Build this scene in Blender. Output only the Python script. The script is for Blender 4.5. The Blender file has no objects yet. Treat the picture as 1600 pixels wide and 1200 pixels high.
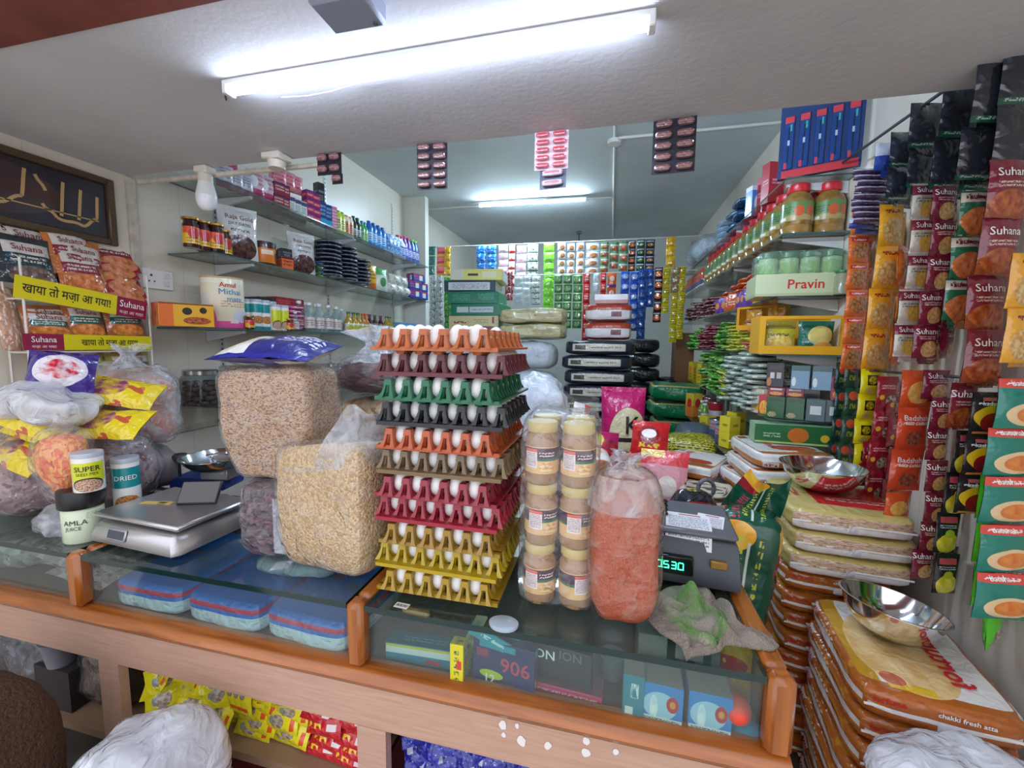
import bpy, math, random
from math import sin, cos, pi, radians as rad, sqrt
from mathutils import Vector, Matrix, noise, Euler
SC = bpy.context.scene
COL = SC.collection
rnd = random.Random(7)

# ------------------------------------------------------------------ camera
F = 650.0                                   # focal length in pixels of the 1600 x 1200 frame
CAM = Vector((0, 0, 1.6))
def _norm(v): return v / v.length
_dy = _norm(Vector((955-800, 600-538, F)))
_dx = -Vector((-1950-800, 600-500, F)); _dx = _norm(_dx - _dx.dot(_dy)*_dy)
_dz = _dx.cross(_dy)
if _dz.y < 0: _dz = -_dz
right = Vector((_dx.x, _dy.x, _dz.x)); up = Vector((_dx.y, _dy.y, _dz.y)); fwd = Vector((_dx.z, _dy.z, _dz.z))
cd = bpy.data.cameras.new('camera'); cam = bpy.data.objects.new('camera', cd); COL.objects.link(cam)
cd.sensor_fit = 'HORIZONTAL'; cd.sensor_width = 36; cd.lens = F/1600*36; cd.clip_start = .02
cam.matrix_world = Matrix(((right.x, up.x, -fwd.x, CAM.x), (right.y, up.y, -fwd.y, CAM.y), (right.z, up.z, -fwd.z, CAM.z), (0, 0, 0, 1)))
SC.camera = cam

def proj(p):
    d = Vector(p) - CAM
    w = d.dot(fwd)
    return 800 + F*d.dot(right)/w, 600 - F*d.dot(up)/w
def at(px, py, x=None, y=None, z=None):     # a measured point of the place: sight line met with a known wall, depth or shelf height
    r = right*(px-800) + up*(600-py) + fwd*F
    if x is not None: t = (x-CAM.x)/r.x
    elif y is not None: t = (y-CAM.y)/r.y
    else: t = (z-CAM.z)/r.z
    return CAM + r*t
def ys(px, x, z):                           # distance along a shelf
    lo, hi = .4, 9.
    for _ in range(40):
        m = (lo+hi)/2
        if (proj((x, m, z))[0] < px) == (x < 0.1): lo = m
        else: hi = m
    return lo

# ------------------------------------------------------------------ light
SC.view_settings.view_transform = 'Standard'; SC.view_settings.look = 'None'
SC.view_settings.gamma = 1; SC.view_settings.use_curve_mapping = False
SC.view_settings.exposure = 0.95
W = bpy.data.worlds.new('sky'); SC.world = W; W.use_nodes = True
bg = W.node_tree.nodes['Background']; bg.inputs[0].default_value = (.86, .90, 1.0, 1); bg.inputs[1].default_value = 1.05
TUBE_POWER = 28.0      # emission of the front batten
TUBE2_POWER = 150.0     # emission of the rear batten
TUBE3_POWER = 85.0     # emission of the batten behind the slab
SC.cycles.max_bounces = 8; SC.cycles.transparent_max_bounces = 24; SC.cycles.diffuse_bounces = 4
SC.cycles.sample_clamp_indirect = 6; SC.cycles.caustics_reflective = False; SC.cycles.caustics_refractive = False

# ------------------------------------------------------------------ materials
def lin(c):
    return tuple((x/255/12.92 if x/255 <= .04045 else ((x/255+.055)/1.055)**2.4) for x in c[:3]) + (1,)
_M = {}
def mat(name, col=(200, 200, 200), rough=.5, metal=0, emit=0, coat=0, bump=0, bscale=60, spec=.5, vary=0, vscale=8):
    if name in _M: return _M[name]
    m = bpy.data.materials.new(name); m.use_nodes = True; nt = m.node_tree
    b = nt.nodes['Principled BSDF']; b.inputs['Base Color'].default_value = lin(col)
    b.inputs['Roughness'].default_value = rough; b.inputs['Metallic'].default_value = metal
    b.inputs['Specular IOR Level'].default_value = spec
    if coat: b.inputs['Coat Weight'].default_value = coat; b.inputs['Coat Roughness'].default_value = .12
    if emit: b.inputs['Emission Color'].default_value = lin(col); b.inputs['Emission Strength'].default_value = emit
    if bump or vary:
        tc = nt.nodes.new('ShaderNodeTexCoord')
    if bump:
        n = nt.nodes.new('ShaderNodeTexNoise'); n.inputs['Scale'].default_value = bscale; n.inputs['Detail'].default_value = 3
        nt.links.new(tc.outputs['Object'], n.inputs['Vector'])
        bp = nt.nodes.new('ShaderNodeBump'); bp.inputs['Strength'].default_value = bump; bp.inputs['Distance'].default_value = .01
        nt.links.new(n.outputs['Fac'], bp.inputs['Height']); nt.links.new(bp.outputs[0], b.inputs['Normal'])
        if coat: nt.links.new(bp.outputs[0], b.inputs['Coat Normal'])
    if vary:
        n = nt.nodes.new('ShaderNodeTexNoise'); n.inputs['Scale'].default_value = vscale; n.inputs['Detail'].default_value = 5
        nt.links.new(tc.outputs['Object'], n.inputs['Vector'])
        r = nt.nodes.new('ShaderNodeValToRGB'); r.color_ramp.elements[0].position = .3; r.color_ramp.elements[1].position = .7
        r.color_ramp.elements[0].color = lin([max(0, x*(1-vary)) for x in col]); r.color_ramp.elements[1].color = lin([min(255, x*(1+vary*.5)) for x in col])
        nt.links.new(n.outputs['Fac'], r.inputs[0]); nt.links.new(r.outputs[0], b.inputs['Base Color'])
    _M[name] = m; return m

def pmat(name, base, feats=(), rough=.3, coat=.4, metal=0, bump=.35, bscale=25, alpha=1):
    """printed packaging: rectangles r, ellipses e, food pictures f, print lines t, speckle n, laid out in the pack's own UV"""
    if name in _M: return _M[name]
    m = bpy.data.materials.new(name); m.use_nodes = True; nt = m.node_tree; N = nt.nodes.new; L = nt.links.new
    b = nt.nodes['Principled BSDF']; b.inputs['Roughness'].default_value = rough; b.inputs['Metallic'].default_value = metal
    b.inputs['Coat Weight'].default_value = coat; b.inputs['Coat Roughness'].default_value = .1
    tc = N('ShaderNodeTexCoord'); uv = tc.outputs['UV']
    def vm(op, a, v=None):
        n = N('ShaderNodeVectorMath'); n.operation = op; L(a, n.inputs[0])
        if v is not None: n.inputs[1].default_value = v
        return n
    def mt(op, a, v=None):
        n = N('ShaderNodeMath'); n.operation = op
        L(a, n.inputs[0])
        if v is not None:
            if isinstance(v, (int, float)): n.inputs[1].default_value = v
            else: L(v, n.inputs[1])
        return n.outputs[0]
    def rect(u0, v0, u1, v1):
        a = vm('SUBTRACT', uv, ((u0+u1)/2, (v0+v1)/2, 0)); a = vm('ABSOLUTE', a.outputs[0])
        a = vm('DIVIDE', a.outputs[0], (max(.001, (u1-u0)/2), max(.001, (v1-v0)/2), 1))
        s = N('ShaderNodeSeparateXYZ'); L(a.outputs[0], s.inputs[0])
        return mt('LESS_THAN', mt('MAXIMUM', s.outputs[0], s.outputs[1]), 1.0)
    def ell(cu, cv, ru, rv):
        a = vm('SUBTRACT', uv, (cu, cv, 0)); a = vm('DIVIDE', a.outputs[0], (ru, rv, 1)); a = vm('LENGTH', a.outputs[0])
        return mt('LESS_THAN', a.outputs['Value'], 1.0)
    cur = None
    def mix(mask, colsock=None, col=None):
        nonlocal cur
        x = N('ShaderNodeMix'); x.data_type = 'RGBA'; L(mask, x.inputs[0])
        if cur is None: x.inputs[6].default_value = lin(base)
        else: L(cur, x.inputs[6])
        if colsock is not None: L(colsock, x.inputs[7])
        else: x.inputs[7].default_value = lin(col)
        cur = x.outputs[2]
    for ft in feats:
        k = ft[0]
        if k == 'r': mix(rect(*ft[1:5]), col=ft[5])
        elif k == 'e': mix(ell(*ft[1:5]), col=ft[5])
        elif k == 'f':
            n = N('ShaderNodeTexNoise'); n.inputs['Scale'].default_value = ft[7] if len(ft) > 7 else 9; n.inputs['Detail'].default_value = 3; L(uv, n.inputs['Vector'])
            r = N('ShaderNodeValToRGB'); r.color_ramp.elements[0].position = .38; r.color_ramp.elements[1].position = .62
            r.color_ramp.elements[0].color = lin(ft[5]); r.color_ramp.elements[1].color = lin(ft[6]); L(n.outputs['Fac'], r.inputs[0])
            mix(ell(*ft[1:5]), colsock=r.outputs[0])
        elif k == 't':
            u0, v0, u1, v1, col, rows = ft[1:7]
            s = N('ShaderNodeSeparateXYZ'); L(uv, s.inputs[0])
            fr = mt('FRACT', mt('MULTIPLY', mt('SUBTRACT', s.outputs[1], v0), rows/(v1-v0)))
            st = mt('LESS_THAN', mt('ABSOLUTE', mt('SUBTRACT', fr, .5)), .3)
            sc = vm('MULTIPLY', uv, (ft[7] if len(ft) > 7 else 34, rows*2.2/(v1-v0), 1))
            n = N('ShaderNodeTexNoise'); n.inputs['Scale'].default_value = 1; n.inputs['Detail'].default_value = 0; L(sc.outputs[0], n.inputs['Vector'])
            g = mt('GREATER_THAN', n.outputs['Fac'], .46)
            mix(mt('MULTIPLY', mt('MULTIPLY', rect(u0, v0, u1, v1), st), g), col=col)
        elif k == 'n':
            n = N('ShaderNodeTexNoise'); n.inputs['Scale'].default_value = ft[1]; n.inputs['Detail'].default_value = 2; L(uv, n.inputs['Vector'])
            mix(mt('GREATER_THAN', n.outputs['Fac'], ft[2]), col=ft[3])
    if cur is None: b.inputs['Base Color'].default_value = lin(base)
    else: L(cur, b.inputs['Base Color'])
    if bump:
        n = N('ShaderNodeTexNoise'); n.inputs['Scale'].default_value = bscale; n.inputs['Detail'].default_value = 2; n.inputs['Distortion'].default_value = .6
        L(tc.outputs['Object'], n.inputs['Vector'])
        bp = N('ShaderNodeBump'); bp.inputs['Strength'].default_value = bump; bp.inputs['Distance'].default_value = .02
        L(n.outputs['Fac'], bp.inputs['Height']); L(bp.outputs[0], b.inputs['Normal']); L(bp.outputs[0], b.inputs['Coat Normal'])
    _M[name] = m; return m

def clear(name, tint=(255, 255, 255), fac=.15, rough=.08, bump=0, bscale=30, body=(235, 238, 245), fres=1.45, streak=0):
    """see-through film or pane: transparent, with a glossy skin and a little milky body"""
    if name in _M: return _M[name]
    m = bpy.data.materials.new(name); m.use_nodes = True; nt = m.node_tree; N = nt.nodes.new; L = nt.links.new
    nt.nodes.remove(nt.nodes['Principled BSDF']); out = nt.nodes['Material Output']
    tr = N('ShaderNodeBsdfTransparent'); tr.inputs[0].default_value = lin(tint)
    gl = N('ShaderNodeBsdfGlossy'); gl.inputs['Roughness'].default_value = rough
    df = N('ShaderNodeBsdfDiffuse'); df.inputs[0].default_value = lin(body)
    fr = N('ShaderNodeFresnel'); ge = N('ShaderNodeNewGeometry')
    m1 = N('ShaderNodeMath'); m1.operation = 'MULTIPLY_ADD'; L(ge.outputs['Backfacing'], m1.inputs[0]); m1.inputs[1].default_value = -2; m1.inputs[2].default_value = 1
    m2 = N('ShaderNodeMath'); m2.operation = 'POWER'; m2.inputs[0].default_value = fres; L(m1.outputs[0], m2.inputs[1]); L(m2.outputs[0], fr.inputs[0])
    a = N('ShaderNodeMixShader'); L(tr.outputs[0], a.inputs[1]); L(df.outputs[0], a.inputs[2]); a.inputs[0].default_value = fac
    c = N('ShaderNodeMixShader'); L(fr.outputs[0], c.inputs[0]); L(a.outputs[0], c.inputs[1]); L(gl.outputs[0], c.inputs[2])
    L(c.outputs[0], out.inputs[0])
    if bump or streak:
        tc = N('ShaderNodeTexCoord'); n = N('ShaderNodeTexNoise'); n.inputs['Scale'].default_value = bscale; n.inputs['Detail'].default_value = 3; n.inputs['Distortion'].default_value = 1
        L(tc.outputs['Object'], n.inputs['Vector'])
        if bump:
            bp = N('ShaderNodeBump'); bp.inputs['Strength'].default_value = bump; bp.inputs['Distance'].default_value = .02
            L(n.outputs['Fac'], bp.inputs['Height'])
            for q in (gl, df, fr): L(bp.outputs[0], q.inputs['Normal'])
        if streak:
            r = N('ShaderNodeMapRange'); r.inputs[1].default_value = .45; r.inputs[2].default_value = .75; r.inputs[3].default_value = fac; r.inputs[4].default_value = min(1, fac+streak)
            L(n.outputs['Fac'], r.inputs[0]); L(r.outputs[0], a.inputs[0])
    _M[name] = m; return m

def grain(name, cols, scale=140, rough=.6, bump=.8, rand=1.0, stretch=(1, 1, 1)):
    """many small grains seen through a bag: cells of varied colour with relief"""
    if name in _M: return _M[name]
    m = bpy.data.materials.new(name); m.use_nodes = True; nt = m.node_tree; N = nt.nodes.new; L = nt.links.new
    b = nt.nodes['Principled BSDF']; b.inputs['Roughness'].default_value = rough
    tc = N('ShaderNodeTexCoord'); mp = N('ShaderNodeMapping'); mp.inputs['Scale'].default_value = stretch; L(tc.outputs['Object'], mp.inputs[0])
    v = N('ShaderNodeTexVoronoi'); v.inputs['Scale'].default_value = scale; v.inputs['Randomness'].default_value = rand; L(mp.outputs[0], v.inputs['Vector'])
    s = N('ShaderNodeSeparateColor'); L(v.outputs['Color'], s.inputs[0])
    r = N('ShaderNodeValToRGB'); L(s.outputs[0], r.inputs[0]); r.color_ramp.interpolation = 'CONSTANT'
    for i, c in enumerate(cols):
        e = r.color_ramp.elements[i] if i < 2 else r.color_ramp.elements.new(.5)
        e.position = i/len(cols); e.color = lin(c)
    L(r.outputs[0], b.inputs['Base Color'])
    bp = N('ShaderNodeBump'); bp.invert = True; bp.inputs['Strength'].default_value = bump; bp.inputs['Distance'].default_value = .006
    L(v.outputs['Distance'], bp.inputs['Height']); L(bp.outputs[0], b.inputs['Normal'])
    _M[name] = m; return m

# ------------------------------------------------------------------ mesh builder
class MB:
    def __init__(s): s.v = []; s.f = []; s.m = []; s.uv = []; s.T = Matrix(); s.sm = []
    def add(s, vs, fs, mi=0, uvs=None, smooth=True):
        o = len(s.v); T = s.T
        s.v += [tuple(T @ Vector(p)) for p in vs]
        for k, f in enumerate(fs):
            s.f.append([i+o for i in f]); s.m.append(mi if isinstance(mi, int) else mi[k]); s.sm.append(smooth)
            s.uv.append(uvs[k] if uvs else [(0, 0)]*len(f))
        return s
    def box(s, x0, y0, z0, x1, y1, z1, mi=0, bev=0):
        if bev: return s.bbox(x0, y0, z0, x1, y1, z1, mi, bev)
        v = [(x0, y0, z0), (x1, y0, z0), (x1, y1, z0), (x0, y1, z0), (x0, y0, z1), (x1, y0, z1), (x1, y1, z1), (x0, y1, z1)]
        q = [(0, 0), (1, 0), (1, 1), (0, 1)]
        return s.add(v, [(0, 1, 5, 4), (1, 2, 6, 5), (2, 3, 7, 6), (3, 0, 4, 7), (4, 5, 6, 7), (3, 2, 1, 0)], mi if not isinstance(mi, int) else mi, [q]*6, False)
    def bbox(s, x0, y0, z0, x1, y1, z1, mi, b):
        # box with chamfered edges
        c = [(x0+x1)/2, (y0+y1)/2, (z0+z1)/2]; h = [(x1-x0)/2, (y1-y0)/2, (z1-z0)/2]; b = min(b, *[q*.98 for q in h])
        V = []; idx = {}
        for sx in (-1, 1):
            for sy in (-1, 1):
                for sz in (-1, 1):
                    for ax in range(3):
                        p = [sx*(h[0]-b), sy*(h[1]-b), sz*(h[2]-b)]; p[ax] = (sx, sy, sz)[ax]*h[ax]
                        idx[(sx, sy, sz, ax)] = len(V); V.append(tuple(c[i]+p[i] for i in range(3)))
        Fs = []; U = []; M_ = []
        mis = mi if not isinstance(mi, int) else [mi]*6
        q4 = [(0, 0), (1, 0), (1, 1), (0, 1)]
        def g(sg, ax): return idx[(*sg, ax)]
        order = {(1, -1): 0, (0, 1): 1, (1, 1): 2, (0, -1): 3, (2, 1): 4, (2, -1): 5}
        for (ax, sn), k in order.items():
            o = [i for i in range(3) if i != ax]; cs = []
            seq = {(1, -1): [(-1, -1), (1, -1), (1, 1), (-1, 1)], (1, 1): [(1, -1), (-1, -1), (-1, 1), (1, 1)], (0, 1): [(-1, -1), (1, -1), (1, 1), (-1, 1)],
                   (0, -1): [(1, -1), (-1, -1), (-1, 1), (1, 1)], (2, 1): [(-1, -1), (1, -1), (1, 1), (-1, 1)], (2, -1): [(-1, 1), (1, 1), (1, -1), (-1, -1)]}[(ax, sn)]
            for a, bb in seq:
                sg = [0, 0, 0]; sg[ax] = sn; sg[o[0]] = a; sg[o[1]] = bb; cs.append(g(sg, ax))
            Fs.append(cs); U.append(q4); M_.append(mis[k])
        for ax in range(3):                       # edges parallel to ax
            o = [i for i in range(3) if i != ax]
            for a in (-1, 1):
                for bb in (-1, 1):
                    def sg(t):
                        r = [0, 0, 0]; r[ax] = t; r[o[0]] = a; r[o[1]] = bb; return r
                    f = [g(sg(-1), o[0]), g(sg(1), o[0]), g(sg(1), o[1]), g(sg(-1), o[1])]
                    n = (Vector(V[f[1]])-Vector(V[f[0]])).cross(Vector(V[f[2]])-Vector(V[f[1]])); d = Vector([0, 0, 0]); d[o[0]] = a; d[o[1]] = bb
                    if n.dot(d) < 0: f.reverse()
                    Fs.append(f); U.append([(0, 0)]*4); M_.append(mis[0])
        for sx in (-1, 1):
            for sy in (-1, 1):
                for sz in (-1, 1):
                    f = [g((sx, sy, sz), i) for i in range(3)]
                    n = (Vector(V[f[1]])-Vector(V[f[0]])).cross(Vector(V[f[2]])-Vector(V[f[1]]))
                    if n.dot(Vector((sx, sy, sz))) < 0: f.reverse()
                    Fs.append(f); U.append([(0, 0)]*3); M_.append(mis[0])
        return s.add(V, Fs, M_, U, False)
    def lathe(s, prof, n=20, mi=0, c=(0, 0, 0), sx=1, sy=1, cap=True):
        """prof: list of (r, z) or (r, z, mat) from bottom to top; a mat applies to the band below the point"""
        V = []; Fs = []; ms = []; U = []; z0 = prof[0][1]; z1 = prof[-1][1]
        for p in prof:
            for i in range(n):
                a = 2*pi*i/n - pi/2; V.append((c[0]+p[0]*cos(a)*sx, c[1]+p[0]*sin(a)*sy, c[2]+p[1]))
        for k in range(len(prof)-1):
            mm = prof[k+1][2] if len(prof[k+1]) > 2 else mi
            for i in range(n):
                j = (i+1) % n; Fs.append((k*n+i, k*n+j, (k+1)*n+j, (k+1)*n+i)); ms.append(mm)
                va = (prof[k][1]-z0)/(z1-z0+1e-9); vb = (prof[k+1][1]-z0)/(z1-z0+1e-9)
                ua = ((i/n)*2+.5) % 1.0; ub = ua+2/n
                U.append([(ua, va), (ub, va), (ub, vb), (ua, vb)])
        if cap:
            if prof[0][0] > 1e-4: Fs.append(tuple(range(n))[::-1]); ms.append(prof[1][2] if len(prof[1]) > 2 else mi); U.append([(0, 0)]*n)
            if prof[-1][0] > 1e-4: Fs.append(tuple((len(prof)-1)*n+i for i in range(n))); ms.append(prof[-1][2] if len(prof[-1]) > 2 else mi); U.append([(0, 0)]*n)
        return s.add(V, Fs, ms, U)
    def grid(s, fn, nu, nv, mi=0, closed_u=False, flip=False, uvf=None):
        V = []; Fs = []; U = []; ms = []
        for j in range(nv+1):
            for i in range(nu+1): V.append(tuple(fn(i/nu, j/nv)))
        w = nu+1
        for j in range(nv):
            for i in range(nu):
                f = (j*w+i, j*w+i+1, (j+1)*w+i+1, (j+1)*w+i); q = [(i/nu, j/nv), ((i+1)/nu, j/nv), ((i+1)/nu, (j+1)/nv), (i/nu, (j+1)/nv)]
                if flip: f = f[::-1]; q = [(1-a, b) for a, b in q[::-1]]
                Fs.append(f); U.append(q); ms.append(mi if isinstance(mi, int) else mi((i+.5)/nu, (j+.5)/nv))
        return s.add(V, Fs, ms, U)
    def tube(s, pts, r, n=8, mi=0, cap=True, rs=None):
        pts = [Vector(p) for p in pts]; V = []; Fs = []
        up0 = Vector((0, 0, 1))
        for k, p in enumerate(pts):
            d = (pts[min(k+1, len(pts)-1)]-pts[max(k-1, 0)]); d = d.normalized() if d.length > 1e-9 else Vector((0, 0, 1))
            a = d.cross(up0 if abs(d.z) < .95 else Vector((0, 1, 0))).normalized(); b = d.cross(a)
            rr = rs[k] if rs else r
            for i in range(n): V.append(tuple(p+a*cos(2*pi*i/n)*rr+b*sin(2*pi*i/n)*rr))
        for k in range(len(pts)-1):
            for i in range(n): j = (i+1) % n; Fs.append((k*n+i, (k+1)*n+i, (k+1)*n+j, k*n+j))
        if cap: Fs.append(tuple(range(n))); Fs.append(tuple((len(pts)-1)*n+i for i in range(n))[::-1])
        return s.add(V, Fs, mi)
    def soft(s, w, d, h, mi=0, n=7, e=5, seed=0, crumple=.0, cs=9, c=(0, 0, 0), sag=0):
        """a soft filled block: a cube grid rounded to a superellipsoid, crumpled with noise; mi may be 6 indices -y +x +y -x +z -z"""
        mis = mi if not isinstance(mi, int) else [mi]*6
        fr = [((1, 0, 0), (0, 0, 1), (0, -1, 0)), ((0, 1, 0), (0, 0, 1), (1, 0, 0)), ((-1, 0, 0), (0, 0, 1), (0, 1, 0)), ((0, -1, 0), (0, 0, 1), (-1, 0, 0)), ((1, 0, 0), (0, 1, 0), (0, 0, 1)), ((1, 0, 0), (0, -1, 0), (0, 0, -1))]
        def P(a, b, nn, u, v):
            q = Vector(a)*(2*u-1)+Vector(b)*(2*v-1)+Vector(nn)
            l = (abs(q.x)**e+abs(q.y)**e+abs(q.z)**e)**(1/e); q = q/l
            g = Vector((q.x*w/2, q.y*d/2, q.z*h/2))
            if crumple:
                k = noise.noise(g*cs+Vector((seed, seed*2.3, 0)))+.5*noise.noise(g*cs*2.7+Vector((seed*1.7, 0, 3)))
                g += q.normalized()*k*crumple
            if sag: g.z -= sag*(q.x*q.x*.6+q.y*q.y*.4)
            return g+Vector((c[0], c[1], c[2]+h/2))
        for k, (a, b, nn) in enumerate(fr):
            s.grid(lambda u, v: P(a, b, nn, u, v), n, n, mis[k])
        return s
    def pouch(s, w, h, t, mi=0, seed=0, wr=.004, n=(8, 10), crimp=.06, y0=0, back=None):
        """filled pillow pouch standing in XZ, printed front towards -Y; returns its front surface function"""
        def prof(u, v):
            e = max(0, 1-abs(2*u-1)**2.6)**.6; vv = (v-crimp)/(1-2*crimp)
            g = max(0, 1-abs(2*vv-1)**3)**.6 if 0 < vv < 1 else 0
            return e*g
        def base(u, v, sg):
            x = (u-.5)*w*(1-.05*sin(pi*v)); z = v*h
            k = noise.noise(Vector((x*22+seed*3.1, z*22, seed+sg)))*wr + noise.noise(Vector((x*60, z*18+seed, seed*2+sg)))*wr*.6
            ed = sin(pi*min(1, max(0, u)))
            return Vector((x, y0+sg*(prof(u, v)*t/2+.0006)+k*(.35+ed*.65) + (0.0 if .0 < v < 1 else 0), z))
        fr = lambda u, v: base(u, v, -1)
        s.grid(fr, n[0], n[1], mi); s.grid(lambda u, v: base(u, v, 1), n[0], n[1], mi if back is None else back, flip=True)
        return fr
    def text(s, body, size, fn, mi=0, align='CENTER', bold=0.0, sx=1.0):
        """raised flat lettering: fn maps text plane (x, y in metres) to a point"""
        vs, fs = glyphs(body, align, bold)
        if not vs: return s
        V = [fn(x*size*sx, y*size) for x, y in vs]
        return s.add(V, fs, mi, None, False)
    def build(s, name, mats, parent=None, loc=(0, 0, 0), rz=0, rot=None, sharp=40, kind=None):
        me = bpy.data.meshes.new(name); me.from_pydata(s.v, [], s.f)
        for m in (mats if isinstance(mats, (list, tuple)) else [mats]): me.materials.append(m)
        me.polygons.foreach_set('material_index', s.m); me.polygons.foreach_set('use_smooth', s.sm)
        if any(any(q != (0, 0) for q in u) for u in s.uv):
            ul = me.uv_layers.new(name='UVMap'); ul.data.foreach_set('uv', [c for u in s.uv for q in u for c in q])
        me.update()
        try: me.set_sharp_from_angle(angle=rad(sharp))
        except Exception: pass
        o = bpy.data.objects.new(name, me); COL.objects.link(o); o.location = loc; o.rotation_euler = rot if rot else (0, 0, rz)
        if parent: o.parent = parent
        if kind: o['kind'] = kind
        return o

_G = {}
def glyphs(body, align, bold):
    key = (body, align, bold)
    if key in _G: return _G[key]
    cu = bpy.data.curves.new('lettering', 'FONT'); cu.body = body; cu.size = 1; cu.align_x = align; cu.align_y = 'CENTER'; cu.resolution_u = 2; cu.offset = bold
    ob = bpy.data.objects.new('lettering', cu); COL.objects.link(ob)
    dg = bpy.context.evaluated_depsgraph_get(); dg.update()
    me = ob.evaluated_get(dg).to_mesh()
    vs = [(v.co.x, v.co.y) for v in me.vertices]; fs = [tuple(p.vertices) for p in me.polygons]
    ob.evaluated_get(dg).to_mesh_clear(); bpy.data.objects.remove(ob); bpy.data.curves.remove(cu)
    if vs:
        out = []
        for f in fs:                                   # make every face look towards +z of the text plane
            a, b, c = (vs[f[0]], vs[f[1]], vs[f[2]]); cr = (b[0]-a[0])*(c[1]-a[1])-(b[1]-a[1])*(c[0]-a[0])
            out.append(f if cr > 0 else f[::-1])
        fs = out
    _G[key] = (vs, fs); return _G[key]

# ------------------------------------------------------------------ things
def tag(o, label, cat, group=None):
    o['label'] = label; o['category'] = cat
    if group: o['group'] = group
    return o
def thing(name, label, cat, loc=(0, 0, 0), rz=0, group=None, rot=None):
    o = bpy.data.objects.new(name, None); o.empty_display_size = .05; COL.objects.link(o)
    o.location = loc; o.rotation_euler = rot if rot else (0, 0, rz)
    return tag(o, label, cat, group)
def kids(o): return [c for c in bpy.data.objects if c.parent == o]
_kc = {}
def dup(o, loc=None, rot=None, label=None, group=None, scale=None):
    """copy of a thing with copies of its parts and sub-parts"""
    if o.name not in _kc: _kc[o.name] = [(c, kids(c)) for c in kids(o)]
    r = o.copy(); COL.objects.link(r)
    if loc is not None: r.location = loc
    if rot is not None: r.rotation_euler = rot
    if scale is not None: r.scale = scale
    if label: r['label'] = label
    if group: r['group'] = group
    for c, gs in _kc[o.name]:
        d = c.copy(); COL.objects.link(d); d.parent = r
        for g in gs:
            e = g.copy(); COL.objects.link(e); e.parent = d
    return r
class Kind:
    """places the first of a kind itself and copies of it afterwards"""
    def __init__(s, o, group=None): s.o = o; s.n = 0; s.g = group
    def put(s, loc, label, rot=(0, 0, 0), scale=None, group=None):
        if s.n == 0:
            r = s.o; r.location = loc; r.rotation_euler = rot; r['label'] = label
            if scale: r.scale = scale
            g = group or s.g
            if g: r['group'] = g
            if r.name not in _kc: _kc[r.name] = [(c, kids(c)) for c in kids(r)]
        else: r = dup(s.o, loc, rot, label, group or s.g, scale or (1, 1, 1))
        s.n += 1; return r
ORD = ['first', 'second', 'third', 'fourth', 'fifth', 'sixth', 'seventh', 'eighth', 'ninth', 'tenth', 'eleventh', 'twelfth', 'thirteenth', 'fourteenth', 'fifteenth', 'sixteenth', 'seventeenth', 'eighteenth', 'nineteenth', 'twentieth', 'twenty-first', 'twenty-second', 'twenty-third', 'twenty-fourth', 'twenty-fifth', 'twenty-sixth', 'twenty-seventh', 'twenty-eighth', 'twenty-ninth', 'thirtieth']
def struct(name, mb, mats, **k): o = mb.build(name, mats, **k); o['kind'] = 'structure'; return o

# common materials
white = mat('white_plastic', (238, 238, 236), .35); black = mat('black_plastic', (22, 22, 24), .35); dark = mat('dark_grey', (50, 50, 54), .5)
steel = mat('brushed_steel', (200, 200, 202), .22, metal=1, bump=.05, bscale=200)
chrome = mat('polished_steel', (225, 225, 228), .1, metal=1)
inkw = mat('white_print', (245, 245, 242), .5); inkk = mat('black_print', (25, 24, 28), .5); inkr = mat('red_print', (200, 30, 40), .5)
inkm = mat('maroon_print', (130, 25, 50), .5); inkb = mat('blue_print', (30, 90, 190), .5); inkg = mat('green_print', (20, 110, 70), .5)
glassp = clear('glass_pane', (238, 248, 244), .03, .02)
glassd = clear('dusty_glass_pane', (236, 243, 240), .07, .04, body=(120, 150, 150))
glasse = mat('glass_edge', (12, 44, 42), .12, coat=.5)
glasse2 = mat('glass_shelf_edge', (70, 100, 98), .15, coat=.5)
film = clear('clear_plastic_film', (255, 255, 255), .05, .10, bump=.9, bscale=22, streak=.14)
film2 = clear('milky_plastic_film', (250, 252, 255), .22, .16, bump=1, bscale=16, streak=.4)
film3 = clear('white_plastic_film', (245, 248, 255), .55, .2, bump=1, bscale=14, streak=.35)
jarg = clear('jar_glass', (246, 250, 250), .04, .03)

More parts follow.
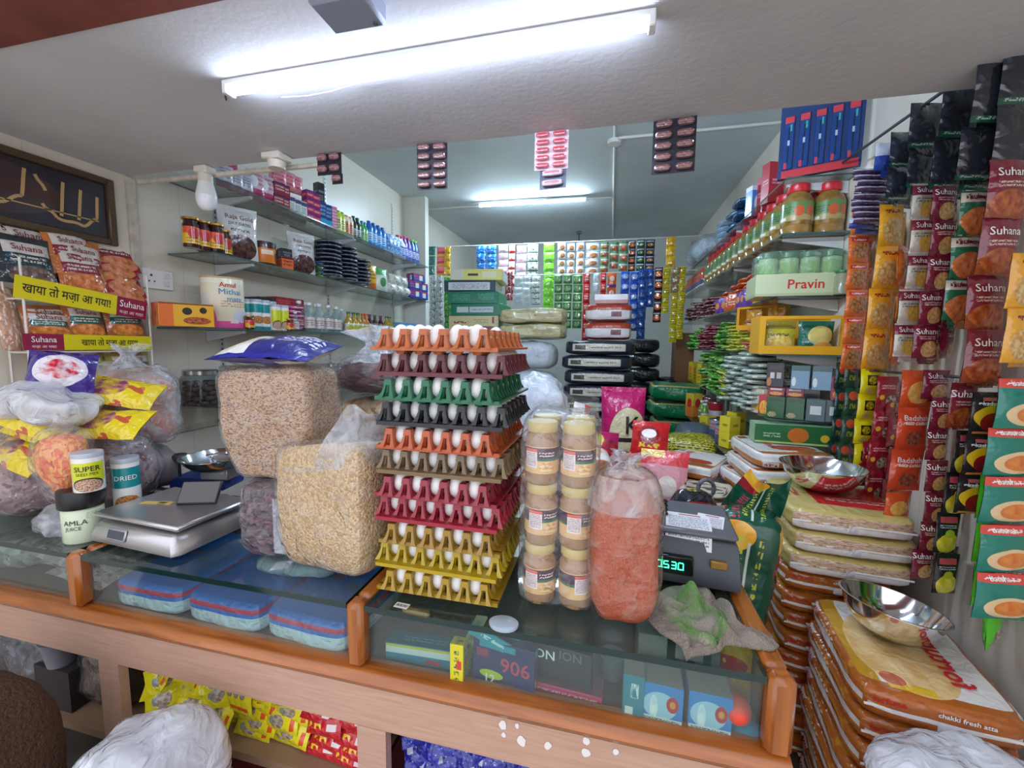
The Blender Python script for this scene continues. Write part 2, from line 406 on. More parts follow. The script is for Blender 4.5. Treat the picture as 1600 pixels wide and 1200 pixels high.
# ================================================================== THE ROOM
XL, XR, YB, ZS, ZC = -2.31, 1.17, 6.75, 2.38, 3.2
def tilewall(name, col, tw, th):
    m = bpy.data.materials.new(name); m.use_nodes = True; nt = m.node_tree; N = nt.nodes.new; L = nt.links.new
    b = nt.nodes['Principled BSDF']; b.inputs['Roughness'].default_value = .35
    tc = N('ShaderNodeTexCoord'); sp = N('ShaderNodeSeparateXYZ'); L(tc.outputs['Object'], sp.inputs[0]); cb = N('ShaderNodeCombineXYZ')
    L(sp.outputs[1], cb.inputs[0]); L(sp.outputs[2], cb.inputs[1])
    br = N('ShaderNodeTexBrick'); br.offset = 0; br.inputs['Scale'].default_value = 1; br.inputs['Brick Width'].default_value = tw; br.inputs['Row Height'].default_value = th
    br.inputs['Mortar Size'].default_value = .0025; br.inputs['Color1'].default_value = lin(col); br.inputs['Color2'].default_value = lin([c*.975 for c in col]); br.inputs['Mortar'].default_value = lin([c*.93 for c in col])
    L(cb.outputs[0], br.inputs[0])
    n = N('ShaderNodeTexNoise'); n.inputs['Scale'].default_value = 3; n.inputs['Detail'].default_value = 5; L(tc.outputs['Object'], n.inputs[0])
    mr = N('ShaderNodeMapRange'); mr.inputs[3].default_value = .93; mr.inputs[4].default_value = 1.04; L(n.outputs[0], mr.inputs[0])
    mx = N('ShaderNodeVectorMath'); mx.operation = 'MULTIPLY'; L(br.outputs[0], mx.inputs[0]); L(mr.outputs[0], mx.inputs[1]); L(mx.outputs[0], b.inputs['Base Color'])
    return m
wallm = tilewall('cream_wall_tiles', (232, 224, 208), .62, .62)
paint = mat('white_ceiling_paint', (208, 206, 208), .8, bump=.10, bscale=45, vary=.05, vscale=2)
paint2 = mat('rear_ceiling_paint', (205, 212, 214), .8, vary=.05, vscale=1.5)
backm = mat('rear_wall_paint', (190, 190, 182), .8)
floorm = mat('dark_floor_tiles', (92, 84, 78), .5, vary=.2)
struct('floor', MB().box(-5, .2, -.1, 4, YB+.2, 0), floorm)
struct('floor', MB().box(-6, -5, -.12, 5, .199, -.005), mat('pale_street_concrete', (196, 190, 182), .8, vary=.08))
struct('wall_left', MB().box(XL-.12, -.4, 0, XL, YB+.12, ZC+.1), wallm)
struct('wall_right', MB().box(XR, -.4, 0, XR+.12, YB+.12, ZC+.1), wallm)
struct('wall_back', MB().box(XL, YB, 0, XR, YB+.12, ZC+.1), backm)
struct('ceiling', MB().box(XL-.12, 1.62, ZC, XR+.12, YB+.12, ZC+.1), paint2)
struct('trim_1', MB().box(XL, .86, ZS, XR, 1.615, ZC+.06), paint)                          # low slab over the counter
pw = mat('pillar_paint', (226, 224, 214), .6)
struct('trim_2', MB().box(XL, 4.41, 0, -2.055, 4.50, ZC), pw)                       # pillar at the end of the left shelves
struct('trim_3', MB().box(XL, .30, ZS-.004, XR, .855, ZS+.25), mat('red_brown_beam_paint', (128, 62, 54), .5, vary=.15)) # shutter beam over the opening
# conduits and casings on the left wall
cond = mat('old_white_conduit', (206, 196, 180), .5, vary=.12, vscale=20)
def cable(name, pts, r, m, label, cat='conduit', n=8, group=None):
    return tag(MB().tube(pts, r, n).build(name, m), label, cat, group)
tag(MB().box(XL, 1.60, 1.10, XL+.018, 1.64, 2.375, bev=.003).build('wall_conduit', cond), 'upright white cable casing at the corner beside the socket', 'conduit')
tag(MB().box(XL, 1.642, 1.085, XL+.018, 3.0, 1.115, bev=.003).build('wall_conduit', cond), 'long horizontal cable casing low on the left wall behind the bags', 'conduit')
tag(MB().tube([(XL+.05, 1.635, 2.355), (-1.2, 1.635, 2.355)], .012).build('wall_conduit', cond), 'white pipe running under the slab edge to the bulb holder', 'conduit')
# bulb on its holder
t = thing('light_bulb', 'white screw-in bulb hanging from holder above the honey jars', 'light bulb', at(320, 262, y=1.60))
p0 = t.location.copy(); drop = ZS - p0.z
mb = MB().box(-.035, -.03, drop-.035, .035, .03, drop-.001, bev=.006).lathe([(.03, drop-.07), (.03, drop-.036)], 16); mb.lathe([(.019, -.02), (.019, drop-.06)], 16)
mb.build('bulb_holder', mat('bulb_holder_white', (225, 218, 205), .4), t)
MB().lathe([(.0, -.190), (.020, -.187), (.034, -.172), (.041, -.150), (.0415, -.125)], 24).build('diffuser', mat('bulb_diffuser', (245, 246, 250), .25), t)
MB().lathe([(.0422, -.126), (.040, -.112), (.029, -.065), (.022, -.035), (.018, 0)], 24).build('bulb_body', white, t)
t = thing('lamp_holder', 'empty white lamp holder on the slab edge left of the hanging cards', 'lamp holder', at(432, 246, y=1.56))
d2 = ZS - t.location.z
MB().box(-.045, -.04, d2-.03, .045, .04, d2-.001, bev=.006).lathe([(.032, d2-.06), (.036, d2-.031)], 18).build('base', mat('bulb_holder_white'), t)
MB().lathe([(.017, -.035), (.02, -.03), (.02, d2-.055)], 16).build('socket', mat('bulb_holder_white'), t)
# front batten light
tubew = mat('lit_tube', (214, 230, 255), emit=TUBE_POWER); tubew2 = mat('lit_rear_tube', (205, 232, 255), emit=TUBE2_POWER)
a = at(357, 148, z=2.345); b = at(1020, 44, z=2.345)
def batten(name, a, b, zc, tm, label):
    L_ = (b-a).length; t = thing(name, label, 'tube light', ((a.x+b.x)/2, (a.y+b.y)/2, zc), math.atan2(b.y-a.y, b.x-a.x))
    MB().box(-L_/2, -.018, -.018, L_/2, .018, 0, bev=.003).build('housing', white, t)
    mb = MB(); N_ = 10
    V = []; Fs = []
    for sx in (-1, 1):
        for i in range(N_+1):
            q = pi*i/N_; V.append((sx*(L_/2-.012), -cos(q)*.017, -.0185-sin(q)*.02))
    Fs = [(i, i+1, N_+2+i, N_+1+i) for i in range(N_)]
    mb.add(V, Fs, 0); mb.build('diffuser', tm, t)
    for sx in (-1, 1): MB().box(min(sx*(L_/2-.011), sx*(L_/2+.006)), -.019, -.04, max(sx*(L_/2-.011), sx*(L_/2+.006)), .019, -.001, bev=.003).build('end_cap', white, t)
    return t
batten('batten_light', a, b, ZS, tubew, 'long lit tube light across the low ceiling above the counter')
a = at(748, 323, z=ZC-.055); b = at(916, 313, z=ZC-.055)
batten('batten_light', a, b, ZC-.02, tubew2, 'lit tube light on the far ceiling at the back of the shop')
s = at(352, 150, z=2.37); e = at(420, 245, y=1.63)
cable('electric_wire', [s, at(360, 185, y=1.40), at(385, 225, y=1.58), at(398, 238, y=1.61), e], .0025, dark, 'thin dark cord drooping from left end of the front tube light', 'cord')
cable('electric_wire', [at(440, 152, y=1.17), at(480, 150, y=1.175), at(520, 142, y=1.18), at(560, 130, y=1.18), at(612, 122, y=1.175)], .0018, mat('pale_cord', (190, 150, 160), .5), 'thin pale wire looped under the front tube light', 'cord')
q = at(548, 15, z=ZS-.03)
t = thing('junction_box', 'grey square junction box on ceiling above front tube light', 'junction box', (q.x, q.y-.01, ZS-.0005))
mb = MB(); mb.box(-.07, -.05, -.05, .07, .05, 0, bev=.008); mb.build('casing', mat('box_grey', (150, 156, 176), .5), t)
MB().lathe([(.006, -.054), (.006, -.0505)], 10, c=(.05, .03, 0)).build('screw', steel, t)
# rear ceiling conduits
cable('ceiling_conduit', [(-.03, 1.7, ZC-.012), (-.03, 6.5, ZC-.012)], .011, pw, 'white conduit running lengthwise along the far ceiling', 'conduit')
p = at(925, 215, z=ZC-.012); p2 = at(1205, 192, z=ZC-.012)
cable('ceiling_conduit', [(-.0, p.y, ZC-.034), (XR-.02, p.y, ZC-.034)], .011, pw, 'white conduit crossing the far ceiling towards the right wall', 'conduit')
p = at(700, 322, z=ZC-.012)
cable('ceiling_conduit', [(XL+.02, p.y, ZC-.034), (-.05, p.y, ZC-.034)], .009, pw, 'white conduit crossing the ceiling to the far tube light', 'conduit')
q = at(922, 222, z=ZC-.02); t = MB().lathe([(.05, -.03), (.055, -.001)], 14).build('ceiling_rose', pw, loc=(-.03, q.y, ZC-.024)); tag(t, 'round white conduit box where ceiling conduits meet', 'junction box')
tubew3 = mat('lit_slab_tube', (210, 232, 255), emit=TUBE3_POWER)
t = batten('batten_light', Vector((-.79, 0, 0)), Vector((.43, 0, 0)), 2.432, tubew3, 'tube light on back of the slab, its glowing left end beside a card')
t.location = (-.18, 1.617, 2.428); t.rotation_euler = (pi/2, rad(-1.6), 0)
q = at(905, 362, y=6.2); t = thing('ceiling_hook', 'dark hook and bracket hanging from the far ceiling', 'hook', (q.x, 6.2, ZC))
MB().tube([(0, 0, 0), (0, 0, -.12), (.03, 0, -.17), (.02, 0, -.2), (-.02, 0, -.18)], .008).build('hook', dark, t)
MB().box(-.035, -.02, -.03, .035, .02, 0).build('bracket', dark, t)
# dark skirting line on right wall
struct('trim_4', MB().box(XR-.012, .9, .0, XR, 6.5, .90), mat('lower_wall_panel', (196, 188, 176), .4, vary=.06))

# ------------------------------------------------------------------ shelves
rail = mat('slotted_rail', (196, 200, 200), .4, metal=.3)
brk = mat('bracket_white', (205, 205, 205), .45)
LSH = [(2.43, 1.79, 'top'), (2.05, 1.78, 'second'), (1.66, 1.70, 'third'), (1.24, 1.79, 'lowest')]
for k, (z, y0, w_) in enumerate(LSH):
    t = thing('glass_shelf', w_+' glass shelf on left wall', 'shelf', (XL, y0, z), group='glass shelves on the left wall')
    y1 = 4.40-y0
    MB().box(.002, 0, -.009, .30, y1, -.001, [1, 1, 1, 1, 0, 0]).build('pane', [glassd, glasse2], t)
    for yy in (.28, 1.28, 2.35):
        mb = MB(); V = [(.004, yy-.012, -.012), (.27, yy-.012, -.012), (.27, yy-.012, -.025), (.004, yy-.012, -.075)]
        V += [(x, y+.018, zz) for x, y, zz in V]
        mb.add(V, [(0, 1, 2, 3), (7, 6, 5, 4), (0, 4, 5, 1), (1, 5, 6, 2), (2, 6, 7, 3), (3, 7, 4, 0)], 0, None, False); mb.build('bracket', brk, t)
for i, yy in enumerate((2.07, 3.07, 4.14)):
    mb = MB().box(XL, yy-.014, 1.13, XL+.0035, yy+.014, 3.05)
    for q in range(60): mb.box(XL+.0036, yy-.004, 1.16+q*.031, XL+.0042, yy+.004, 1.176+q*.031, 1)
    tag(mb.build('shelf_rail', [rail, dark]), ['nearest', 'middle', 'farthest'][i]+' slotted upright rail on the left wall', 'shelf rail')
RSH = [(2.47, 2.50, 'top', .85), (2.19, 2.50, 'second', .85), (1.865, 2.50, 'third', .85), (1.56, 2.46, 'fourth', .85), (1.215, 2.45, 'fifth', .84), (.95, 2.70, 'lowest', .70)]
shp = mat('painted_shelf_board', (176, 180, 178), .45)
for k, (z, y0, w_, xf) in enumerate(RSH):
    t = thing('glass_shelf', w_+' shelf on right wall', 'shelf', (XR, y0, z), group='shelves on the right wall')
    y1 = (5.6 if k < 5 else 4.2)-y0; dx = XR-xf
    MB().box(-dx, 0, -.010, -.002, y1, -.001, [1, 1, 1, 1, 0, 0]).build('pane', [glassd, glasse2], t)
    for yy in (.08, 1.0, 2.0) if k < 5 else (.3,):
        mb = MB(); V = [(-.004, yy, -.012), (-dx*.9, yy, -.012), (-dx*.9, yy, -.025), (-.004, yy, -.075)]
        V += [(x, y+.018, zz) for x, y, zz in V]
        mb.add(V, [(3, 2, 1, 0), (4, 5, 6, 7), (1, 5, 4, 0), (2, 6, 5, 1), (3, 7, 6, 2), (0, 4, 7, 3)], 0, None, False); mb.build('bracket', brk, t)

# ================================================================== COUNTER AND DISPLAY CASE
def woodmat(name, c1, c2, sc=(1, 14, 14), rough=.25, coat=.5):
    m = bpy.data.materials.new(name); m.use_nodes = True; nt = m.node_tree; N = nt.nodes.new; L = nt.links.new
    b = nt.nodes['Principled BSDF']; b.inputs['Roughness'].default_value = rough; b.inputs['Coat Weight'].default_value = coat; b.inputs['Coat Roughness'].default_value = .15
    tc = N('ShaderNodeTexCoord'); mp = N('ShaderNodeMapping'); mp.inputs['Scale'].default_value = sc; L(tc.outputs['Object'], mp.inputs[0])
    n = N('ShaderNodeTexNoise'); n.inputs['Scale'].default_value = 4; n.inputs['Detail'].default_value = 6; n.inputs['Distortion'].default_value = .5; L(mp.outputs[0], n.inputs[0])
    r = N('ShaderNodeValToRGB'); r.color_ramp.elements[0].position = .3; r.color_ramp.elements[1].position = .7
    r.color_ramp.elements[0].color = lin(c1); r.color_ramp.elements[1].color = lin(c2); L(n.outputs['Fac'], r.inputs[0]); L(r.outputs[0], b.inputs['Base Color'])
    return m
wood = woodmat('polished_orange_wood', (140, 74, 22), (184, 106, 40))
wood2 = woodmat('polished_orange_wood_cross', (140, 74, 22), (184, 106, 40), (14, 1, 14))
wood3 = woodmat('polished_orange_wood_upright', (140, 74, 22), (184, 106, 40), (14, 14, 1))
lam = woodmat('pink_beech_laminate', (188, 146, 124), (202, 162, 140), (2, 30, 30), .45, .1)
CX0, CX1, CY0, CY1, ZT = -2.9, .35, .855, 1.36, .96
t = thing('shop_counter', 'long shop counter with orange wood frame and pinkish laminate front', 'counter', (0, 0, 0))
# rounded lower rail
def railprof(x0, x1, z0, z1, y0):
    mb = MB(); pts = [(y0+.03, z0), (y0-.004, z0), (y0-.020, z0+.010), (y0-.026, (z0+z1)/2), (y0-.020, z1-.010), (y0-.004, z1), (y0+.03, z1)]
    V = [(x, p[0], p[1]) for x in (x0, x1) for p in pts]; n = len(pts)
    mb.add(V, [(i, n+i, n+(i+1) % n, (i+1) % n) for i in range(n)]+[tuple(range(n)), tuple(range(n, 2*n))[::-1]]); return mb
railprof(-2.9, .372, .748, .795, CY0).build('lower_rail', wood, t)
railx = [(-1.555, -1.505), (-.612, -.565), (.322, .372)]
for x0, x1 in railx:
    MB().box(x0, CY0-.018, .796, x1, CY0+.028, ZT+.004, bev=.012).build('post', wood3, t)
    MB().box(x0+.002, CY0+.029, ZT-.03, x1-.002, CY1, ZT+.003, bev=.010).build('top_rail', wood2, t)
# band, stiles, sides below
mb = MB().box(-2.9, CY0-.006, .635, .36, CY0+.02, .747)
def blob(cx, cz, r, sx, sz, seed):
    n = 14; V = [(cx, CY0-.0075, cz)]
    for i in range(n):
        a = 2*pi*i/n; k = r*(1+.35*noise.noise(Vector((cos(a)*1.5+seed, sin(a)*1.5, seed)))); V.append((cx+cos(a)*k*sx, CY0-.0075, cz+sin(a)*k*sz))
    mb.add(V, [(0, 1+i, 1+(i+1) % n) for i in range(n)], 1, None, False)
for i, (px, py, r) in enumerate([(786, 1133, 7), (787, 1148, 4), (815, 1158, 8), (808, 1134, 4), (856, 1165, 6), (920, 1146, 5), (916, 1158, 6), (916, 1176, 7), (963, 1152, 5), (962, 1175, 5), (1116, 1185, 8)]):
    q = at(px, py, y=CY0-.007); blob(q.x, q.z, r*.00135, 1, 1.15, i*1.3)
mb.build('front_band', [lam, mat('peeled_white_patch', (232, 226, 222), .6)], t)
for x0, x1 in ((-1.47, -1.392), (-.592, -.512), (.29, .36)):
    MB().box(x0, CY0-.006, 0, x1, CY0+.02, .634).build('stile', lam, t)
MB().box(.345, CY0+.021, 0, .362, CY1, .95).build('side_panel', lam, t)
MB().box(-2.9, CY1-.015, 0, .344, CY1, ZT-.031).build('back_panel', mat('dark_case_board', (74, 64, 58), .7), t)
MB().box(-2.9, CY0+.021, .755, .344, CY1-.016, .78).build('case_floor', mat('case_floor_board', (92, 78, 66), .6), t)
MB().box(-1.39, CY0+.021, .40, -.594, CY1-.016, .425).build('lower_board', mat('lower_shelf_board', (150, 120, 96), .6), t)
for x0, x1 in ((-2.9, -1.556), (-1.504, -.613), (-.564, .321)):
    MB().box(x0+.001, CY0-.006, ZT-.0175, x1-.001, CY1-.002, ZT-.002, [1, 1, 1, 1, 0, 0]).build('glass_top', [glassd, glasse], t)
    MB().box(x0+.001, CY0+.014, .797, x1-.001, CY0+.018, ZT-.019).build('glass_front', glassp, t)

# ================================================================== EGG TRAYS
PIT = .0495
eggm = mat('egg_shell', (238, 236, 232), .4, bump=.03, bscale=300)
def plastic(name, col): return mat('tray_'+name, col, .32, coat=.2)
def tray_mb(nx, ny):
    mb = MB(); W_ = .318; D_ = .318; r = .006
    wx = nx*PIT/2; wy = ny*PIT/2
    # rim: four bevelled bars
    for x0, y0, x1, y1 in ((-W_/2, -D_/2, W_/2, -wy+.004), (-W_/2, wy-.004, W_/2, D_/2), (-W_/2, -wy, -wx+.004, wy), (wx-.004, -wy, W_/2, wy)): mb.box(x0, y0, 0, x1, y1, .006)
    mb.box(-W_/2, -D_/2-.001, -.003, W_/2, -D_/2+.002, .0065)
    g = .0035
    for i in range(nx+1): mb.box(-wx+i*PIT-g, -wy, .001, -wx+i*PIT+g, wy, .006)
    for j in range(ny+1): mb.box(-wx, -wy+j*PIT-g, .0015, wx, -wy+j*PIT+g, .0058)
    # pillars: four flared legs that meet in a cap
    for i in range(nx+1):
        for j in range(ny+1):
            cx = -wx+i*PIT; cy = -wy+j*PIT; h = .048
            LV = [(.0215, .013, .004), (.0140, .0075, .018), (.0095, .0050, .034), (.0072, .0050, h)]
            V = []; Fs = []
            for sx in (-1, 1):
                for sy in (-1, 1):
                    o = len(V)
                    for b, k, z in LV: V += [(cx+sx*b, cy+sy*b, z), (cx+sx*(b-k), cy+sy*b, z), (cx+sx*(b-k), cy+sy*(b-k), z), (cx+sx*b, cy+sy*(b-k), z)]
                    for q in range(3):
                        for w in range(4):
                            f = (o+q*4+w, o+q*4+(w+1) % 4, o+q*4+4+(w+1) % 4, o+q*4+4+w); Fs.append(f if sx*sy < 0 else f[::-1])
            o = len(V); c2 = .0088
            V += [(cx-c2*1.2, cy-c2*1.2, h-.014), (cx+c2*1.2, cy-c2*1.2, h-.014), (cx+c2*1.2, cy+c2*1.2, h-.014), (cx-c2*1.2, cy+c2*1.2, h-.014), (cx-c2, cy-c2, h), (cx+c2, cy-c2, h), (cx+c2, cy+c2, h), (cx-c2, cy+c2, h)]
            Fs += [(o, o+1, o+5, o+4), (o+1, o+2, o+6, o+5), (o+2, o+3, o+7, o+6), (o+3, o, o+4, o+7), (o+4, o+5, o+6, o+7)]
            mb.add(V, Fs, 0, None, False)
    # cups reaching below the rim
    for i in range(nx):
        for j in range(ny):
            if 0 < i < nx-1 and 0 < j < ny-1: continue
            mb.lathe([(.010, -.0115), (.016, -.0012)], 6, c=(-wx+(i+.5)*PIT, -wy+(j+.5)*PIT, 0))
    return mb
egg_mb = MB(); P_ = []
for i in range(13):
    q = pi*i/12; zz = -cos(q); r = sin(q)*(1-.13*zz); P_.append((max(r, .0)*.0232, zz*.0298))
egg_mb.lathe(P_, 18, cap=False)
eggk = egg_mb.build('egg', eggm); tag(eggk, '-', 'egg'); EGG = Kind(eggk)
TR = [('mustard yellow', (168, 134, 30)), ('bright yellow', (180, 152, 18)), ('dull mustard', (156, 120, 36)), ('crimson', (158, 30, 50)), ('raspberry red', (150, 36, 54)), ('smoky brown', (122, 98, 66)),
      ('orange', (184, 84, 38)), ('black', (24, 26, 32)), ('green', (20, 104, 68)), ('maroon', (96, 24, 38)), ('light orange', (186, 98, 44))]
EX, EY, EZ = -.399, 1.062, ZT+.016
trs = {}
for k, (cn, c) in enumerate(TR):
    odd = k % 2 == 1
    if odd not in trs:
        trs[odd] = tray_mb(6, 5) if odd else tray_mb(5, 6)
    nx, ny = (6, 5) if odd else (5, 6)
    z = EZ+k*.0606; jx = (rnd.random()-.5)*.008; jy = (rnd.random()-.5)*.006; ja = (rnd.random()-.5)*.03
    lab = cn+' plastic egg tray, '+('lowest of the tall stack on the counter' if k == 0 else 'topmost of the tall stack on the counter' if k == 10 else ORD[k]+' from the bottom of the stack')
    t = trs[odd].build('egg_tray', plastic(cn.replace(' ', '_'), c), loc=(EX+jx, EY+jy, z), rz=ja); tag(t, lab, 'egg tray', 'plastic egg trays stacked on the counter')
    top = k == 10
    for i in range(nx):
        for j in range(ny):
            if not (top or j == 0 or i == nx-1 or (k > 8 and j == 1 and False)): continue
            if top and rnd.random() < .42 and not (j < 1): continue
            lx = -nx*PIT/2+(i+.5)*PIT; ly = -ny*PIT/2+(j+.5)*PIT
            x = EX+jx+lx*cos(ja)-ly*sin(ja); y = EY+jy+lx*sin(ja)+ly*cos(ja)
            where = ('in the front row, '+ORD[i]+' from the left') if j == 0 else (ORD[j]+' row back, '+ORD[i]+' from the left' if top else 'on the right side, '+ORD[j]+' from the front')
            EGG.put((x, y, z+.0303), 'white egg in the %s tray, %s' % (cn, where), (rnd.uniform(-.05, .05), rnd.uniform(-.05, .05), rnd.uniform(0, 6)), group='white eggs in the plastic trays')

# ================================================================== THINGS ON THE COUNTER


def shell(mb, w, d, h, seed, e=4.5, n=11, cr=.006, top=None):
    """thin bag skin round a filled block"""
    mb.soft(w, d, h, 0, n, e, seed, cr, 14); return mb
# oats / puffed seeds in tall bag
def tied_top(mb, z0, w, d, h, seed, mi=0, flare=.6, n=24, neck=.03, shift=0):
    def fn(u, v):
        a = 2*pi*u; 
        if v < .55: k = 1-(v/.55)**.8*(1-neck/(w/2))
        else: k = neck/(w/2)+(v-.55)/.45*flare*(.6+.4*sin(3*a+seed))
        rx = w/2*k; ry = d/2*k; fo = 1+.16*sin(11*a+seed)*min(1, v*3)
        zz = z0+h*(v if v < .55 else .55+(v-.55)*(1+.25*sin(2*a+seed)))
        return Vector((cos(a)*rx*fo+shift*v, sin(a)*ry*fo, zz+.006*noise.noise(Vector((cos(a)*3, sin(a)*3, v*5+seed)))))
    mb.grid(fn, n*2, 10, mi)
    return mb
seedm = grain('puffed_seed_mix', [(206, 168, 132), (222, 190, 152), (176, 130, 96), (210, 172, 136), (146, 100, 72), (228, 200, 164)], 190, stretch=(1, 1, 1.7))
oatm = grain('rolled_oats', [(216, 182, 132), (230, 202, 156), (200, 160, 110), (224, 192, 142), (212, 176, 126)], 170)
cp = at(440, 742, y=1.04)
t = thing('grain_bag', 'tall clear bag of pale puffed seeds standing on the dark date pack', 'bag', (-.99, 1.07, 1.185), .12)
mb = MB(); mb.soft(.29, .20, .335, 0, 16, 8, 3, .009, 7, c=(0, 0, 0))
# narrow the foot of the block
mb.v = [(x*(.72+.28*min(1, max(0, z/.17)))+.012, y*(.8+.2*min(1, max(0, z/.2))), z) for x, y, z in mb.v]
mb.build('seeds', seedm, t)
mb = MB(); mb.soft(.30, .21, .345, 0, 16, 8, 3, .010, 7, c=(0, 0, -.003)); mb.v = [(x*(.72+.28*min(1, max(0, z/.17)))+.012, y*(.8+.2*min(1, max(0, z/.2))), z) for x, y, z in mb.v]
mb.grid(lambda u, v: Vector((-.135+.30*u, -.06+.10*u+.02*sin(v*9), .325+.05*v+.012*sin(u*14+v*4))), 16, 5)
mb.build('clear_bag', film, t)
# big open bag of oats
t = thing('grain_bag', 'large open clear bag of rolled oats beside the egg trays', 'bag', (-.735, 1.04, ZT+.001), -.12)
def oat(mb, g, top):
    mb.soft(.30+g, .25+g, .345+g, 0, 16, 8, 8, .012, 6)
    mb.v = [(x*(1-.12*max(0, 1-z/.12)*.8), y*(1-.10*max(0, 1-z/.12)), z+(.020*(x/.15)-.02*(y/.12) if z > .25 else 0)) for x, y, z in mb.v]
    return mb
oat(MB(), 0, 0).build('oats', oatm, t)
mb = oat(MB(), .012, 0)
def flare(u, v):
    a = 2*pi*u; c_, s_ = cos(a), sin(a); l = (abs(c_)**5+abs(s_)**5)**.2; x = c_/l*.155; y = s_/l*.13
    hh = .13*(.55+.45*sin(2*a+2.4))+.03*sin(5*a)+.02
    k = 1+.12*v*sin(3*a+1)-(.28*v if y < 0 and x < 0 else 0)
    return Vector((x*k, y*k, .30+hh*v+.02*(x/.15)+.008*sin(13*a)*v))
mb.grid(flare, 64, 7, 1)
mb.build('open_clear_bag', [film, film2], t)
MB().grid(lambda u, v: Vector((-.10-.05*v+.03*u, -.13-.015*v, .012-.010*v+.03*u)), 4, 4).build('bag_corner', film2, t)
# dates pack under the first bag
datem = grain('dark_dates', [(70, 38, 44), (92, 52, 56), (58, 30, 38), (110, 66, 66), (78, 44, 52)], 34, rough=.35, bump=1, stretch=(1, 1, 2.2))
t = thing('date_pack', 'shrink pack of dark pressed dates under the tall seed bag', 'pack', (-.975, 1.045, ZT+.001), .05)
MB().soft(.165, .17, .222, 0, 14, 5, 5, .008, 16).build('dates', datem, t)
MB().soft(.172, .177, .228, 0, 12, 5, 5, .007, 16).build('clear_wrap', clear('wrinkled_wrap', (250, 240, 248), .07, .1, bump=1.0, bscale=40, streak=.2), t)
MB().box(.05, -.093, .03, .088, -.089, .19).build('wrap_seam', film2, t)
# blue and white pouch lying on the seed bag
t = thing('snack_pouch', 'dark blue and white printed pouch lying on top of the seed bag', 'pouch', (-.955, 1.05, 1.520), .1)
pm_ = pmat('blue_white_pouch', (38, 40, 118), [('r', 0, 0, .36, 1, (226, 224, 220)), ('f', .17, .5, .15, .36, (214, 196, 160), (236, 226, 200), 12), ('r', 0, .0, 1, .08, (40, 44, 140)), ('r', .40, .40, .47, .60, (225, 228, 240)), ('t', .55, .38, .95, .72, (220, 225, 240), 3), ('e', .75, 1, .2, .28, (240, 240, 245))])
mb = MB(); mb.T = Matrix.Rotation(-rad(78), 4, 'X'); mb.T = Matrix.Translation((0, -.11, .03)) @ mb.T
mb.pouch(.31, .20, .07, 0, 4, .007, (14, 10)); mb.T = Matrix(); mb.v = [(x, y, z-.10*max(0, abs(x)-.08)) for x, y, z in mb.v]; mb.build('printed_pouch', pm_, t)

cashew = grain('cashew_nuts', [(206, 176, 130), (190, 156, 110), (150, 116, 84), (216, 190, 150)], 42, bump=1)
t = thing('grain_bag', 'clear bag of cashew nuts behind the two tall grain bags', 'bag', (-.90, 1.47, 1.08), 0)
MB().soft(.26, .20, .30, 0, 12, 4, 91, .015, 8).build('nuts', cashew, t); MB().soft(.275, .215, .315, 0, 12, 4, 91, .018, 8).build('clear_bag', film, t)
t = thing('tied_bag', 'tied clear bag of dark dried fruit lying on the cashew bag', 'bag', (-.90, 1.46, 1.40), .1)
MB().soft(.25, .20, .12, 0, 12, 3, 92, .012, 9).build('fruit', datem, t)
mb = MB().soft(.28, .23, .15, 0, 14, 3, 92, .018, 9); tied_top(mb, .12, .20, .16, .13, 4, 1, 1.0, 24, .022); mb.build('clear_bag', [film, film2], t)
tag(MB().soft(.28, .22, .115, [0]*6, 8, 6, 93, .004, 9).build('carton', mat('plain_kraft_board', (150, 116, 84), .8)), 'kraft carton on the counter under the cashew bag', 'box').location = (-.90, 1.47, .962)
# jars in clear bag : two stacks wide, two deep, three high
lidm = mat('cream_gold_lid', (206, 184, 118), .35)
jam = pmat('jar_paste', (170, 132, 92), [('n', 6, .62, (150, 108, 70))], rough=.25, bump=.1)
labm = pmat('jar_label', (228, 188, 128), [('r', 0, .58, 1, .96, (70, 30, 52)), ('r', 0, .48, 1, .58, (44, 110, 84)), ('r', .36, .22, .62, .92, (236, 228, 226)), ('r', .36, .80, .62, .92, (222, 90, 70)), ('t', .38, .26, .60, .78, (150, 120, 120), 9, 60), ('f', .8, .25, .14, .2, (214, 150, 80), (240, 214, 160), 12), ('t', .66, .62, .96, .82, (240, 220, 220), 2)])
def paste_jar():
    o = thing('food_jar', '-', 'jar')
    MB().lathe([(.0, .0), (.036, 0), (.041, .008), (.041, .108), (.034, .120), (.033, .124)], 24).build('glass_body', jam, o)
    MB().lathe([(.0418, .028), (.0418, .092)], 28, cap=False).build('label', labm, o)
    MB().lathe([(.036, .1245), (.0375, .127), (.0375, .145), (.035, .148)], 24).build('lid', lidm, o)
    return o
JK = Kind(paste_jar(), 'jars bagged together beside the eggs')
jx0, jy0 = -.155, .985
for k in range(3):
    for i in range(2):
        for j in range(2):
            lab = 'cream-lidded paste jar in clear bag, %s layer, %s %s' % (['bottom', 'middle', 'top'][k], ['front', 'rear'][j], ['left', 'right'][i])
            JK.put((jx0+i*.088+rnd.uniform(-.002, .002), jy0+j*.088, ZT+.006+k*.150), lab, (0, 0, rnd.uniform(-.5, .5)))
t = thing('clear_bag', 'tall clear bag holding the stacked paste jars', 'bag', (jx0+.044, jy0+.044, ZT+.001))
mb = MB().soft(.188, .188, .475, 0, 13, 9, 12, .005, 12)
mb.grid(lambda u, v: Vector((-.088+.176*u, .02+.03*sin(u*5)-.02*v, .465+.052*v+.006*sin(u*17))), 16, 4)
mb.build('bag_film', film, t)
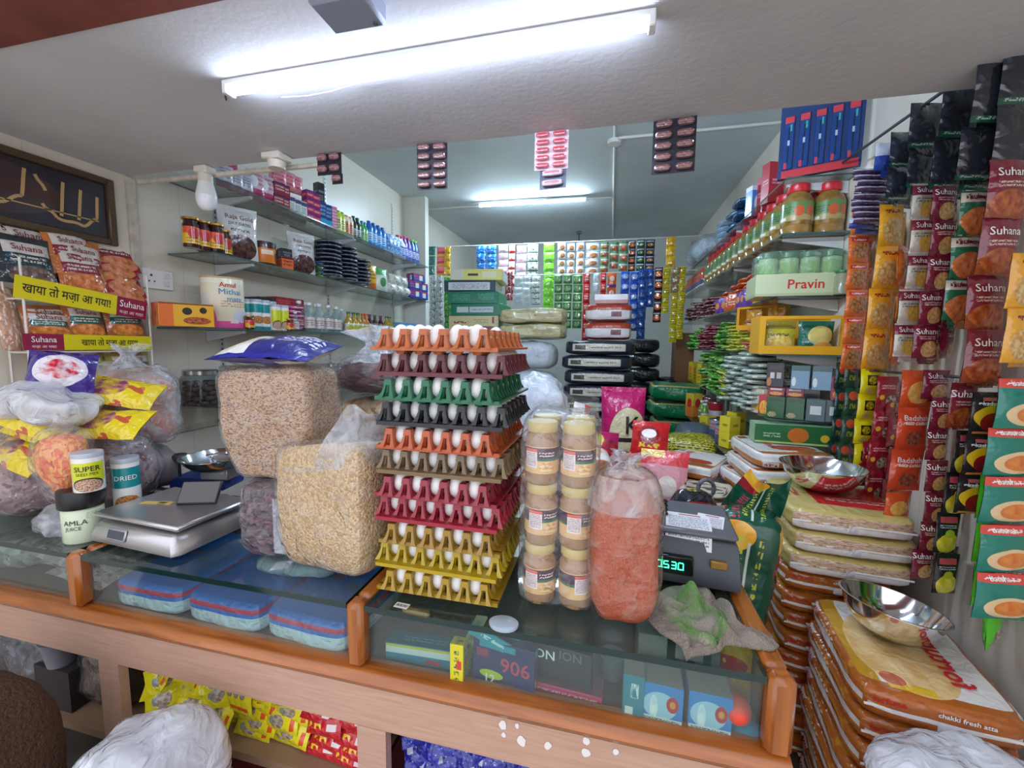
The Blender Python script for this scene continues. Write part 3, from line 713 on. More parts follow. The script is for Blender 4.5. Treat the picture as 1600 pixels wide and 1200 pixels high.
# orange bag
rusk = pmat('orange_lentil_loaf', (178, 82, 48), [('n', 14, .56, (172, 68, 34)), ('n', 40, .62, (204, 108, 64))], rough=.6, coat=0, bump=.5, bscale=90)
t = thing('orange_bag', 'tied clear bag of orange fried snack standing beside the jars', 'bag', (.043, .97, ZT+.001), .1)
mb = MB(); mb.soft(.150, .135, .315, 0, 14, 4, 21, .008, 10); mb.build('snack', rusk, t)
mb = MB(); mb.soft(.168, .150, .365, 0, 16, 3.6, 21, .009, 10)
tied_top(mb, .345, .10, .09, .045, 2, 1, .8, 24, .014)
mb.grid(lambda u, v: Vector(((.086-.02*v*v)*cos(2*pi*u)*(1+.05*sin(9*2*pi*u)*v), (.077-.02*v*v)*sin(2*pi*u)*(1+.05*sin(9*2*pi*u)*v), .27+.075*v)), 48, 5, 1)
mb.build('clear_bag', [clear('cloudy_bag_film', (255, 250, 246), .08, .12, bump=1, bscale=20, streak=.22, body=(232, 200, 186)), film2], t)

# ------------------------------------------------------------------ steel scale on the left
steel2 = mat('scale_steel', (196, 194, 196), .3, metal=.85, bump=.04, bscale=160)
t = thing('weighing_scale', 'stainless steel digital weighing scale on the left of the counter', 'scale', (-1.372, 1.03, ZT+.001), -.06)
mb = MB(); w, d = .185, .135
pr = [(1.0, .012), (1.0, .028), (.93, .062), (.86, .070)]
V = []
for k, z in pr:
    for sx, sy in ((-1, -1), (1, -1), (1, 1), (-1, 1)):
        for cx_, cy_ in (((1, .86), (.92, 1)) if sx*sy > 0 else ((.92, 1), (1, .86))): V.append((sx*w*k*cx_, sy*d*k*cy_*(1 if sy > 0 else 1), z))
Fs = [(r*8+i, r*8+(i+1) % 8, (r+1)*8+(i+1) % 8, (r+1)*8+i) for r in range(3) for i in range(8)]+[tuple(range(24, 32)), tuple(range(8))[::-1]]
mb.add(V, Fs, 0, None, False); mb.build('body', steel2, t)
mb = MB(); mb.T = Matrix.Translation((-.055, -.130, .045)) @ Matrix.Rotation(rad(-16), 4, 'X'); mb.box(-.04, -.006, -.018, .04, .0, .018, 1, bev=.004); mb.box(-.034, -.0072, -.012, .034, -.0062, .012, 0)
mb.build('display_window', [mat('lcd_dark', (70, 74, 84), .2), mat('display_frame_silver', (170, 172, 180), .3, metal=.5)], t)
MB().box(-.13, -.09, .0705, .13, .09, .080).build('spacer', black, t)
MB().box(-.182, -.122, .081, .182, .125, .097, bev=.006).build('pan_plate', steel2, t)
for sx in (-1, 1):
    for sy in (-1, 1): MB().lathe([(.012, 0), (.014, .0115)], 12, c=(sx*.13, sy*.09, 0)).build('foot', black, t)
px = MB(); px.T = Matrix.Rotation(rad(0), 4, 'X'); zt = ZT+.001+.0975
ph = thing('mobile_phone', 'black mobile phone propped on the steel scale plate', 'phone', (-1.305, 1.04, zt), .35)
mb = MB(); mb.T = Matrix.Translation((0, .005, .003)) @ Matrix.Rotation(rad(-36), 4, 'X'); mb.box(-.062, -.0, .0, .062, .009, .078, bev=.003)
mb.build('phone_body', black, ph)
mb = MB(); mb.T = Matrix.Translation((0, .005, .003)) @ Matrix.Rotation(rad(-36), 4, 'X'); mb.box(-.057, -.001, .005, .057, -.0004, .073); mb.build('screen', mat('phone_screen', (60, 56, 54), .12, coat=.5), ph)
tag(MB().box(-.052, -.010, 0, .052, .010, .002).build('paper_card', pmat('golden_card', (222, 190, 96), [('r', .55, .2, .8, .8, (60, 40, 30))], bump=0), loc=(-1.44, 1.025, zt), rz=.18), 'narrow golden printed card lying on the scale plate', 'card')
# canisters and jar left of the scale
def cyl_pack(name, label, cat, loc, r, h, bm, lid=None, lidh=.02, lr=1.03, group=None, rz=0, extra=None):
    o = thing(name, label, cat, loc, rz, group)
    b_ = MB().lathe([(r*.97, 0), (r, .003), (r, h-.002)], 28)
    if extra: extra(b_)
    b_.build('body', bm, o)
    if lid is not None: MB().lathe([(r*lr, h-.0015), (r*lr, h+lidh-.003), (r*lr*.96, h+lidh)], 28).build('lid', lid, o)
    return o
def cyltext(mb, body, size, r, z, mi, ang=0, align='CENTER', bold=.0):
    mb.text(body, size, lambda x, y: Vector((sin(x/r+ang)*(r+.0016), -cos(x/r+ang)*(r+.0016), z+y)), mi, align, bold)
p = at(148, 858, z=ZT); JL = Vector((p.x-.045, p.y+.03, ZT+.001))
j = thing('amla_jar', 'wide jar with black lid and pale green label left of scale', 'jar', (-1.618, .93, ZT+.001), .80)
mb = MB().lathe([(.047, 0), (.050, .004), (.050, .103), (.046, .109)], 28)
mb2 = MB(); cyltext(mb2, 'AMLA', .022, .0505, .068, 0, -.15); cyltext(mb2, 'JUICE', .016, .0505, .050, 0, -.25)
mb.build('body', pmat('amla_label', (214, 226, 196), [('e', .74, .2, .05, .12, (140, 180, 70)), ('e', .8, .16, .05, .1, (196, 200, 90)), ('t', .62, .7, .9, .9, (150, 180, 150), 4)], bump=0), j); mb2.build('lettering', inkk, j)
MB().lathe([(.055, .1095), (.0565, .112), (.0565, .163), (.054, .167)], 32).build('lid', black, j)
seedlab = pmat('seed_mix_label', (238, 236, 228), [('r', .0, .30, 1, .86, (214, 220, 40)), ('r', .9, 0, 1, 1, (238, 236, 228)), ('r', 0, 0, .1, 1, (238, 236, 228)), ('e', .5, .22, .34, .2, (60, 40, 30)), ('f', .5, .2, .3, .18, (226, 206, 170), (150, 60, 60), 30)], bump=0)
driedlab = pmat('dried_fruit_label', (240, 240, 238), [('r', 0, .62, 1, .93, (20, 146, 150)), ('r', 0, 0, 1, .12, (20, 146, 150)), ('f', .5, .36, .34, .14, (150, 60, 40), (226, 170, 90), 18)], bump=0)
greyl = mat('grey_clear_lid', (178, 184, 196), .2)
c = cyl_pack('seed_canister', 'seed mix canister with yellow-green label standing on the black-lidded jar', 'canister', (-1.57, .925, ZT+.168), .037, .108, seedlab, greyl, .012, rz=.95)
mb = MB(); cyltext(mb, 'SUPER', .022, .0375, .072, 0, bold=.006); cyltext(mb, 'SEED MIX', .0125, .0375, .056, 0); mb.build('lettering', [inkk, inkr], c)
c = cyl_pack('fruit_canister', 'teal and white dried fruit canister behind the scale', 'canister', (-1.60, 1.045, ZT+.001), .037, .222, driedlab, greyl, .014, rz=.95)
mb = MB(); cyltext(mb, 'DRIED', .022, .0375, .170, 0, bold=.008); mb.build('lettering', [inkw, inkr], c)
# steel pan and blue stand behind the scale
def bowl_mb(R, H, foot, thick=.002, lip=.006):
    P = [(foot*.02, .0), (foot, 0), (foot+(R-foot)*.45, H*.22), (R*.9, H*.62), (R, H), (R+lip, H+.001), (R+lip, H+.003), (R, H+.003), (R*.9-thick, H*.63), (foot+(R-foot)*.42, H*.24), (foot*.9, .003), (.0005, .003)]
    return MB().lathe(P, 48)
tag(bowl_mb(.125, .055, .06).build('steel_bowl', chrome, loc=(-1.585, 1.37, ZT+.100)), 'shallow steel weighing pan behind the left scale', 'bowl')
t = thing('mechanical_scale', 'old counter scale with arm behind the left digital scale', 'scale', (-1.70, 1.42, ZT+.001), .2)
MB().box(-.12, -.07, 0, .12, .07, .05, bev=.01).build('base', mat('blue_scale_base', (40, 70, 150), .4), t)
mb = MB().tube([(-.16, -.02, .105), (.09, .0, .150)], .006); mb.build('arm', steel2, t)
MB().lathe([(.008, .05), (.008, .125), (.04, .13), (.03, .145), (.0, .15)], 18, c=(-.1, -.03, 0)).build('weight_pin', dark, t)
MB().box(.03, -.08, .0505, .15, .0, .0985, bev=.005).build('pan_support', steel2, t)

# ------------------------------------------------------------------ scale with green display on the right
t = thing('digital_scale', 'grey counter scale with lit green display behind the orange bag', 'scale', (.235, 1.245, ZT+.001), -.08)
gm = mat('scale_grey_shell', (96, 100, 108), .35, coat=.2); pg = clear('plate_cover', (235, 240, 250), .25, .08, bump=.3)
mb = MB(); V = []
for k, (sx, y0, y1, z) in enumerate([(.118, -.125, .12, .012), (.118, -.125, .12, .03), (.112, -.10, .115, .12), (.104, -.088, .11, .13)]):
    V += [(-sx, y0, z), (sx, y0, z), (sx, y1, z), (-sx, y1, z)]
mb.add(V, [(r*4+i, r*4+(i+1) % 4, (r+1)*4+(i+1) % 4, (r+1)*4+i) for r in range(3) for i in range(4)]+[(12, 13, 14, 15), (3, 2, 1, 0)], 0, None, False); mb.build('body', mat('scale_dark_shell', (62, 66, 72), .4), t)
MB().box(-.112, -.105, .132, .112, .118, .150, bev=.008).build('plate', gm, t)
def dig(mb, ch, x, z, w, h, mi=0):
    seg = {'0': 'abcdef', '5': 'acdfg', '3': 'abcdg', '.': ''}[ch]; k = .0022
    y = -.1305
    S = {'a': (x, z+h, x+w, z+h+k), 'd': (x, z, x+w, z+k), 'g': (x, z+h/2, x+w, z+h/2+k), 'f': (x-k, z+h/2, x, z+h), 'b': (x+w, z+h/2, x+w+k, z+h), 'e': (x-k, z, x, z+h/2), 'c': (x+w, z, x+w+k, z+h/2)}
    for c_ in seg:
        a_, b_, c1, d1 = S[c_]; mb.box(a_, y, b_, c1, y+.001, d1, mi)
    if ch == '.': mb.box(x, y, z, x+k, y+.001, z+k, mi)
MB().box(-.105, -.130, .035, .005, -.112, .085, bev=.003).build('display_window', mat('display_black_glass', (6, 14, 14), .08, coat=.6), t)
mb = MB()
for i, ch in enumerate('0.530'): dig(mb, ch, -.085+[0, .013, .018, .036, .054][i], .050, .010, .018)
mb.build('lit_digits', mat('green_led', (40, 255, 150), emit=5), t)
MB().box(.045, -.1255, .065, .085, -.1135, .085, bev=.002).build('maker_plate', mat('brass_plate', (168, 128, 62), .35, metal=.5), t)
for sx in (-1, 1):
    for sy in (-1, 1): MB().lathe([(.012, 0), (.014, .0115)], 12, c=(sx*.09, sy*.09, 0)).build('foot', black, t)
bill = pmat('printed_bill', (232, 232, 236), [('t', .06, .06, .94, .86, (130, 130, 145), 13, 40), ('r', .3, .9, .8, .95, (180, 70, 70))], bump=0, rough=.7, coat=0)
def sheet(w, h, bend=.012): 
    mb = MB(); mb.grid(lambda u, v: Vector((w*(u-.5), h*(v-.5), .0005+bend*max(0, -(v-.35))*3)), 6, 8); mb.grid(lambda u, v: Vector((w*(u-.5), h*(v-.5), .0001+bend*max(0, -(v-.35))*3)), 6, 8, flip=True); return mb
def bent(w, h):
    def pt(u, v, o):
        s = (1-v)*h; flat = h*.62
        if s < flat: return Vector((w*(u-.5), .05-s, .0+o))
        q = s-flat; return Vector((w*(u-.5), .05-flat-q*.25-o, -q*.95+o*.3))
    mb = MB(); mb.grid(lambda u, v: pt(u, v, .0012), 3, 18); mb.grid(lambda u, v: pt(u, v, .0004), 3, 18, flip=True); return mb
tag(bent(.115, .15).build('newspaper_sheet', bill, loc=(.225, 1.20, ZT+.1535), rz=-.12), 'printed newspaper sheet lying on the right-hand scale', 'paper')
tag(bent(.07, .14).build('newspaper_sheet', bill, loc=(.285, 1.215, ZT+.1515), rz=-.28), 'second printed sheet sticking out under the newspaper on the scale', 'paper')
mb = MB()
for k in range(4): mb.tube([(.0+.028*cos(a*pi/8), .0+.012*sin(a*pi/8)+.004*k, .006+.010*k+.003*sin(a)) for a in range(17)], .0035, 6)
tag(mb.build('coiled_cable', black, loc=(.145, 1.225, ZT+.152)), 'coil of black cable at the left end of the right-hand scale', 'cable')
# rag
def rag(name, w, d, h, seed, m, lab, loc, rz):
    def fn(u, v):
        x = (u-.5)*w; y = (v-.5)*d
        k = sqrt(noise.noise(Vector((x*17, y*17, seed)))**2+.004)*1.3+.3*abs(noise.noise(Vector((x*42, y*42, seed+3)))); e = min(1, 8*min(u, 1-u, v, 1-v)+.15)
        return Vector((x+.03*noise.noise(Vector((x*14, y*14, seed+9))), y+.03*noise.noise(Vector((x*14, y*14, seed+19))), .004+h*k*e*1.4))
    mb = MB(); mb.grid(fn, 48, 40); mb.grid(lambda u, v: fn(u, v)-Vector((0, 0, .003)), 48, 40, flip=True)
    return tag(mb.build(name, m, loc=loc, rz=rz), lab, 'cloth')
rm = pmat('green_grey_rag', (150, 138, 126), [('f', .5, .45, .32, .4, (110, 150, 80), (168, 158, 144), 4)], rough=.9, coat=0, bump=.6, bscale=200)
rag('cleaning_cloth', .21, .21, .034, 4, rm, 'crumpled grey and green cleaning cloth on the glass right of orange bag', (.215, .985, ZT), .5)
# small items on the glass by the egg trays
t = thing('small_vial', 'small clear wrapped vial with barcode lying before the egg trays', 'vial', at(650, 962, z=ZT+.001)); t.rotation_euler = (0, 0, -.05)
mb = MB(); mb.T = Matrix.Rotation(pi/2, 4, 'Y'); mb.lathe([(.004, -.035), (.008, -.03), (.008, .03), (.003, .036)], 14, c=(-.009, 0, 0)); mb.build('vial_body', mat('amber_vial', (92, 84, 40), .15, coat=.6), t)
MB().box(-.055, -.008, .0165, -.020, .010, .0175).build('barcode_label', pmat('barcode', (232, 232, 228), [('t', .08, .1, .92, .9, (30, 30, 30), 1, 60)], bump=0), t)
t = tag(MB().lathe([(.032, 0), (.034, .003), (.034, .009), (.030, .011)], 28, sy=.72).build('round_lid', pmat('pale_blue_lid', (176, 192, 206), [], bump=0), loc=at(787, 978, z=ZT+.001)), 'pale blue round plastic lid on the glass beside the egg trays', 'lid')

# ================================================================== GOODS: BUILDERS
def softpk(name, w, d, t, m, seed=0, cat='packet'):
    return tag(MB().soft(w, d, t, [0]*6, 7, 2.7, seed, .007, 16).build(name, m), '-', cat)
def pk(name, w, h, t, m, seed=0, cat='packet', wr=.004, txt=None, n=(6, 8), crimp=.06, parts=None):
    """printed pillow pouch standing up; txt = list of (body, size, u, v, material index) with extra materials"""
    mb = MB(); fr = mb.pouch(w, h, t, 0, seed, wr, n, crimp); ms = [m]
    for body, size, u0, v0, im in (txt or []):
        if im not in ms: ms.append(im)
        mb.text(body, size, lambda x, y: fr(min(1, max(0, u0+x/w)), min(1, max(0, v0+y/h)))+Vector((0, -.0016 if size < .1 else -.014, 0)), ms.index(im), bold=.008)
    o = mb.build(name, ms); return tag(o, '-', cat)
def bx(name, w, d, h, m, side=None, top=None, cat='box', txt=None, bev=.0015):
    ms = [m, side or m, top or side or m]
    mb = MB().box(-w/2, -d/2, 0, w/2, d/2, h, [0, 1, 0, 1, 2, 2], bev=bev)
    for body, size, x0, z0, im in (txt or []):
        if im not in ms: ms.append(im)
        mb.text(body, size, lambda x, y: Vector((x0+x, -d/2-.0006, z0+y)), ms.index(im), bold=.012)
    return tag(mb.build(name, ms), '-', cat)
def bottle(name, r, h, body, cap, neck=.35, hs=.62, lab=None, cat='bottle', sy=1, capr=None, capm_h=.09):
    o = thing(name, '-', cat); nr = r*neck; cr = capr or nr*1.25
    MB().lathe([(r*.9, 0), (r, h*.03), (r, h*hs), (r*.85, h*(hs+.07)), (nr, h*(hs+.22)), (nr, h*(1-capm_h))], 16, sy=sy).build('bottle_body', body, o)
    MB().lathe([(cr, h*(1-capm_h)), (cr, h*.995), (cr*.9, h)], 14, sy=sy).build('cap', cap, o)
    if lab: MB().lathe([(r*1.015, h*.12), (r*1.015, h*(hs-.08))], 18, cap=False, sy=sy).build('label', lab, o)
    return o
LF, RF = rad(72), -rad(72)
def shelf_row(kind, z, x, pxs, label, rz, jit=.1, place=None, scale=None, sc=None):
    for i, p in enumerate(pxs):
        y = ys(p, x, z); s_ = 1 if sc is None else sc[i]
        kind.put((x, y, z), label % (ORD[i]+(' and farthest' if i == len(pxs)-1 and i > 0 else '')), (0, 0, rz+rnd.uniform(-jit, jit)), (s_, s_, s_))
lz = {'t': 2.4302, 's': 2.0502, 'h': 1.6602, 'j': 1.2402}

# -------------------------------------------------- left wall, top shelf
pinkbox = pmat('pink_white_pack', (222, 190, 202), [('r', 0, .0, 1, .35, (190, 60, 110)), ('t', .1, .45, .9, .9, (180, 90, 120), 3), ('e', .3, .6, .2, .2, (240, 240, 244))])
silverbox = pmat('silver_pink_pack', (206, 208, 218), [('r', 0, 0, 1, .25, (200, 90, 130)), ('t', .1, .35, .9, .85, (120, 110, 140), 4)])
redbox = pmat('dark_red_pack', (150, 24, 44), [('t', .1, .3, .9, .8, (230, 200, 200), 2), ('r', 0, .85, 1, 1, (60, 20, 90))])
whitebox = pmat('white_green_box', (226, 230, 226), [('r', 0, .7, 1, .95, (90, 70, 120)), ('t', .15, .15, .85, .6, (90, 150, 150), 4)])
purpbox = pmat('red_purple_box', (206, 40, 70), [('r', 0, .65, 1, 1, (100, 40, 140)), ('t', .1, .2, .9, .5, (240, 220, 220), 2)])
bluebox = pmat('dark_blue_box', (20, 60, 130), [('r', 0, 0, 1, .3, (40, 170, 220)), ('t', .1, .4, .9, .9, (150, 200, 240), 3)])
blackbox = pmat('black_box', (30, 34, 42), [('r', .1, .5, .9, .62, (120, 126, 130)), ('t', .2, .1, .8, .4, (150, 150, 160), 4)])
x = -2.10
k = Kind(pk('tissue_pack', .09, .12, .06, silverbox, 2), 'silver and pink packs on the top left shelf')
for i, (p, dz) in enumerate([(352, 0), (368, 0), (360, .115), (384, 0)]):
    k.put((x, ys(p, x, 2.43), lz['t']+dz), 'silver pink pack at near end of top left shelf, '+['first from the front', 'second from the front', 'lying on the others', 'fourth from the front'][i], (0, 0, LF))
k = Kind(pk('tissue_pack', .105, .17, .07, pinkbox, 3), 'pink packs on the top left shelf')
for i, p in enumerate((400, 416)): k.put((x, ys(p, x, 2.43), lz['t']), 'tall pink and white pack on top left shelf, %s from near end' % ORD[i], (0, 0, LF))
k = Kind(bx('small_carton', .07, .06, .075, redbox), 'dark red small cartons on the top left shelf')
for i, (p, dz) in enumerate([(428, 0), (437, 0), (430, .0755), (438, .0755)]): k.put((x+.02, ys(p, x, 2.43), lz['t']+dz), 'small dark red carton behind lamp holder, %s, %s one' % (['lower row', 'upper row'][i//2], ['near', 'far'][i % 2]), (0, 0, LF))
k = Kind(bx('small_carton', .06, .06, .10, whitebox), 'white small cartons on the top left shelf')
for i, p in enumerate((447, 457, 466, 474)): k.put((x+.02, ys(p, x, 2.43), lz['t']), 'small white carton on top left shelf, %s of the white row' % ORD[i], (0, 0, LF))
k = Kind(pk('tissue_pack', .12, .12, .06, pmat('rose_pack', (226, 150, 160), [('t', .1, .2, .9, .8, (200, 60, 80), 3)]), 9), 'rose packs piled over the cartons')
for i, p in enumerate((436, 450, 462)): k.put((x-.03, ys(p, x-.03, 2.43), lz['t']+.16), 'rose-coloured pack piled above the small cartons, %s from near end' % ORD[i], (0, 0, LF))
# support under the rose packs
k = Kind(bx('small_carton', .10, .07, .155, pinkbox), 'pink cartons at the back of the top shelf')
for i, p in enumerate((438, 452, 464)): k.put((x-.12, ys(p, x-.12, 2.43), lz['t']), 'pink carton at the back behind the white cartons, %s' % ORD[i], (0, 0, LF))
k = Kind(bx('soap_box', .055, .06, .048, purpbox), 'red and purple soap boxes')
for i in range(8): k.put((x+.03, ys(482+(i % 2)*10, x+.03, 2.43), lz['t']+(i//2)*.0485), 'red and purple soap box, %s layer up, %s side' % (ORD[i//2], ['near', 'far'][i % 2]), (0, 0, LF))
k = Kind(bx('toothpaste_box', .06, .06, .16, bluebox), 'dark blue boxes on the top left shelf')
for i, p in enumerate((501, 510)): k.put((x+.02, ys(p, x+.02, 2.43), lz['t']), 'dark blue box beside the red purple soap boxes, %s one' % ['near', 'far'][i], (0, 0, LF))
o = bx('perfume_box', .055, .055, .14, blackbox); o.location = (x-.0, ys(500, x, 2.43), lz['t']+.1605); o.rotation_euler = (0, 0, LF); tag(o, 'small tall black carton standing on the dark blue boxes', 'box')
o = bx('soap_box', .05, .05, .17, pmat('pink_carton', (222, 120, 160), [('t', .1, .1, .9, .9, (250, 220, 230), 6)])); o.location = (x+.02, ys(520, x+.02, 2.43), lz['t']); o.rotation_euler = (0, 0, LF); tag(o, 'narrow pink carton beside the yellow-green tubes', 'box')
cap_w = mat('cap_white', (236, 236, 236), .3)
def bot_row(name, pxs, r, h, bc, cc, lc, label, cat='bottle', hs=.62, neck=.4, z='t', xx=None, sc=None, sy=.7, grp=None):
    k = Kind(bottle(name, r, h, pmat('b_'+name+label[:14].replace(' ', '_'), bc, [], bump=0), mat('c_%d_%d_%d' % cc, cc, .3), neck, hs, pmat('l_'+name+label[:14].replace(' ', '_'), lc, [('t', .1, .15, .9, .85, (240, 240, 240) if sum(lc) < 420 else (60, 80, 90), 4, 16)], bump=0) if lc else None, cat, sy), grp or name.replace('_', ' ')+'s: '+label.split(' %s')[0][:40])
    shelf_row(k, lz[z], xx or x, pxs, label, LF, .15, sc=sc)
bot_row('lotion_tube', (528, 534), .034, .17, (206, 224, 60), (120, 190, 70), (226, 236, 120), 'yellow-green tube on the top left shelf, %s from near side', 'tube', .8, .6)
bot_row('lotion_tube', (541, 547), .034, .165, (240, 236, 226), (236, 130, 60), (240, 140, 70), 'white and orange tube on the top left shelf, %s', 'tube', .8, .6)
bot_row('oil_bottle', (553, 559), .034, .19, (30, 62, 44), (24, 90, 60), (36, 80, 56), 'dark green bottle on the top left shelf, %s', sy=.8)
bot_row('lotion_bottle', (566, 570), .032, .185, (60, 170, 90), (40, 120, 190), (150, 210, 120), 'light green bottle beside the blue bottles, %s')
bot_row('shampoo_bottle', (577, 584, 591, 598), .040, .215, (20, 110, 196), (18, 90, 180), (30, 150, 226), 'bright blue shampoo bottle on top left shelf, %s of four', hs=.72)
k = Kind(pk('wash_pouch', .13, .18, .05, pmat('blue_sachet_pouch', (96, 160, 220), [('n', 6, .55, (200, 220, 240)), ('t', .1, .3, .9, .8, (30, 80, 170), 3)]), 11), 'pale blue pouches on the top left shelf')
for i, p in enumerate((605, 611, 617)): k.put((x+.02, ys(p, x, 2.43), lz['t']), 'pale blue pouch hung low beyond the shampoo bottles, %s' % ORD[i], (0, 0, LF))
bot_row('cleaner_bottle', (622, 627), .05, .22, (230, 232, 236), (220, 60, 70), (40, 90, 190), 'white cleaner bottle with red cap near the pillar, %s')
bot_row('cleaner_bottle', (632, 638), .05, .24, (96, 60, 160), (200, 60, 140), (60, 90, 200), 'purple cleaner bottle near the pillar, %s')
bot_row('cleaner_bottle', (644, 649), .05, .25, (30, 110, 190), (150, 210, 60), (60, 60, 150), 'blue cleaner bottle with lime cap at far end, %s')

# -------------------------------------------------- left wall, second shelf
honeym = mat('dark_honey', (58, 18, 22), .12, coat=.7); goldlid = mat('gold_lid', (190, 140, 50), .3, metal=.6)
hlab = pmat('honey_label', (240, 190, 40), [('r', 0, .6, 1, 1, (226, 90, 50)), ('e', .5, .6, .24, .3, (200, 40, 50)), ('t', .2, .08, .8, .4, (120, 40, 30), 2)], bump=0)
k = Kind(bottle('honey_jar', .036, .145, honeym, goldlid, .84, .76, hlab, 'jar', capm_h=.07), 'honey jars under the bulb')
for i, (p, xx) in enumerate([(300, -2.05), (318, -2.05), (339, -2.03), (352, -2.10)]): k.put((xx, ys(p, xx, 2.05), lz['s']), 'dark honey jar with golden lid under the bulb, %s from the left' % ORD[i], (0, 0, LF))
k = Kind(bottle('honey_jar', .034, .175, honeym, mat('blue_cap', (24, 60, 160), .3), .84, .8, hlab, 'jar')); k.put((-2.16, ys(322, -2.16, 2.05), lz['s']), 'jar with blue lid standing behind the honey jars', (0, 0, LF))
datep = pmat('date_pouch', (214, 212, 210), [('f', .5, .22, .44, .24, (64, 40, 44), (110, 74, 70), 12), ('t', .25, .50, .75, .58, (90, 80, 90), 1)], rough=.22)
brown = mat('brown_gold_print', (120, 76, 40), .4)
k = Kind(pk('date_pouch', .20, .29, .09, datep, 6, 'pouch', .006, [('Raja Gold', .036, .5, .78, brown), ('DRY DATES', .022, .5, .655, inkk)], (14, 16)), 'silver pouches of dry dates')
k.put((-2.08, ys(374, -2.08, 2.05), lz['s']), 'large silver dry date pouch right of the honey jars', (rad(0), 0, rad(62)))
k.put((-2.08, ys(472, -2.08, 2.05), lz['s']), 'silver dry date pouch beside the black packets', (0, 0, rad(66)), (.94, .94, .94))
k = Kind(cyl_pack('biscuit_tin', '-', 'tin', (0, 0, 0), .070, .125, pmat('orange_brown_tin', (226, 122, 40), [('r', 0, .8, 1, 1, (70, 36, 34)), ('r', 0, 0, 1, .1, (70, 36, 34)), ('r', .3, .5, .62, .72, (240, 220, 190)), ('e', .78, .4, .12, .28, (110, 60, 40))], bump=0), mat('tin_brown', (60, 34, 34), .35), .012))
k.put((-2.09, ys(412, -2.09, 2.05), lz['s']), 'round orange and brown tin between the silver pouches', (0, 0, LF))
k = Kind(bottle('honey_jar', .042, .13, honeym, goldlid, .84, .76, hlab, 'jar')); k.put((-2.15, ys(430, -2.15, 2.05), lz['s']), 'gold-lidded jar behind the orange tin', (0, 0, LF))
o = bx('small_carton', .075, .06, .075, pmat('orange_carton', (224, 100, 40), [('t', .1, .2, .9, .8, (60, 30, 30), 2), ('r', 0, .85, 1, 1, (40, 30, 40))])); o.location = (-2.05, ys(446, -2.05, 2.05), lz['s']); o.rotation_euler = (0, 0, LF); tag(o, 'small orange carton on second left shelf between pouches', 'box')
o = bx('small_carton', .07, .05, .055, blackbox); o.location = (-2.06, ys(446, -2.06, 2.05), lz['s']+.0755); o.rotation_euler = (0, 0, LF); tag(o, 'black carton lying on the small orange carton', 'box')
k = Kind(bottle('spice_bottle', .034, .10, mat('green_jar', (70, 140, 40), .25), mat('blue_cap2', (30, 90, 180), .3), .8, .75, pmat('green_jar_label', (60, 120, 40), [('e', .5, .5, .3, .4, (40, 70, 160))], bump=0), 'jar')); k.put((-2.04, ys(503, -2.04, 2.05), lz['s']), 'small green jar with blue lid before the black packets', (0, 0, LF))
blackp = pmat('black_foil_packet', (44, 50, 64), [('r', 0, .4, 1, .55, (84, 94, 114)), ('n', 3, .62, (110, 120, 140))], rough=.2, coat=1, bump=.8)
k = Kind(softpk('foil_packet', .17, .20, .033, blackp, 21, 'packet'), 'black foil packets stacked on the second left shelf')
for c_, (p0_, n_) in enumerate([(512, 9), (538, 9), (560, 7)]):
    for i in range(n_): k.put((-2.03, ys(p0_+rnd.uniform(-1, 1), -2.03, 2.05), lz['s']+.003+i*.029), 'black foil packet, %s pile from near end, %s from the bottom' % (ORD[c_], ORD[i]), (rnd.uniform(-.04, .04), 0, rad(90)+rnd.uniform(-.15, .15)))
k = Kind(pk('snack_packet', .10, .20, .05, pmat('yellow_packet', (240, 190, 40), [('r', 0, 0, 1, .25, (226, 110, 40)), ('t', .15, .4, .85, .8, (150, 60, 30), 3)]), 5)); k.put((-2.04, ys(581, -2.04, 2.05), lz['s']), 'yellow packet standing after the black packets', (0, 0, LF)); 
k = Kind(pk('snack_packet', .14, .20, .06, pmat('green_white_packet', (220, 232, 214), [('r', 0, .7, 1, 1, (70, 170, 80)), ('e', .5, .4, .25, .2, (80, 150, 90))]), 6)); k.put((-2.04, ys(596, -2.04, 2.05), lz['s']), 'green and white packet on second left shelf', (0, 0, LF))
wp = pmat('white_floral_pack', (226, 224, 214), [('n', 5, .58, (150, 160, 140))], bump=.6)
k = Kind(pk('soft_pack', .15, .10, .08, wp, 7), 'white soft packs on the second left shelf')
for i, p in enumerate((611, 622, 633, 617, 628)): k.put((-2.05, ys(p, -2.05, 2.05), lz['s']+.09*(i//3)), 'white printed soft pack near the pillar, %s row, %s' % (['lower', 'upper'][i//3], ORD[i % 3]), (0, 0, LF))
k = Kind(bx('biscuit_box', .17, .10, .085, pmat('royal_blue_box', (30, 66, 160), [('r', .5, .2, .8, .8, (220, 220, 200)), ('r', 0, .85, 1, 1, (180, 40, 60)), ('t', .05, .2, .45, .8, (220, 60, 60), 2)])), 'blue boxes beside the pillar')
for i, (p, dz) in enumerate([(644, 0), (644, .086), (650, .172), (655, 0), (655, .086)]): k.put((-2.03, ys(p, -2.03, 2.05), lz['s']+dz), 'royal blue box near the pillar, %s column, layer %s' % (['near', 'near', 'far', 'far', 'far'][i], ['one', 'two', 'three', 'one', 'two'][i]), (0, 0, LF))

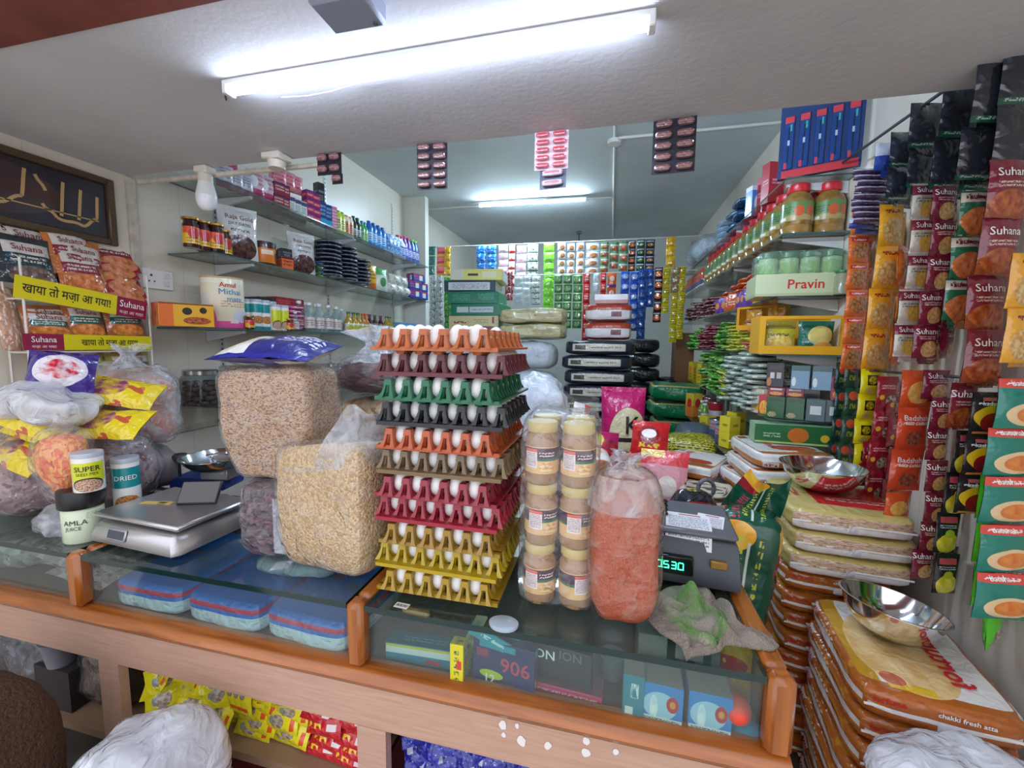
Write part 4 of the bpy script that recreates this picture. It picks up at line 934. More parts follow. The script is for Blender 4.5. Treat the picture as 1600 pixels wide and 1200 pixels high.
# -------------------------------------------------- left wall, third shelf
x3 = -2.08
o = bx('sweet_box', .225, .12, .115, pmat('yellow_date_box', (238, 176, 40), [('r', 0, 0, .25, 1, (230, 110, 36)), ('e', .5, .66, .09, .16, (40, 28, 20)), ('e', .8, .72, .07, .14, (40, 28, 20)), ('f', .68, .25, .26, .17, (120, 50, 30), (214, 110, 50), 16), ('r', .0, .94, 1, 1, (120, 60, 30))], bump=0), pmat('orange_side', (224, 104, 34), [('e', .6, .5, .1, .15, (70, 30, 20))], bump=0)); o.location = (-2.10, ys(288, -2.10, 1.66), lz['h']); o.rotation_euler = (0, 0, rad(66)); tag(o, 'yellow and orange box with date pictures at shelf end', 'box')
milk = pmat('milk_tin', (236, 226, 196), [('r', 0, .0, 1, .14, (230, 90, 160)), ('e', .18, .12, .2, .42, (232, 100, 168)), ('e', .14, .42, .15, .30, (226, 222, 216)), ('r', 0, .9, 1, 1, (244, 238, 214)), ('t', .45, .42, .98, .56, (206, 160, 130), 3, 20), ('e', .80, .24, .17, .12, (210, 214, 236)), ('r', .58, .10, .72, .18, (240, 220, 230))], bump=0, rough=.35)
o = thing('milk_tin', 'big cream and pink condensed milk pouch-tin with red and blue lettering', 'tin', (-2.10, ys(351, -2.10, 1.66), lz['h']+.001), rad(52))
mb = MB(); R_ = .10
mb.lathe([(R_*.97, 0), (R_, .004), (R_, .262), (R_*.985, .268)], 36, sy=.62)
mb.build('body', milk, o)
def mtxt(body, size, cx, z, m_, bold=.01):
    return lambda mb, mi: mb.text(body, size, lambda x, y: Vector((sin(x/R_+cx)*(R_+.005), -cos(x/R_+cx)*(R_+.005)*.62, z+y)), mi, bold=bold)
mb = MB(); mtxt('Amul', .036, .20, .232, 0, .01)(mb, 0); mtxt('Mithai', .044, .30, .195, 0, 0)(mb, 1); mtxt('mate', .038, .50, .158, 0, 0)(mb, 1); mb.build('lettering', [inkr, mat('logo_blue', (40, 130, 200), .4)], o)
MB().lathe([(R_*.99, .2685), (R_*1.02, .270), (R_*1.02, .276), (R_*.9, .278)], 36, sy=.62).build('lid', lidm, o)
k = Kind(cyl_pack('fruit_canister', '-', 'canister', (0, 0, 0), .034, .165, driedlab, greyl, .014), 'teal canisters on the third left shelf')
for i, (p, xx) in enumerate([(388, -2.12), (401, -2.08), (414, -2.08), (424, -2.10)]): k.put((xx, ys(p, xx, 1.66), lz['h']), 'teal and white canister right of the milk tin, %s from left' % ORD[i], (0, 0, LF))
k = Kind(cyl_pack('seed_canister', '-', 'canister', (0, 0, 0), .030, .145, seedlab, greyl, .012), 'yellow-green seed canisters on the third left shelf')
for i, p in enumerate((431, 444)): k.put((-2.03, ys(p, -2.03, 1.66), lz['h']), 'yellow-green seed canister on third left shelf, %s' % ['near one', 'far one'][i], (0, 0, LF))
k = Kind(bottle('honey_jar', .024, .075, honeym, goldlid, .84, .74, hlab, 'jar'), 'tiny honey jars on the third left shelf')
k.put((-2.0, ys(391, -2.0, 1.66), lz['h']), 'tiny honey jar in front of the teal canisters', (0, 0, LF)); k.put((-2.0, ys(453, -2.0, 1.66), lz['h']), 'tiny honey jar after the yellow-green canisters', (0, 0, LF))
pinkp = pmat('pink_foil_packet', (206, 90, 140), [('n', 5, .55, (236, 170, 196)), ('t', .1, .3, .9, .6, (250, 240, 245), 2)], rough=.18, bump=.7)
k = Kind(softpk('foil_packet', .14, .15, .031, pinkp, 31, 'packet'), 'pink foil packets on the third left shelf')
for i in range(6): k.put((-2.13, ys(452+(i % 2)*5, -2.13, 1.66), lz['h']+.003+i*.028), 'pink foil packet behind the bottles, %s from the bottom' % ORD[i], (0, 0, rad(80)+rnd.uniform(-.2, .2)))
rb = pmat('dark_red_tray_box', (150, 26, 40), [('t', .1, .2, .9, .8, (200, 90, 90), 3)], rough=.3)
k = Kind(bx('sweet_box', .14, .12, .075, rb), 'dark red boxes at the back of the third left shelf')
for i, (p, dz) in enumerate([(436, .0), (436, .076), (436, .152), (454, 0), (454, .076), (454, .152)]): k.put((-2.22, ys(p, -2.22, 1.66), lz['h']+dz), 'dark red box against the wall on third left shelf, %s column, %s' % (['near', 'far'][i//3], ['bottom', 'middle', 'top'][i % 3]), (0, 0, rad(85)))
k = Kind(bx('sweet_box', .16, .12, .07, blackbox), 'black boxes behind the teal canisters')
for i in range(3): k.put((-2.23, ys(412, -2.23, 1.66), lz['h']+i*.071), 'black box behind the teal canisters, %s' % ['bottom', 'middle', 'top'][i], (0, 0, rad(88)))
water = clear('bottle_water_plastic', (236, 244, 246), .10, .06, body=(200, 214, 220))
wlab = pmat('pale_bottle_label', (216, 206, 200), [('t', .1, .2, .9, .8, (150, 120, 110), 3, 20)], bump=0)
k = Kind(bottle('vinegar_bottle', .036, .20, water, cap_w, .35, .58, wlab), 'clear bottles with white caps')
for i, (p, xx, s_) in enumerate([(462, -2.02, .62), (468, -2.12, 1.06), (484, -2.05, 1.0), (478, -2.17, 1.06), (499, -2.05, 1), (494, -2.17, 1.05), (513, -2.05, 1), (526, -2.05, .98), (524, -2.15, 1.05), (534, -2.14, .98)]):
    k.put((xx, ys(p, xx, 1.66), lz['h']), 'clear bottle with white cap on third left shelf, %s of the row' % ORD[i], (0, 0, LF), (s_, s_, s_))
bt = lambda name, bc, cc, p, lab, h=.17, lc=(226, 232, 210): Kind(bottle('squash_bottle', .031, h, mat('juice_'+name, bc, .1, coat=.6), mat('capc_'+name, cc, .3), .38, .55, pmat('juicelab_'+name, lc, [('f', .5, .4, .35, .4, (120, 170, 60), (226, 180, 60), 8)], bump=0)), 'coloured squash bottles on the third left shelf').put((-2.04, ys(p, -2.04, 1.66), lz['h']), lab, (0, 0, LF))
for nm, bc, cc, ps in (('yellow', (176, 140, 30), (30, 110, 50), (545, 553, 560)), ('amber', (190, 120, 30), (206, 70, 30), (567, 572)), ('plum', (70, 16, 44), (150, 30, 50), (578,)), ('brown', (60, 40, 40), (40, 110, 70), (586,)), ('wine', (90, 14, 40), (160, 30, 60), (595,)), ('golden', (170, 140, 40), (40, 120, 60), (604, 609))):
    kk = None
    for i, p in enumerate(ps):
        lab = nm+' squash bottle on third left shelf'+(', %s of its colour' % ORD[i] if len(ps) > 1 else '')
        if kk is None: kk = bt(nm, bc, cc, p, lab)
        else: dup(kk, (-2.04, ys(p, -2.04, 1.66), lz['h']), (0, 0, LF), lab)
o = bx('tissue_box', .26, .16, .13, pmat('sky_blue_box', (96, 160, 214), [('r', .3, .3, .5, .8, (220, 226, 230))]), mat('sky_blue_side', (120, 180, 226), .4)); o.location = (-2.10, ys(628, -2.10, 1.66), lz['h']); o.rotation_euler = (0, 0, rad(80)); tag(o, 'sky blue carton near the far end of third left shelf', 'box')
k = Kind(pk('snack_packet', .12, .07, .04, pmat('yellow_small_packet', (240, 214, 50), [('e', .5, .5, .3, .3, (40, 40, 60))]), 8)); k.put((-2.0, ys(614, -2.0, 1.66), lz['h']), 'small yellow packet before the sky blue carton', (0, 0, LF))

# -------------------------------------------------- left wall, lowest shelf: big glass jars
def glass_jar(mcont):
    o = thing('glass_jar', '-', 'jar')
    MB().lathe([(.074, 0), (.083, .008), (.086, .03), (.086, .135), (.078, .152), (.070, .158)], 32, cap=False).build('glass_body', clear('thick_jar_glass', (222, 228, 230), .08, .04, body=(110, 110, 116)), o)
    MB().lathe([(.070, .158), (.074, .160), (.075, .178), (.068, .183)], 32).build('steel_lid', steel, o)
    mb = MB(); rr = random.Random(3)
    for l in range(5):
        for q in range(7):
            a = q*pi*2/7+l*.4; mb.soft(.040, .03, .024, 0, 3, 3, q+l, c=(cos(a)*.054, sin(a)*.054, .006+l*.0245))
    c = mb.build('biscuits', mcont, o); c['kind'] = 'stuff'
    return o
cont = mat('brown_biscuit', (96, 74, 62), .7, vary=.2, vscale=60)
k = Kind(glass_jar(cont), 'large glass jars on the lowest left shelf')
for i, (p, xx, s_) in enumerate([(316, -2.13, 1.08), (372, -2.13, 1.14), (416, -2.13, 1.0), (452, -2.13, 1.08), (486, -2.13, 1.04), (520, -2.13, 1.0), (552, -2.13, 1.05), (580, -2.13, 1.0), (602, -2.13, 1.0)]):
    k.put((xx, ys(p, xx, 1.24), lz['j']), 'large biscuit jar with steel lid on lowest left shelf, %s from near end' % ORD[i], (0, 0, LF), (s_, s_, s_))

# -------------------------------------------------- socket
t = thing('wall_socket', 'white electric socket and switch plate on the left wall', 'socket', at(245, 437, x=XL+.001), rad(90))
MB().box(-.075, -.014, -.05, .075, 0, .05, bev=.004).build('plate', white, t)
mb = MB()
for dx_, dz_, r in ((-.036, .018, .006), (-.048, -.012, .0045), (-.022, -.012, .0045)):
    mb.lathe([(r, 0), (r*.9, .0012)], 10); n_ = 20
    mb.v[-n_:] = [(dx_+a, -.0142-c_, dz_+b) for a, b, c_ in mb.v[-n_:]]
mb.build('pin_holes', black, t)['kind'] = 'stuff'
for dz_ in (.02, -.018): MB().box(.022, -.020, dz_-.014, .050, -.0145, dz_+.014, bev=.002).build('switch', mat('switch_white', (220, 220, 218), .3), t)
# -------------------------------------------------- calligraphy frame
p0 = at(178, 330, x=XL+.02); zt_ = at(90, 262, x=XL+.03).z
t = thing('picture_frame', 'framed dark picture with gold brush script on the left wall', 'picture', (XL+.004, 1.54, 2.03), rad(90))
fm = mat('bronze_frame', (92, 76, 54), .4, metal=.3, vary=.1); W_, H_ = .85, .30
for nm, (a_, b_, c_, d_) in {'frame_side': (-W_, 0, -W_+.03, H_), 'frame_side ': (-.03, 0, 0, H_), 'frame_bar': (-W_+.03, 0, -.03, .03), 'frame_bar ': (-W_+.03, H_-.03, -.03, H_)}.items():
    MB().box(a_, -.022, b_, c_, 0, d_, bev=.004).build(nm.strip(), fm, t)
MB().box(-W_+.03, -.006, .03, -.03, -.001, H_-.03).build('picture', pmat('dark_picture', (42, 36, 48), [('f', .3, .5, .5, .5, (60, 50, 60), (70, 40, 34), 3)], bump=0, rough=.2), t)
mb = MB(); gold = mat('gold_script', (196, 160, 104), .5)
def stroke(pts, w=.006):
    for i in range(len(pts)-1):
        (a_, b_), (c_, d_) = pts[i], pts[i+1]; dx_, dz_ = c_-a_, d_-b_; l = sqrt(dx_*dx_+dz_*dz_)+1e-9; nx, nz = -dz_/l*w, dx_/l*w
        mb.add([(a_-nx, -.0075, b_-nz), (c_-nx, -.0075, d_-nz), (c_+nx, -.0075, d_+nz), (a_+nx, -.0075, b_+nz)], [(0, 1, 2, 3)], 0, None, False)
sc_ = lambda pts: [(-.80+.75*a_, .04+.22*b_) for a_, b_ in pts]
for pts in ([(.98, .75), (.97, .3), (.90, .1), (.78, .15), (.72, .35)], [(.90, .8), (.88, .2)], [(.82, .85), (.80, .2)], [(.66, .9), (.64, .4), (.55, .2), (.42, .25), (.36, .5)], [(.56, .7), (.44, .5), (.30, .3), (.15, .35), (.05, .6), (.12, .75), (.2, .6)], [(.5, .75), (.3, .6), (.2, .8)], [(.74, .6), (.70, .85)]):
    n_ = []
    for i in range(len(pts)-1):
        for q in range(5): n_.append((pts[i][0]+(pts[i+1][0]-pts[i][0])*q/5, pts[i][1]+(pts[i+1][1]-pts[i][1])*q/5+.02*sin(q*1.2)))
    stroke(sc_(n_+[pts[-1]]))
stroke([(-.80+.75*.05, .04+.22*.28), (-.80+.75*.98, .04+.22*.26)], .0025)
mb.build('gold_script', gold, t)
tag(MB().tube([(0, 0, 0), (.02, 0, 0)], .012, 12).build('wall_hook', mat('brass_hook', (170, 150, 110), .35, metal=.6), loc=at(40, 352, x=XL)), 'round brass hook on wall under the dark picture', 'hook')

# ================================================================== RIGHT WALL SHELVES
rz_ = {k: v+.0002 for k, v in zip('tjpyfb', (2.47, 2.19, 1.865, 1.56, 1.215, .95))}
xr = .96
def put1(o, loc, lab, rz=RF, rot=None, sc=None, cat=None):
    o.location = loc; o.rotation_euler = rot or (0, 0, rz); o['label'] = lab
    if sc: o.scale = (sc,)*3
    return o
# toothbrush display board
t = thing('toothbrush_display', 'large dark blue card of hanging toothbrushes at end of top right shelf', 'display', (.985, 2.50, rz_['t']), rad(-22))
brd = pmat('brush_board', (24, 52, 104), [('r', .05, .0, .97, .08, (196, 50, 60)), ('t', .15, .78, .85, .82, (180, 196, 220), 1, 30), ('r', .1, .92, .3, .95, (200, 50, 60)), ('e', .9, .9, .05, .04, (206, 70, 60)), ('t', .35, .88, .8, .92, (190, 200, 220), 1, 20)], bump=.05, rough=.3)
MB().box(-.17, -.03, 0, .17, 0, .47, [0, 1, 1, 1, 1, 1]).build('board', [brd, mat('navy_board', (20, 40, 84), .4)], t)
for i in range(5):
    x_ = -.130+i*.065
    MB().box(x_-.022, -.040, .04, x_+.022, -.0305, .30, [0]*6, bev=.003).build('blister_pack', pmat('brush_blister', (24, 60, 124), [('r', 0, .88, 1, 1, (206, 60, 70)), ('r', .42, .1, .58, .8, (16, 30, 52)), ('r', .38, .45, .62, .55, (180, 190, 200)), ('r', .1, .0, .4, .12, (206, 60, 70)), ('r', .6, .72, .8, .85, (60, 170, 160))], bump=.1, rough=.15), t)
rbx = pmat('tall_red_box', (196, 44, 62), [('t', .2, .45, .9, .6, (236, 190, 196), 2)], bump=0)
k = Kind(bx('tall_box', .07, .10, .24, rbx), 'tall boxes on the top right shelf')
k.put((.93, ys(1208, .93, 2.47)+.03, rz_['t']), 'tall red box beside the toothbrush display', (0, 0, RF)); k.put((.97, ys(1196, .97, 2.47), rz_['t']), 'second tall red box behind the toothbrush display', (0, 0, RF))
k = Kind(bx('tall_box', .07, .08, .20, pmat('tall_blue_box', (66, 136, 206), [('e', .5, .4, .3, .3, (214, 226, 236)), ('r', 0, .85, 1, 1, (220, 228, 236))], bump=0)))
k.put((.91, ys(1177, .91, 2.47), rz_['t']), 'tall light blue box left of the red boxes', (0, 0, RF))
npk = pmat('navy_diaper_pack', (40, 76, 120), [('r', .1, .3, .9, .5, (90, 140, 180))], rough=.2, bump=.6)
k = Kind(softpk('soft_pack', .26, .15, .052, npk, 14, 'packet'), 'blue soft packs on the top right shelf')
for i in range(5): k.put((.96, ys(1160-(i % 2)*8, .96, 2.47), rz_['t']+.003+i*.048), 'navy soft pack on top right shelf, %s from the bottom' % ORD[i], (0, 0, -pi/2+rnd.uniform(-.2, .2)))
k = Kind(softpk('soft_pack', .24, .15, .052, pmat('pale_blue_pack', (170, 196, 216), [('r', .1, .3, .9, .5, (110, 150, 190))], rough=.2, bump=.6), 15, 'packet'), 'pale blue soft packs on the top right shelf')
for i in range(5): k.put((.98, ys(1134, .98, 2.47)+.03*(i % 2), rz_['t']+.003+i*.048), 'pale blue soft pack on top right shelf, %s from the bottom' % ORD[i], (0, 0, -pi/2+rnd.uniform(-.2, .2)))
t = thing('plastic_bag', 'bulging clear bag of pale goods at far end of top right shelf', 'bag', (.99, 5.0, rz_['t']+.022))
MB().soft(.34, .75, .22, 0, 10, 3, 5, .03, 7).build('goods', pmat('pale_goods', (190, 204, 214), [('n', 14, .55, (150, 170, 186))], rough=.5), t)
MB().soft(.37, .80, .25, 0, 12, 3, 5, .035, 7).build('bag_film', film, t)
# pickle jars
pk1 = mat('pickle_brown', (150, 112, 52), .12, coat=.6, vary=.25, vscale=25); rcap = mat('red_cap', (206, 40, 50), .3)
plab = pmat('pickle_label', (92, 132, 72), [('r', 0, .0, 1, .3, (170, 150, 90)), ('t', .2, .4, .8, .8, (60, 80, 50), 3, 14), ('e', .12, .5, .1, .3, (206, 90, 50)), ('e', .88, .5, .1, .3, (206, 90, 50)), ('r', .38, .06, .62, .22, (220, 224, 214))], bump=0)
def pickle():
    o = thing('pickle_jar', '-', 'jar')
    MB().lathe([(.066, 0), (.075, .006), (.075, .04), (.072, .048), (.075, .056), (.075, .165), (.066, .195), (.048, .215), (.046, .222)], 28).build('jar_body', pk1, o)
    MB().lathe([(.0756, .07), (.0756, .165)], 28, cap=False).build('label', plab, o)
    MB().lathe([(.050, .2225), (.052, .225), (.052, .262), (.048, .266)], 24).build('cap', rcap, o)
    return o
k = Kind(pickle(), 'big pickle jars with red caps')
ypos = []
y = 2.60
for i in range(13):
    k.put((.945, y, rz_['j']), 'big red-capped pickle jar on right shelf, %s in the front row' % ORD[i], (0, 0, RF+rnd.uniform(-.2, .2))); ypos.append(y); y += .158
for i in range(4): k.put((1.09, 2.60+i*.158, rz_['j']), 'big pickle jar against the wall behind the front row, %s from near end' % ORD[i], (0, 0, RF), (.99, .99, .99))
small = Kind(bottle('pickle_bottle', .05, .20, pk1, rcap, .62, .74, pmat('bottle_label_red', (214, 206, 200), [('r', 0, .6, 1, 1, (200, 60, 56)), ('e', .5, .35, .3, .25, (60, 80, 110))], bump=0), 'jar', capm_h=.16), 'small pickle bottles at the far end')
for i in range(9):
    small.put((.915, 4.70+i*.105, rz_['j']), 'small red-capped bottle at far end of second right shelf, %s from the big jars' % ORD[i], (0, 0, RF))
# third shelf: white display box with word, green jars shrink packed, coloured sachets
gj = pmat('pale_green_carton', (196, 206, 164), [('r', 0, 0, 1, .12, (176, 188, 146))], bump=0, rough=.5)
t = bx('jar_carton', .42, .26, .115, gj, txt=[('Pravin', .068, .02, .058, inkr)]); put1(t, (.965, 2.62, rz_['p']), 'pale green display carton with red lettering on third right shelf', rad(-6))
t = thing('shrink_pack', 'shrink wrapped pack of green-lidded jars on the lettered carton', 'pack', (.975, 2.64, rz_['p']+.116), rad(-6))
gl_ = pmat('green_jar_body', (186, 196, 130), [('r', 0, .55, 1, .75, (210, 206, 170)), ('r', 0, .75, 1, 1, (60, 110, 80))], bump=0, rough=.3)
for i in range(4):
    for j in range(2): MB().lathe([(.044, 0), (.046, .004), (.046, .085), (.040, .092), (.047, .094), (.047, .118), (.044, .12)], 18, c=(-.145+i*.097, -.048+j*.097, .002)).build('jar', gl_, t)
MB().soft(.405, .21, .132, 0, 10, 8, 3, .004, 12).build('shrink_film', clear('shrink_film', (225, 245, 230), .16, .1, bump=.8, bscale=25, streak=.3, body=(190, 220, 200)), t)
k = Kind(bottle('pickle_bottle', .04, .12, mat('green_bottle_b', (150, 150, 120), .2), mat('green_cap_b', (40, 120, 80), .3), .8, .75, None, 'jar')); k.put((1.0, 2.515, rz_['p']), 'small green-capped jar at the wall end of the lettered carton', (0, 0, RF), group=None)
k.o.location = (.80+.37, 2.45, 0); k.o.location = (1.13, 2.475, rz_['p'])
def heap(name, w, h, t_, m, seed, spots, z0, lab, grp, rise, x_, cat='packet', spread=.04, base_rot=-pi/2, wr=.005, tilt=.12, xspread=.03):
    k = Kind(softpk(name, w, h, rise*1.0, m, seed, cat), grp)
    for c_, (p, n_) in enumerate(spots):
        for i in range(n_):
            xx = x_+rnd.uniform(-xspread, xspread)
            k.put((xx, ys(p, x_, z0)+rnd.uniform(-spread, spread), z0+.004+i*rise), lab % ((ORD[c_]+' pile, ' if len(spots) > 1 else '')+ORD[i]+' up'), (rnd.uniform(-tilt, tilt)*.5, rnd.uniform(-tilt, tilt)*.5, -pi/2+rnd.uniform(-.3, .3)))
    return k
orp = pmat('orange_snack', (222, 84, 34), [('n', 5, .56, (240, 130, 60)), ('t', .15, .3, .85, .6, (250, 230, 200), 2)], rough=.2, bump=.7)
pup = pmat('purple_snack', (112, 56, 160), [('n', 5, .58, (150, 90, 196)), ('e', .5, .5, .25, .2, (240, 150, 60))], rough=.2, bump=.7)
yep = pmat('yellow_snack', (236, 196, 50), [('e', .5, .5, .26, .24, (120, 130, 150)), ('t', .15, .7, .85, .9, (160, 90, 40), 1)], rough=.2, bump=.6)
mrp = pmat('maroon_snack', (120, 34, 50), [('n', 5, .58, (176, 150, 140)), ('t', .15, .3, .85, .6, (230, 210, 210), 2)], rough=.18, bump=.7)
grp_ = pmat('green_snack', (70, 160, 50), [('n', 5, .56, (170, 206, 90)), ('t', .15, .3, .85, .6, (230, 240, 200), 2)], rough=.2, bump=.7)
dgp = pmat('dark_green_snack', (26, 104, 72), [('n', 5, .60, (130, 180, 140)), ('t', .15, .3, .85, .6, (220, 235, 220), 2)], rough=.2, bump=.7)
brp = pmat('brown_orange_snack', (196, 96, 56), [('n', 5, .55, (170, 120, 110)), ('r', 0, .7, 1, 1, (170, 60, 60))], rough=.2, bump=.7)
ylg = pmat('yellow_green_snack', (196, 196, 50), [('n', 5, .56, (130, 160, 60)), ('r', .1, .6, .9, .8, (240, 230, 120))], rough=.2, bump=.7)
whp = pmat('white_green_pouch', (206, 214, 204), [('r', .1, .3, .9, .55, (120, 150, 130)), ('t', .1, .6, .9, .9, (70, 90, 80), 3), ('r', 0, .0, 1, .12, (60, 80, 80))], rough=.25, bump=.7)
# standing snack packets in two front rows, then piled ones
def standing(name, w, h, t_, m, seed, pxs, z0, x_, lab, grp, tilt=.12, up=0):
    k = Kind(pk(name, w, h, t_, m, seed, 'packet', .006, n=(6, 8)), grp)
    for i, p in enumerate(pxs):
        k.put((x_+rnd.uniform(-.01, .01), ys(p, x_, z0), z0+up), lab % ORD[i], (rnd.uniform(-tilt, 0), 0, RF+rnd.uniform(-.3, .3)))
    return k
standing('snack_packet', .12, .12, .03, yep, 3, (1192, 1184), rz_['p'], .88, 'yellow packet next to lettered carton on third right shelf, %s', 'yellow packets on the third right shelf')
standing('snack_packet', .12, .12, .03, pup, 4, (1172, 1163, 1155), rz_['p'], .885, 'purple packet in front on third right shelf, %s from near side', 'purple packets on the third right shelf')
standing('snack_packet', .12, .12, .03, orp, 5, (1146, 1139), rz_['p'], .885, 'orange packet in front on third right shelf, %s from near side', 'orange packets in front on the third right shelf')
standing('snack_packet', .12, .13, .03, pup, 4, (1130, 1124), rz_['p'], .885, 'purple packet beside the maroon pile, %s', 'purple packets by the maroon pile')
heap('snack_packet', .12, .13, .04, orp, 6, ((1186, 9), (1170, 9), (1156, 8), (1142, 7), (1132, 5)), rz_['p'], 'orange packet piled behind on third right shelf, %s', 'orange packets piled on the third right shelf', .026, 1.0, tilt=.5)
heap('snack_packet', .14, .16, .045, mrp, 7, ((1114, 6), (1104, 6), (1093, 6), (1083, 5)), rz_['p'], 'maroon packet at the far part of third right shelf, %s', 'maroon packets on the third right shelf', .034, .94, tilt=.3)
# fourth shelf
ydb = mat('yellow_display_card', (228, 168, 30), .45)
def display_box(name, label, loc, rz, w, d, h, col, packs):
    o = thing(name, label, 'box', loc, rz)
    mb = MB(); mb.box(-w/2, -d/2, 0, w/2, d/2, .004); mb.box(-w/2, d/2-.004, .004, w/2, d/2, h); mb.box(-w/2, -d/2, .004, -w/2+.004, d/2-.004, h); mb.box(w/2-.004, -d/2, .004, w/2, d/2-.004, h)
    mb.box(-w/2+.004, -d/2, .004, w/2-.004, -d/2+.003, h*.22); mb.box(-w/2+.004, -d/2, h*.92, w/2-.004, -d/2+.003, h); mb.box(-w/2+.004, -d/2, h*.22, -w/2+w*.07, -d/2+.003, h*.92); mb.box(w/2-w*.07, -d/2, h*.22, w/2-.004, -d/2+.003, h*.92)
    mb.build('card_tray', col, o)
    return o
y_ = 2.57
display_box('display_box', 'yellow window carton with two noodle pouches at end of fourth right shelf', (.975, y_, rz_['y']), rad(-4), .40, .20, .20, ydb, 2)
nl = pmat('noodle_pouch', (196, 186, 60), [('f', .5, .3, .4, .3, (226, 190, 80), (240, 220, 140), 8), ('r', 0, .75, 1, 1, (150, 140, 50)), ('t', .2, .5, .8, .64, (90, 90, 40), 1)], rough=.2)
ng = pmat('green_pasta_pouch', (20, 104, 84), [('e', .6, .55, .36, .3, (222, 206, 120)), ('e', .7, .2, .3, .15, (226, 170, 90)), ('t', .1, .3, .5, .4, (140, 180, 210), 1)], rough=.2)
put1(pk('noodle_pouch', .165, .17, .05, nl, 3, 'pouch'), (.882, y_-.02, rz_['y']+.006), 'left noodle pouch inside the yellow window carton', rad(-4))
put1(pk('noodle_pouch', .165, .17, .05, ng, 5, 'pouch'), (1.055, y_-.03, rz_['y']+.006), 'green noodle pouch on the right inside the yellow window carton', rad(-4))
p_ = ys(1196, .93, 1.75)
display_box('display_box', 'orange window carton raised on the packets behind yellow one', (.94, 3.0, rz_['y']+.142), rad(-50), .26, .14, .150, mat('orange_display_card', (232, 160, 40), .45), 2)
MBX = bx('small_carton', .20, .14, .140, pmat('yellow_base_box', (222, 190, 50), [('t', .1, .2, .9, .8, (140, 110, 40), 3)])); put1(MBX, (1.03, 3.03, rz_['y']), 'yellow carton holding up the orange window carton', rad(-90))
k = Kind(pk('noodle_pouch', .11, .130, .04, pmat('gold_noodle', (224, 150, 50), [('e', .5, .25, .35, .12, (240, 220, 180)), ('n', 6, .6, (250, 220, 150))], rough=.12, bump=.6), 6, 'pouch'))
k.put((.915, 2.96, rz_['y']+.148), 'gold pouch in near half of the orange window carton', (0, 0, rad(-50))); k.put((.915+.06, 2.96-.09, rz_['y']+.148), 'gold pouch in the other half of the orange window carton', (0, 0, rad(-50)), group='gold pouches in the orange carton')
k.o.location = (.895, 3.02, rz_['y']+.148)
heap('snack_packet', .15, .17, .04, brp, 12, ((1200, 8), (1188, 9)), rz_['y'], 'brown and orange packet beside the yellow carton, %s', 'brown packets on the fourth right shelf', .022, .90, tilt=.12)
heap('snack_packet', .15, .17, .04, ylg, 13, ((1178, 8), (1166, 8), (1155, 8)), rz_['y'], 'yellow packet on fourth right shelf, %s', 'yellow packets on the fourth right shelf', .023, .92, tilt=.15)
heap('snack_packet', .14, .16, .04, grp_, 14, ((1143, 9), (1133, 9)), rz_['y'], 'green packet in the middle of fourth right shelf, %s', 'green packets in the middle of the fourth right shelf', .024, .93, tilt=.25)
standing('snack_packet', .16, .24, .04, dgp, 12, (1140, 1130), rz_['y'], 1.02, 'dark green tall packet behind the green pile, %s', 'tall dark green packets')
heap('snack_packet', .15, .17, .04, pmat('crimson_snack', (140, 26, 46), [('n', 5, .58, (200, 120, 130)), ('t', .15, .3, .85, .6, (240, 220, 220), 2)], rough=.18, bump=.7), 15, ((1117, 9), (1107, 8)), rz_['y'], 'crimson packet on fourth right shelf, %s', 'crimson packets on the fourth right shelf', .025, .93, tilt=.3)
heap('snack_packet', .14, .16, .04, pmat('lime_snack', (90, 190, 70), [('n', 5, .56, (190, 224, 120)), ('t', .15, .3, .85, .6, (40, 90, 40), 2)], rough=.2, bump=.7), 16, ((1098, 8), (1088, 6)), rz_['y'], 'lime green packet at far end of fourth right shelf, %s', 'lime packets on the fourth right shelf', .026, .93, tilt=.4)
# fifth shelf
bk5 = pmat('black_spice_box', (34, 30, 38), [('r', .12, .72, .88, .9, (70, 60, 66)), ('r', .2, .35, .45, .6, (214, 210, 206)), ('r', .58, .35, .85, .6, (190, 186, 182)), ('e', .15, .2, .14, .18, (190, 120, 60))], bump=0)
mr5 = pmat('maroon_spice_box', (140, 30, 60), [('r', .15, .72, .85, .92, (230, 210, 210)), ('f', .5, .25, .4, .24, (220, 120, 50), (240, 180, 90), 8)], bump=0)
bl5 = pmat('pale_blue_spice_box', (110, 150, 176), [('r', 0, .78, 1, 1, (60, 90, 84)), ('e', .15, .3, .12, .2, (220, 226, 226))], bump=0)
gn5 = pmat('green_spice_box', (24, 92, 48), [('r', .1, .8, .9, .95, (30, 70, 40)), ('f', .3, .16, .25, .13, (200, 190, 150), (140, 90, 50), 12)], bump=0)
gy5 = pmat('grey_spice_box', (62, 88, 92), [('r', .2, .3, .8, .7, (206, 210, 210))], bump=0)
rd5 = pmat('red_yellow_box', (190, 40, 50), [('f', .5, .4, .45, .35, (226, 120, 40), (240, 190, 80), 7), ('r', 0, 0, 1, .12, (40, 110, 60))], bump=0)
def boxes(m, w, d, h, spots, grp, lab):
    k = Kind(bx('spice_box', w, d, h, m, cat='box'), grp)
    for i, (p, xx, dz) in enumerate(spots): k.put((xx, p if isinstance(p, float) else ys(p, xx, 1.215), rz_['f']+dz), lab % ORD[i], (0, 0, rad(-20)))
z5 = rz_['f']
boxes(gn5, .082, .05, .115, [(2.52, .885, 0), (2.49, .967, 0)], 'green spice boxes', 'green spice box in front bottom row of fifth right shelf, %s from left')
boxes(gy5, .082, .05, .115, [(2.46, 1.05, 0), (2.45, 1.135, 0)], 'grey spice boxes', 'grey spice box in bottom row right of the green boxes, %s')
boxes(rd5, .05, .06, .12, [(2.56, .83+.01, 0)], None, 'red box with orange food picture left of the green boxes%.0s')
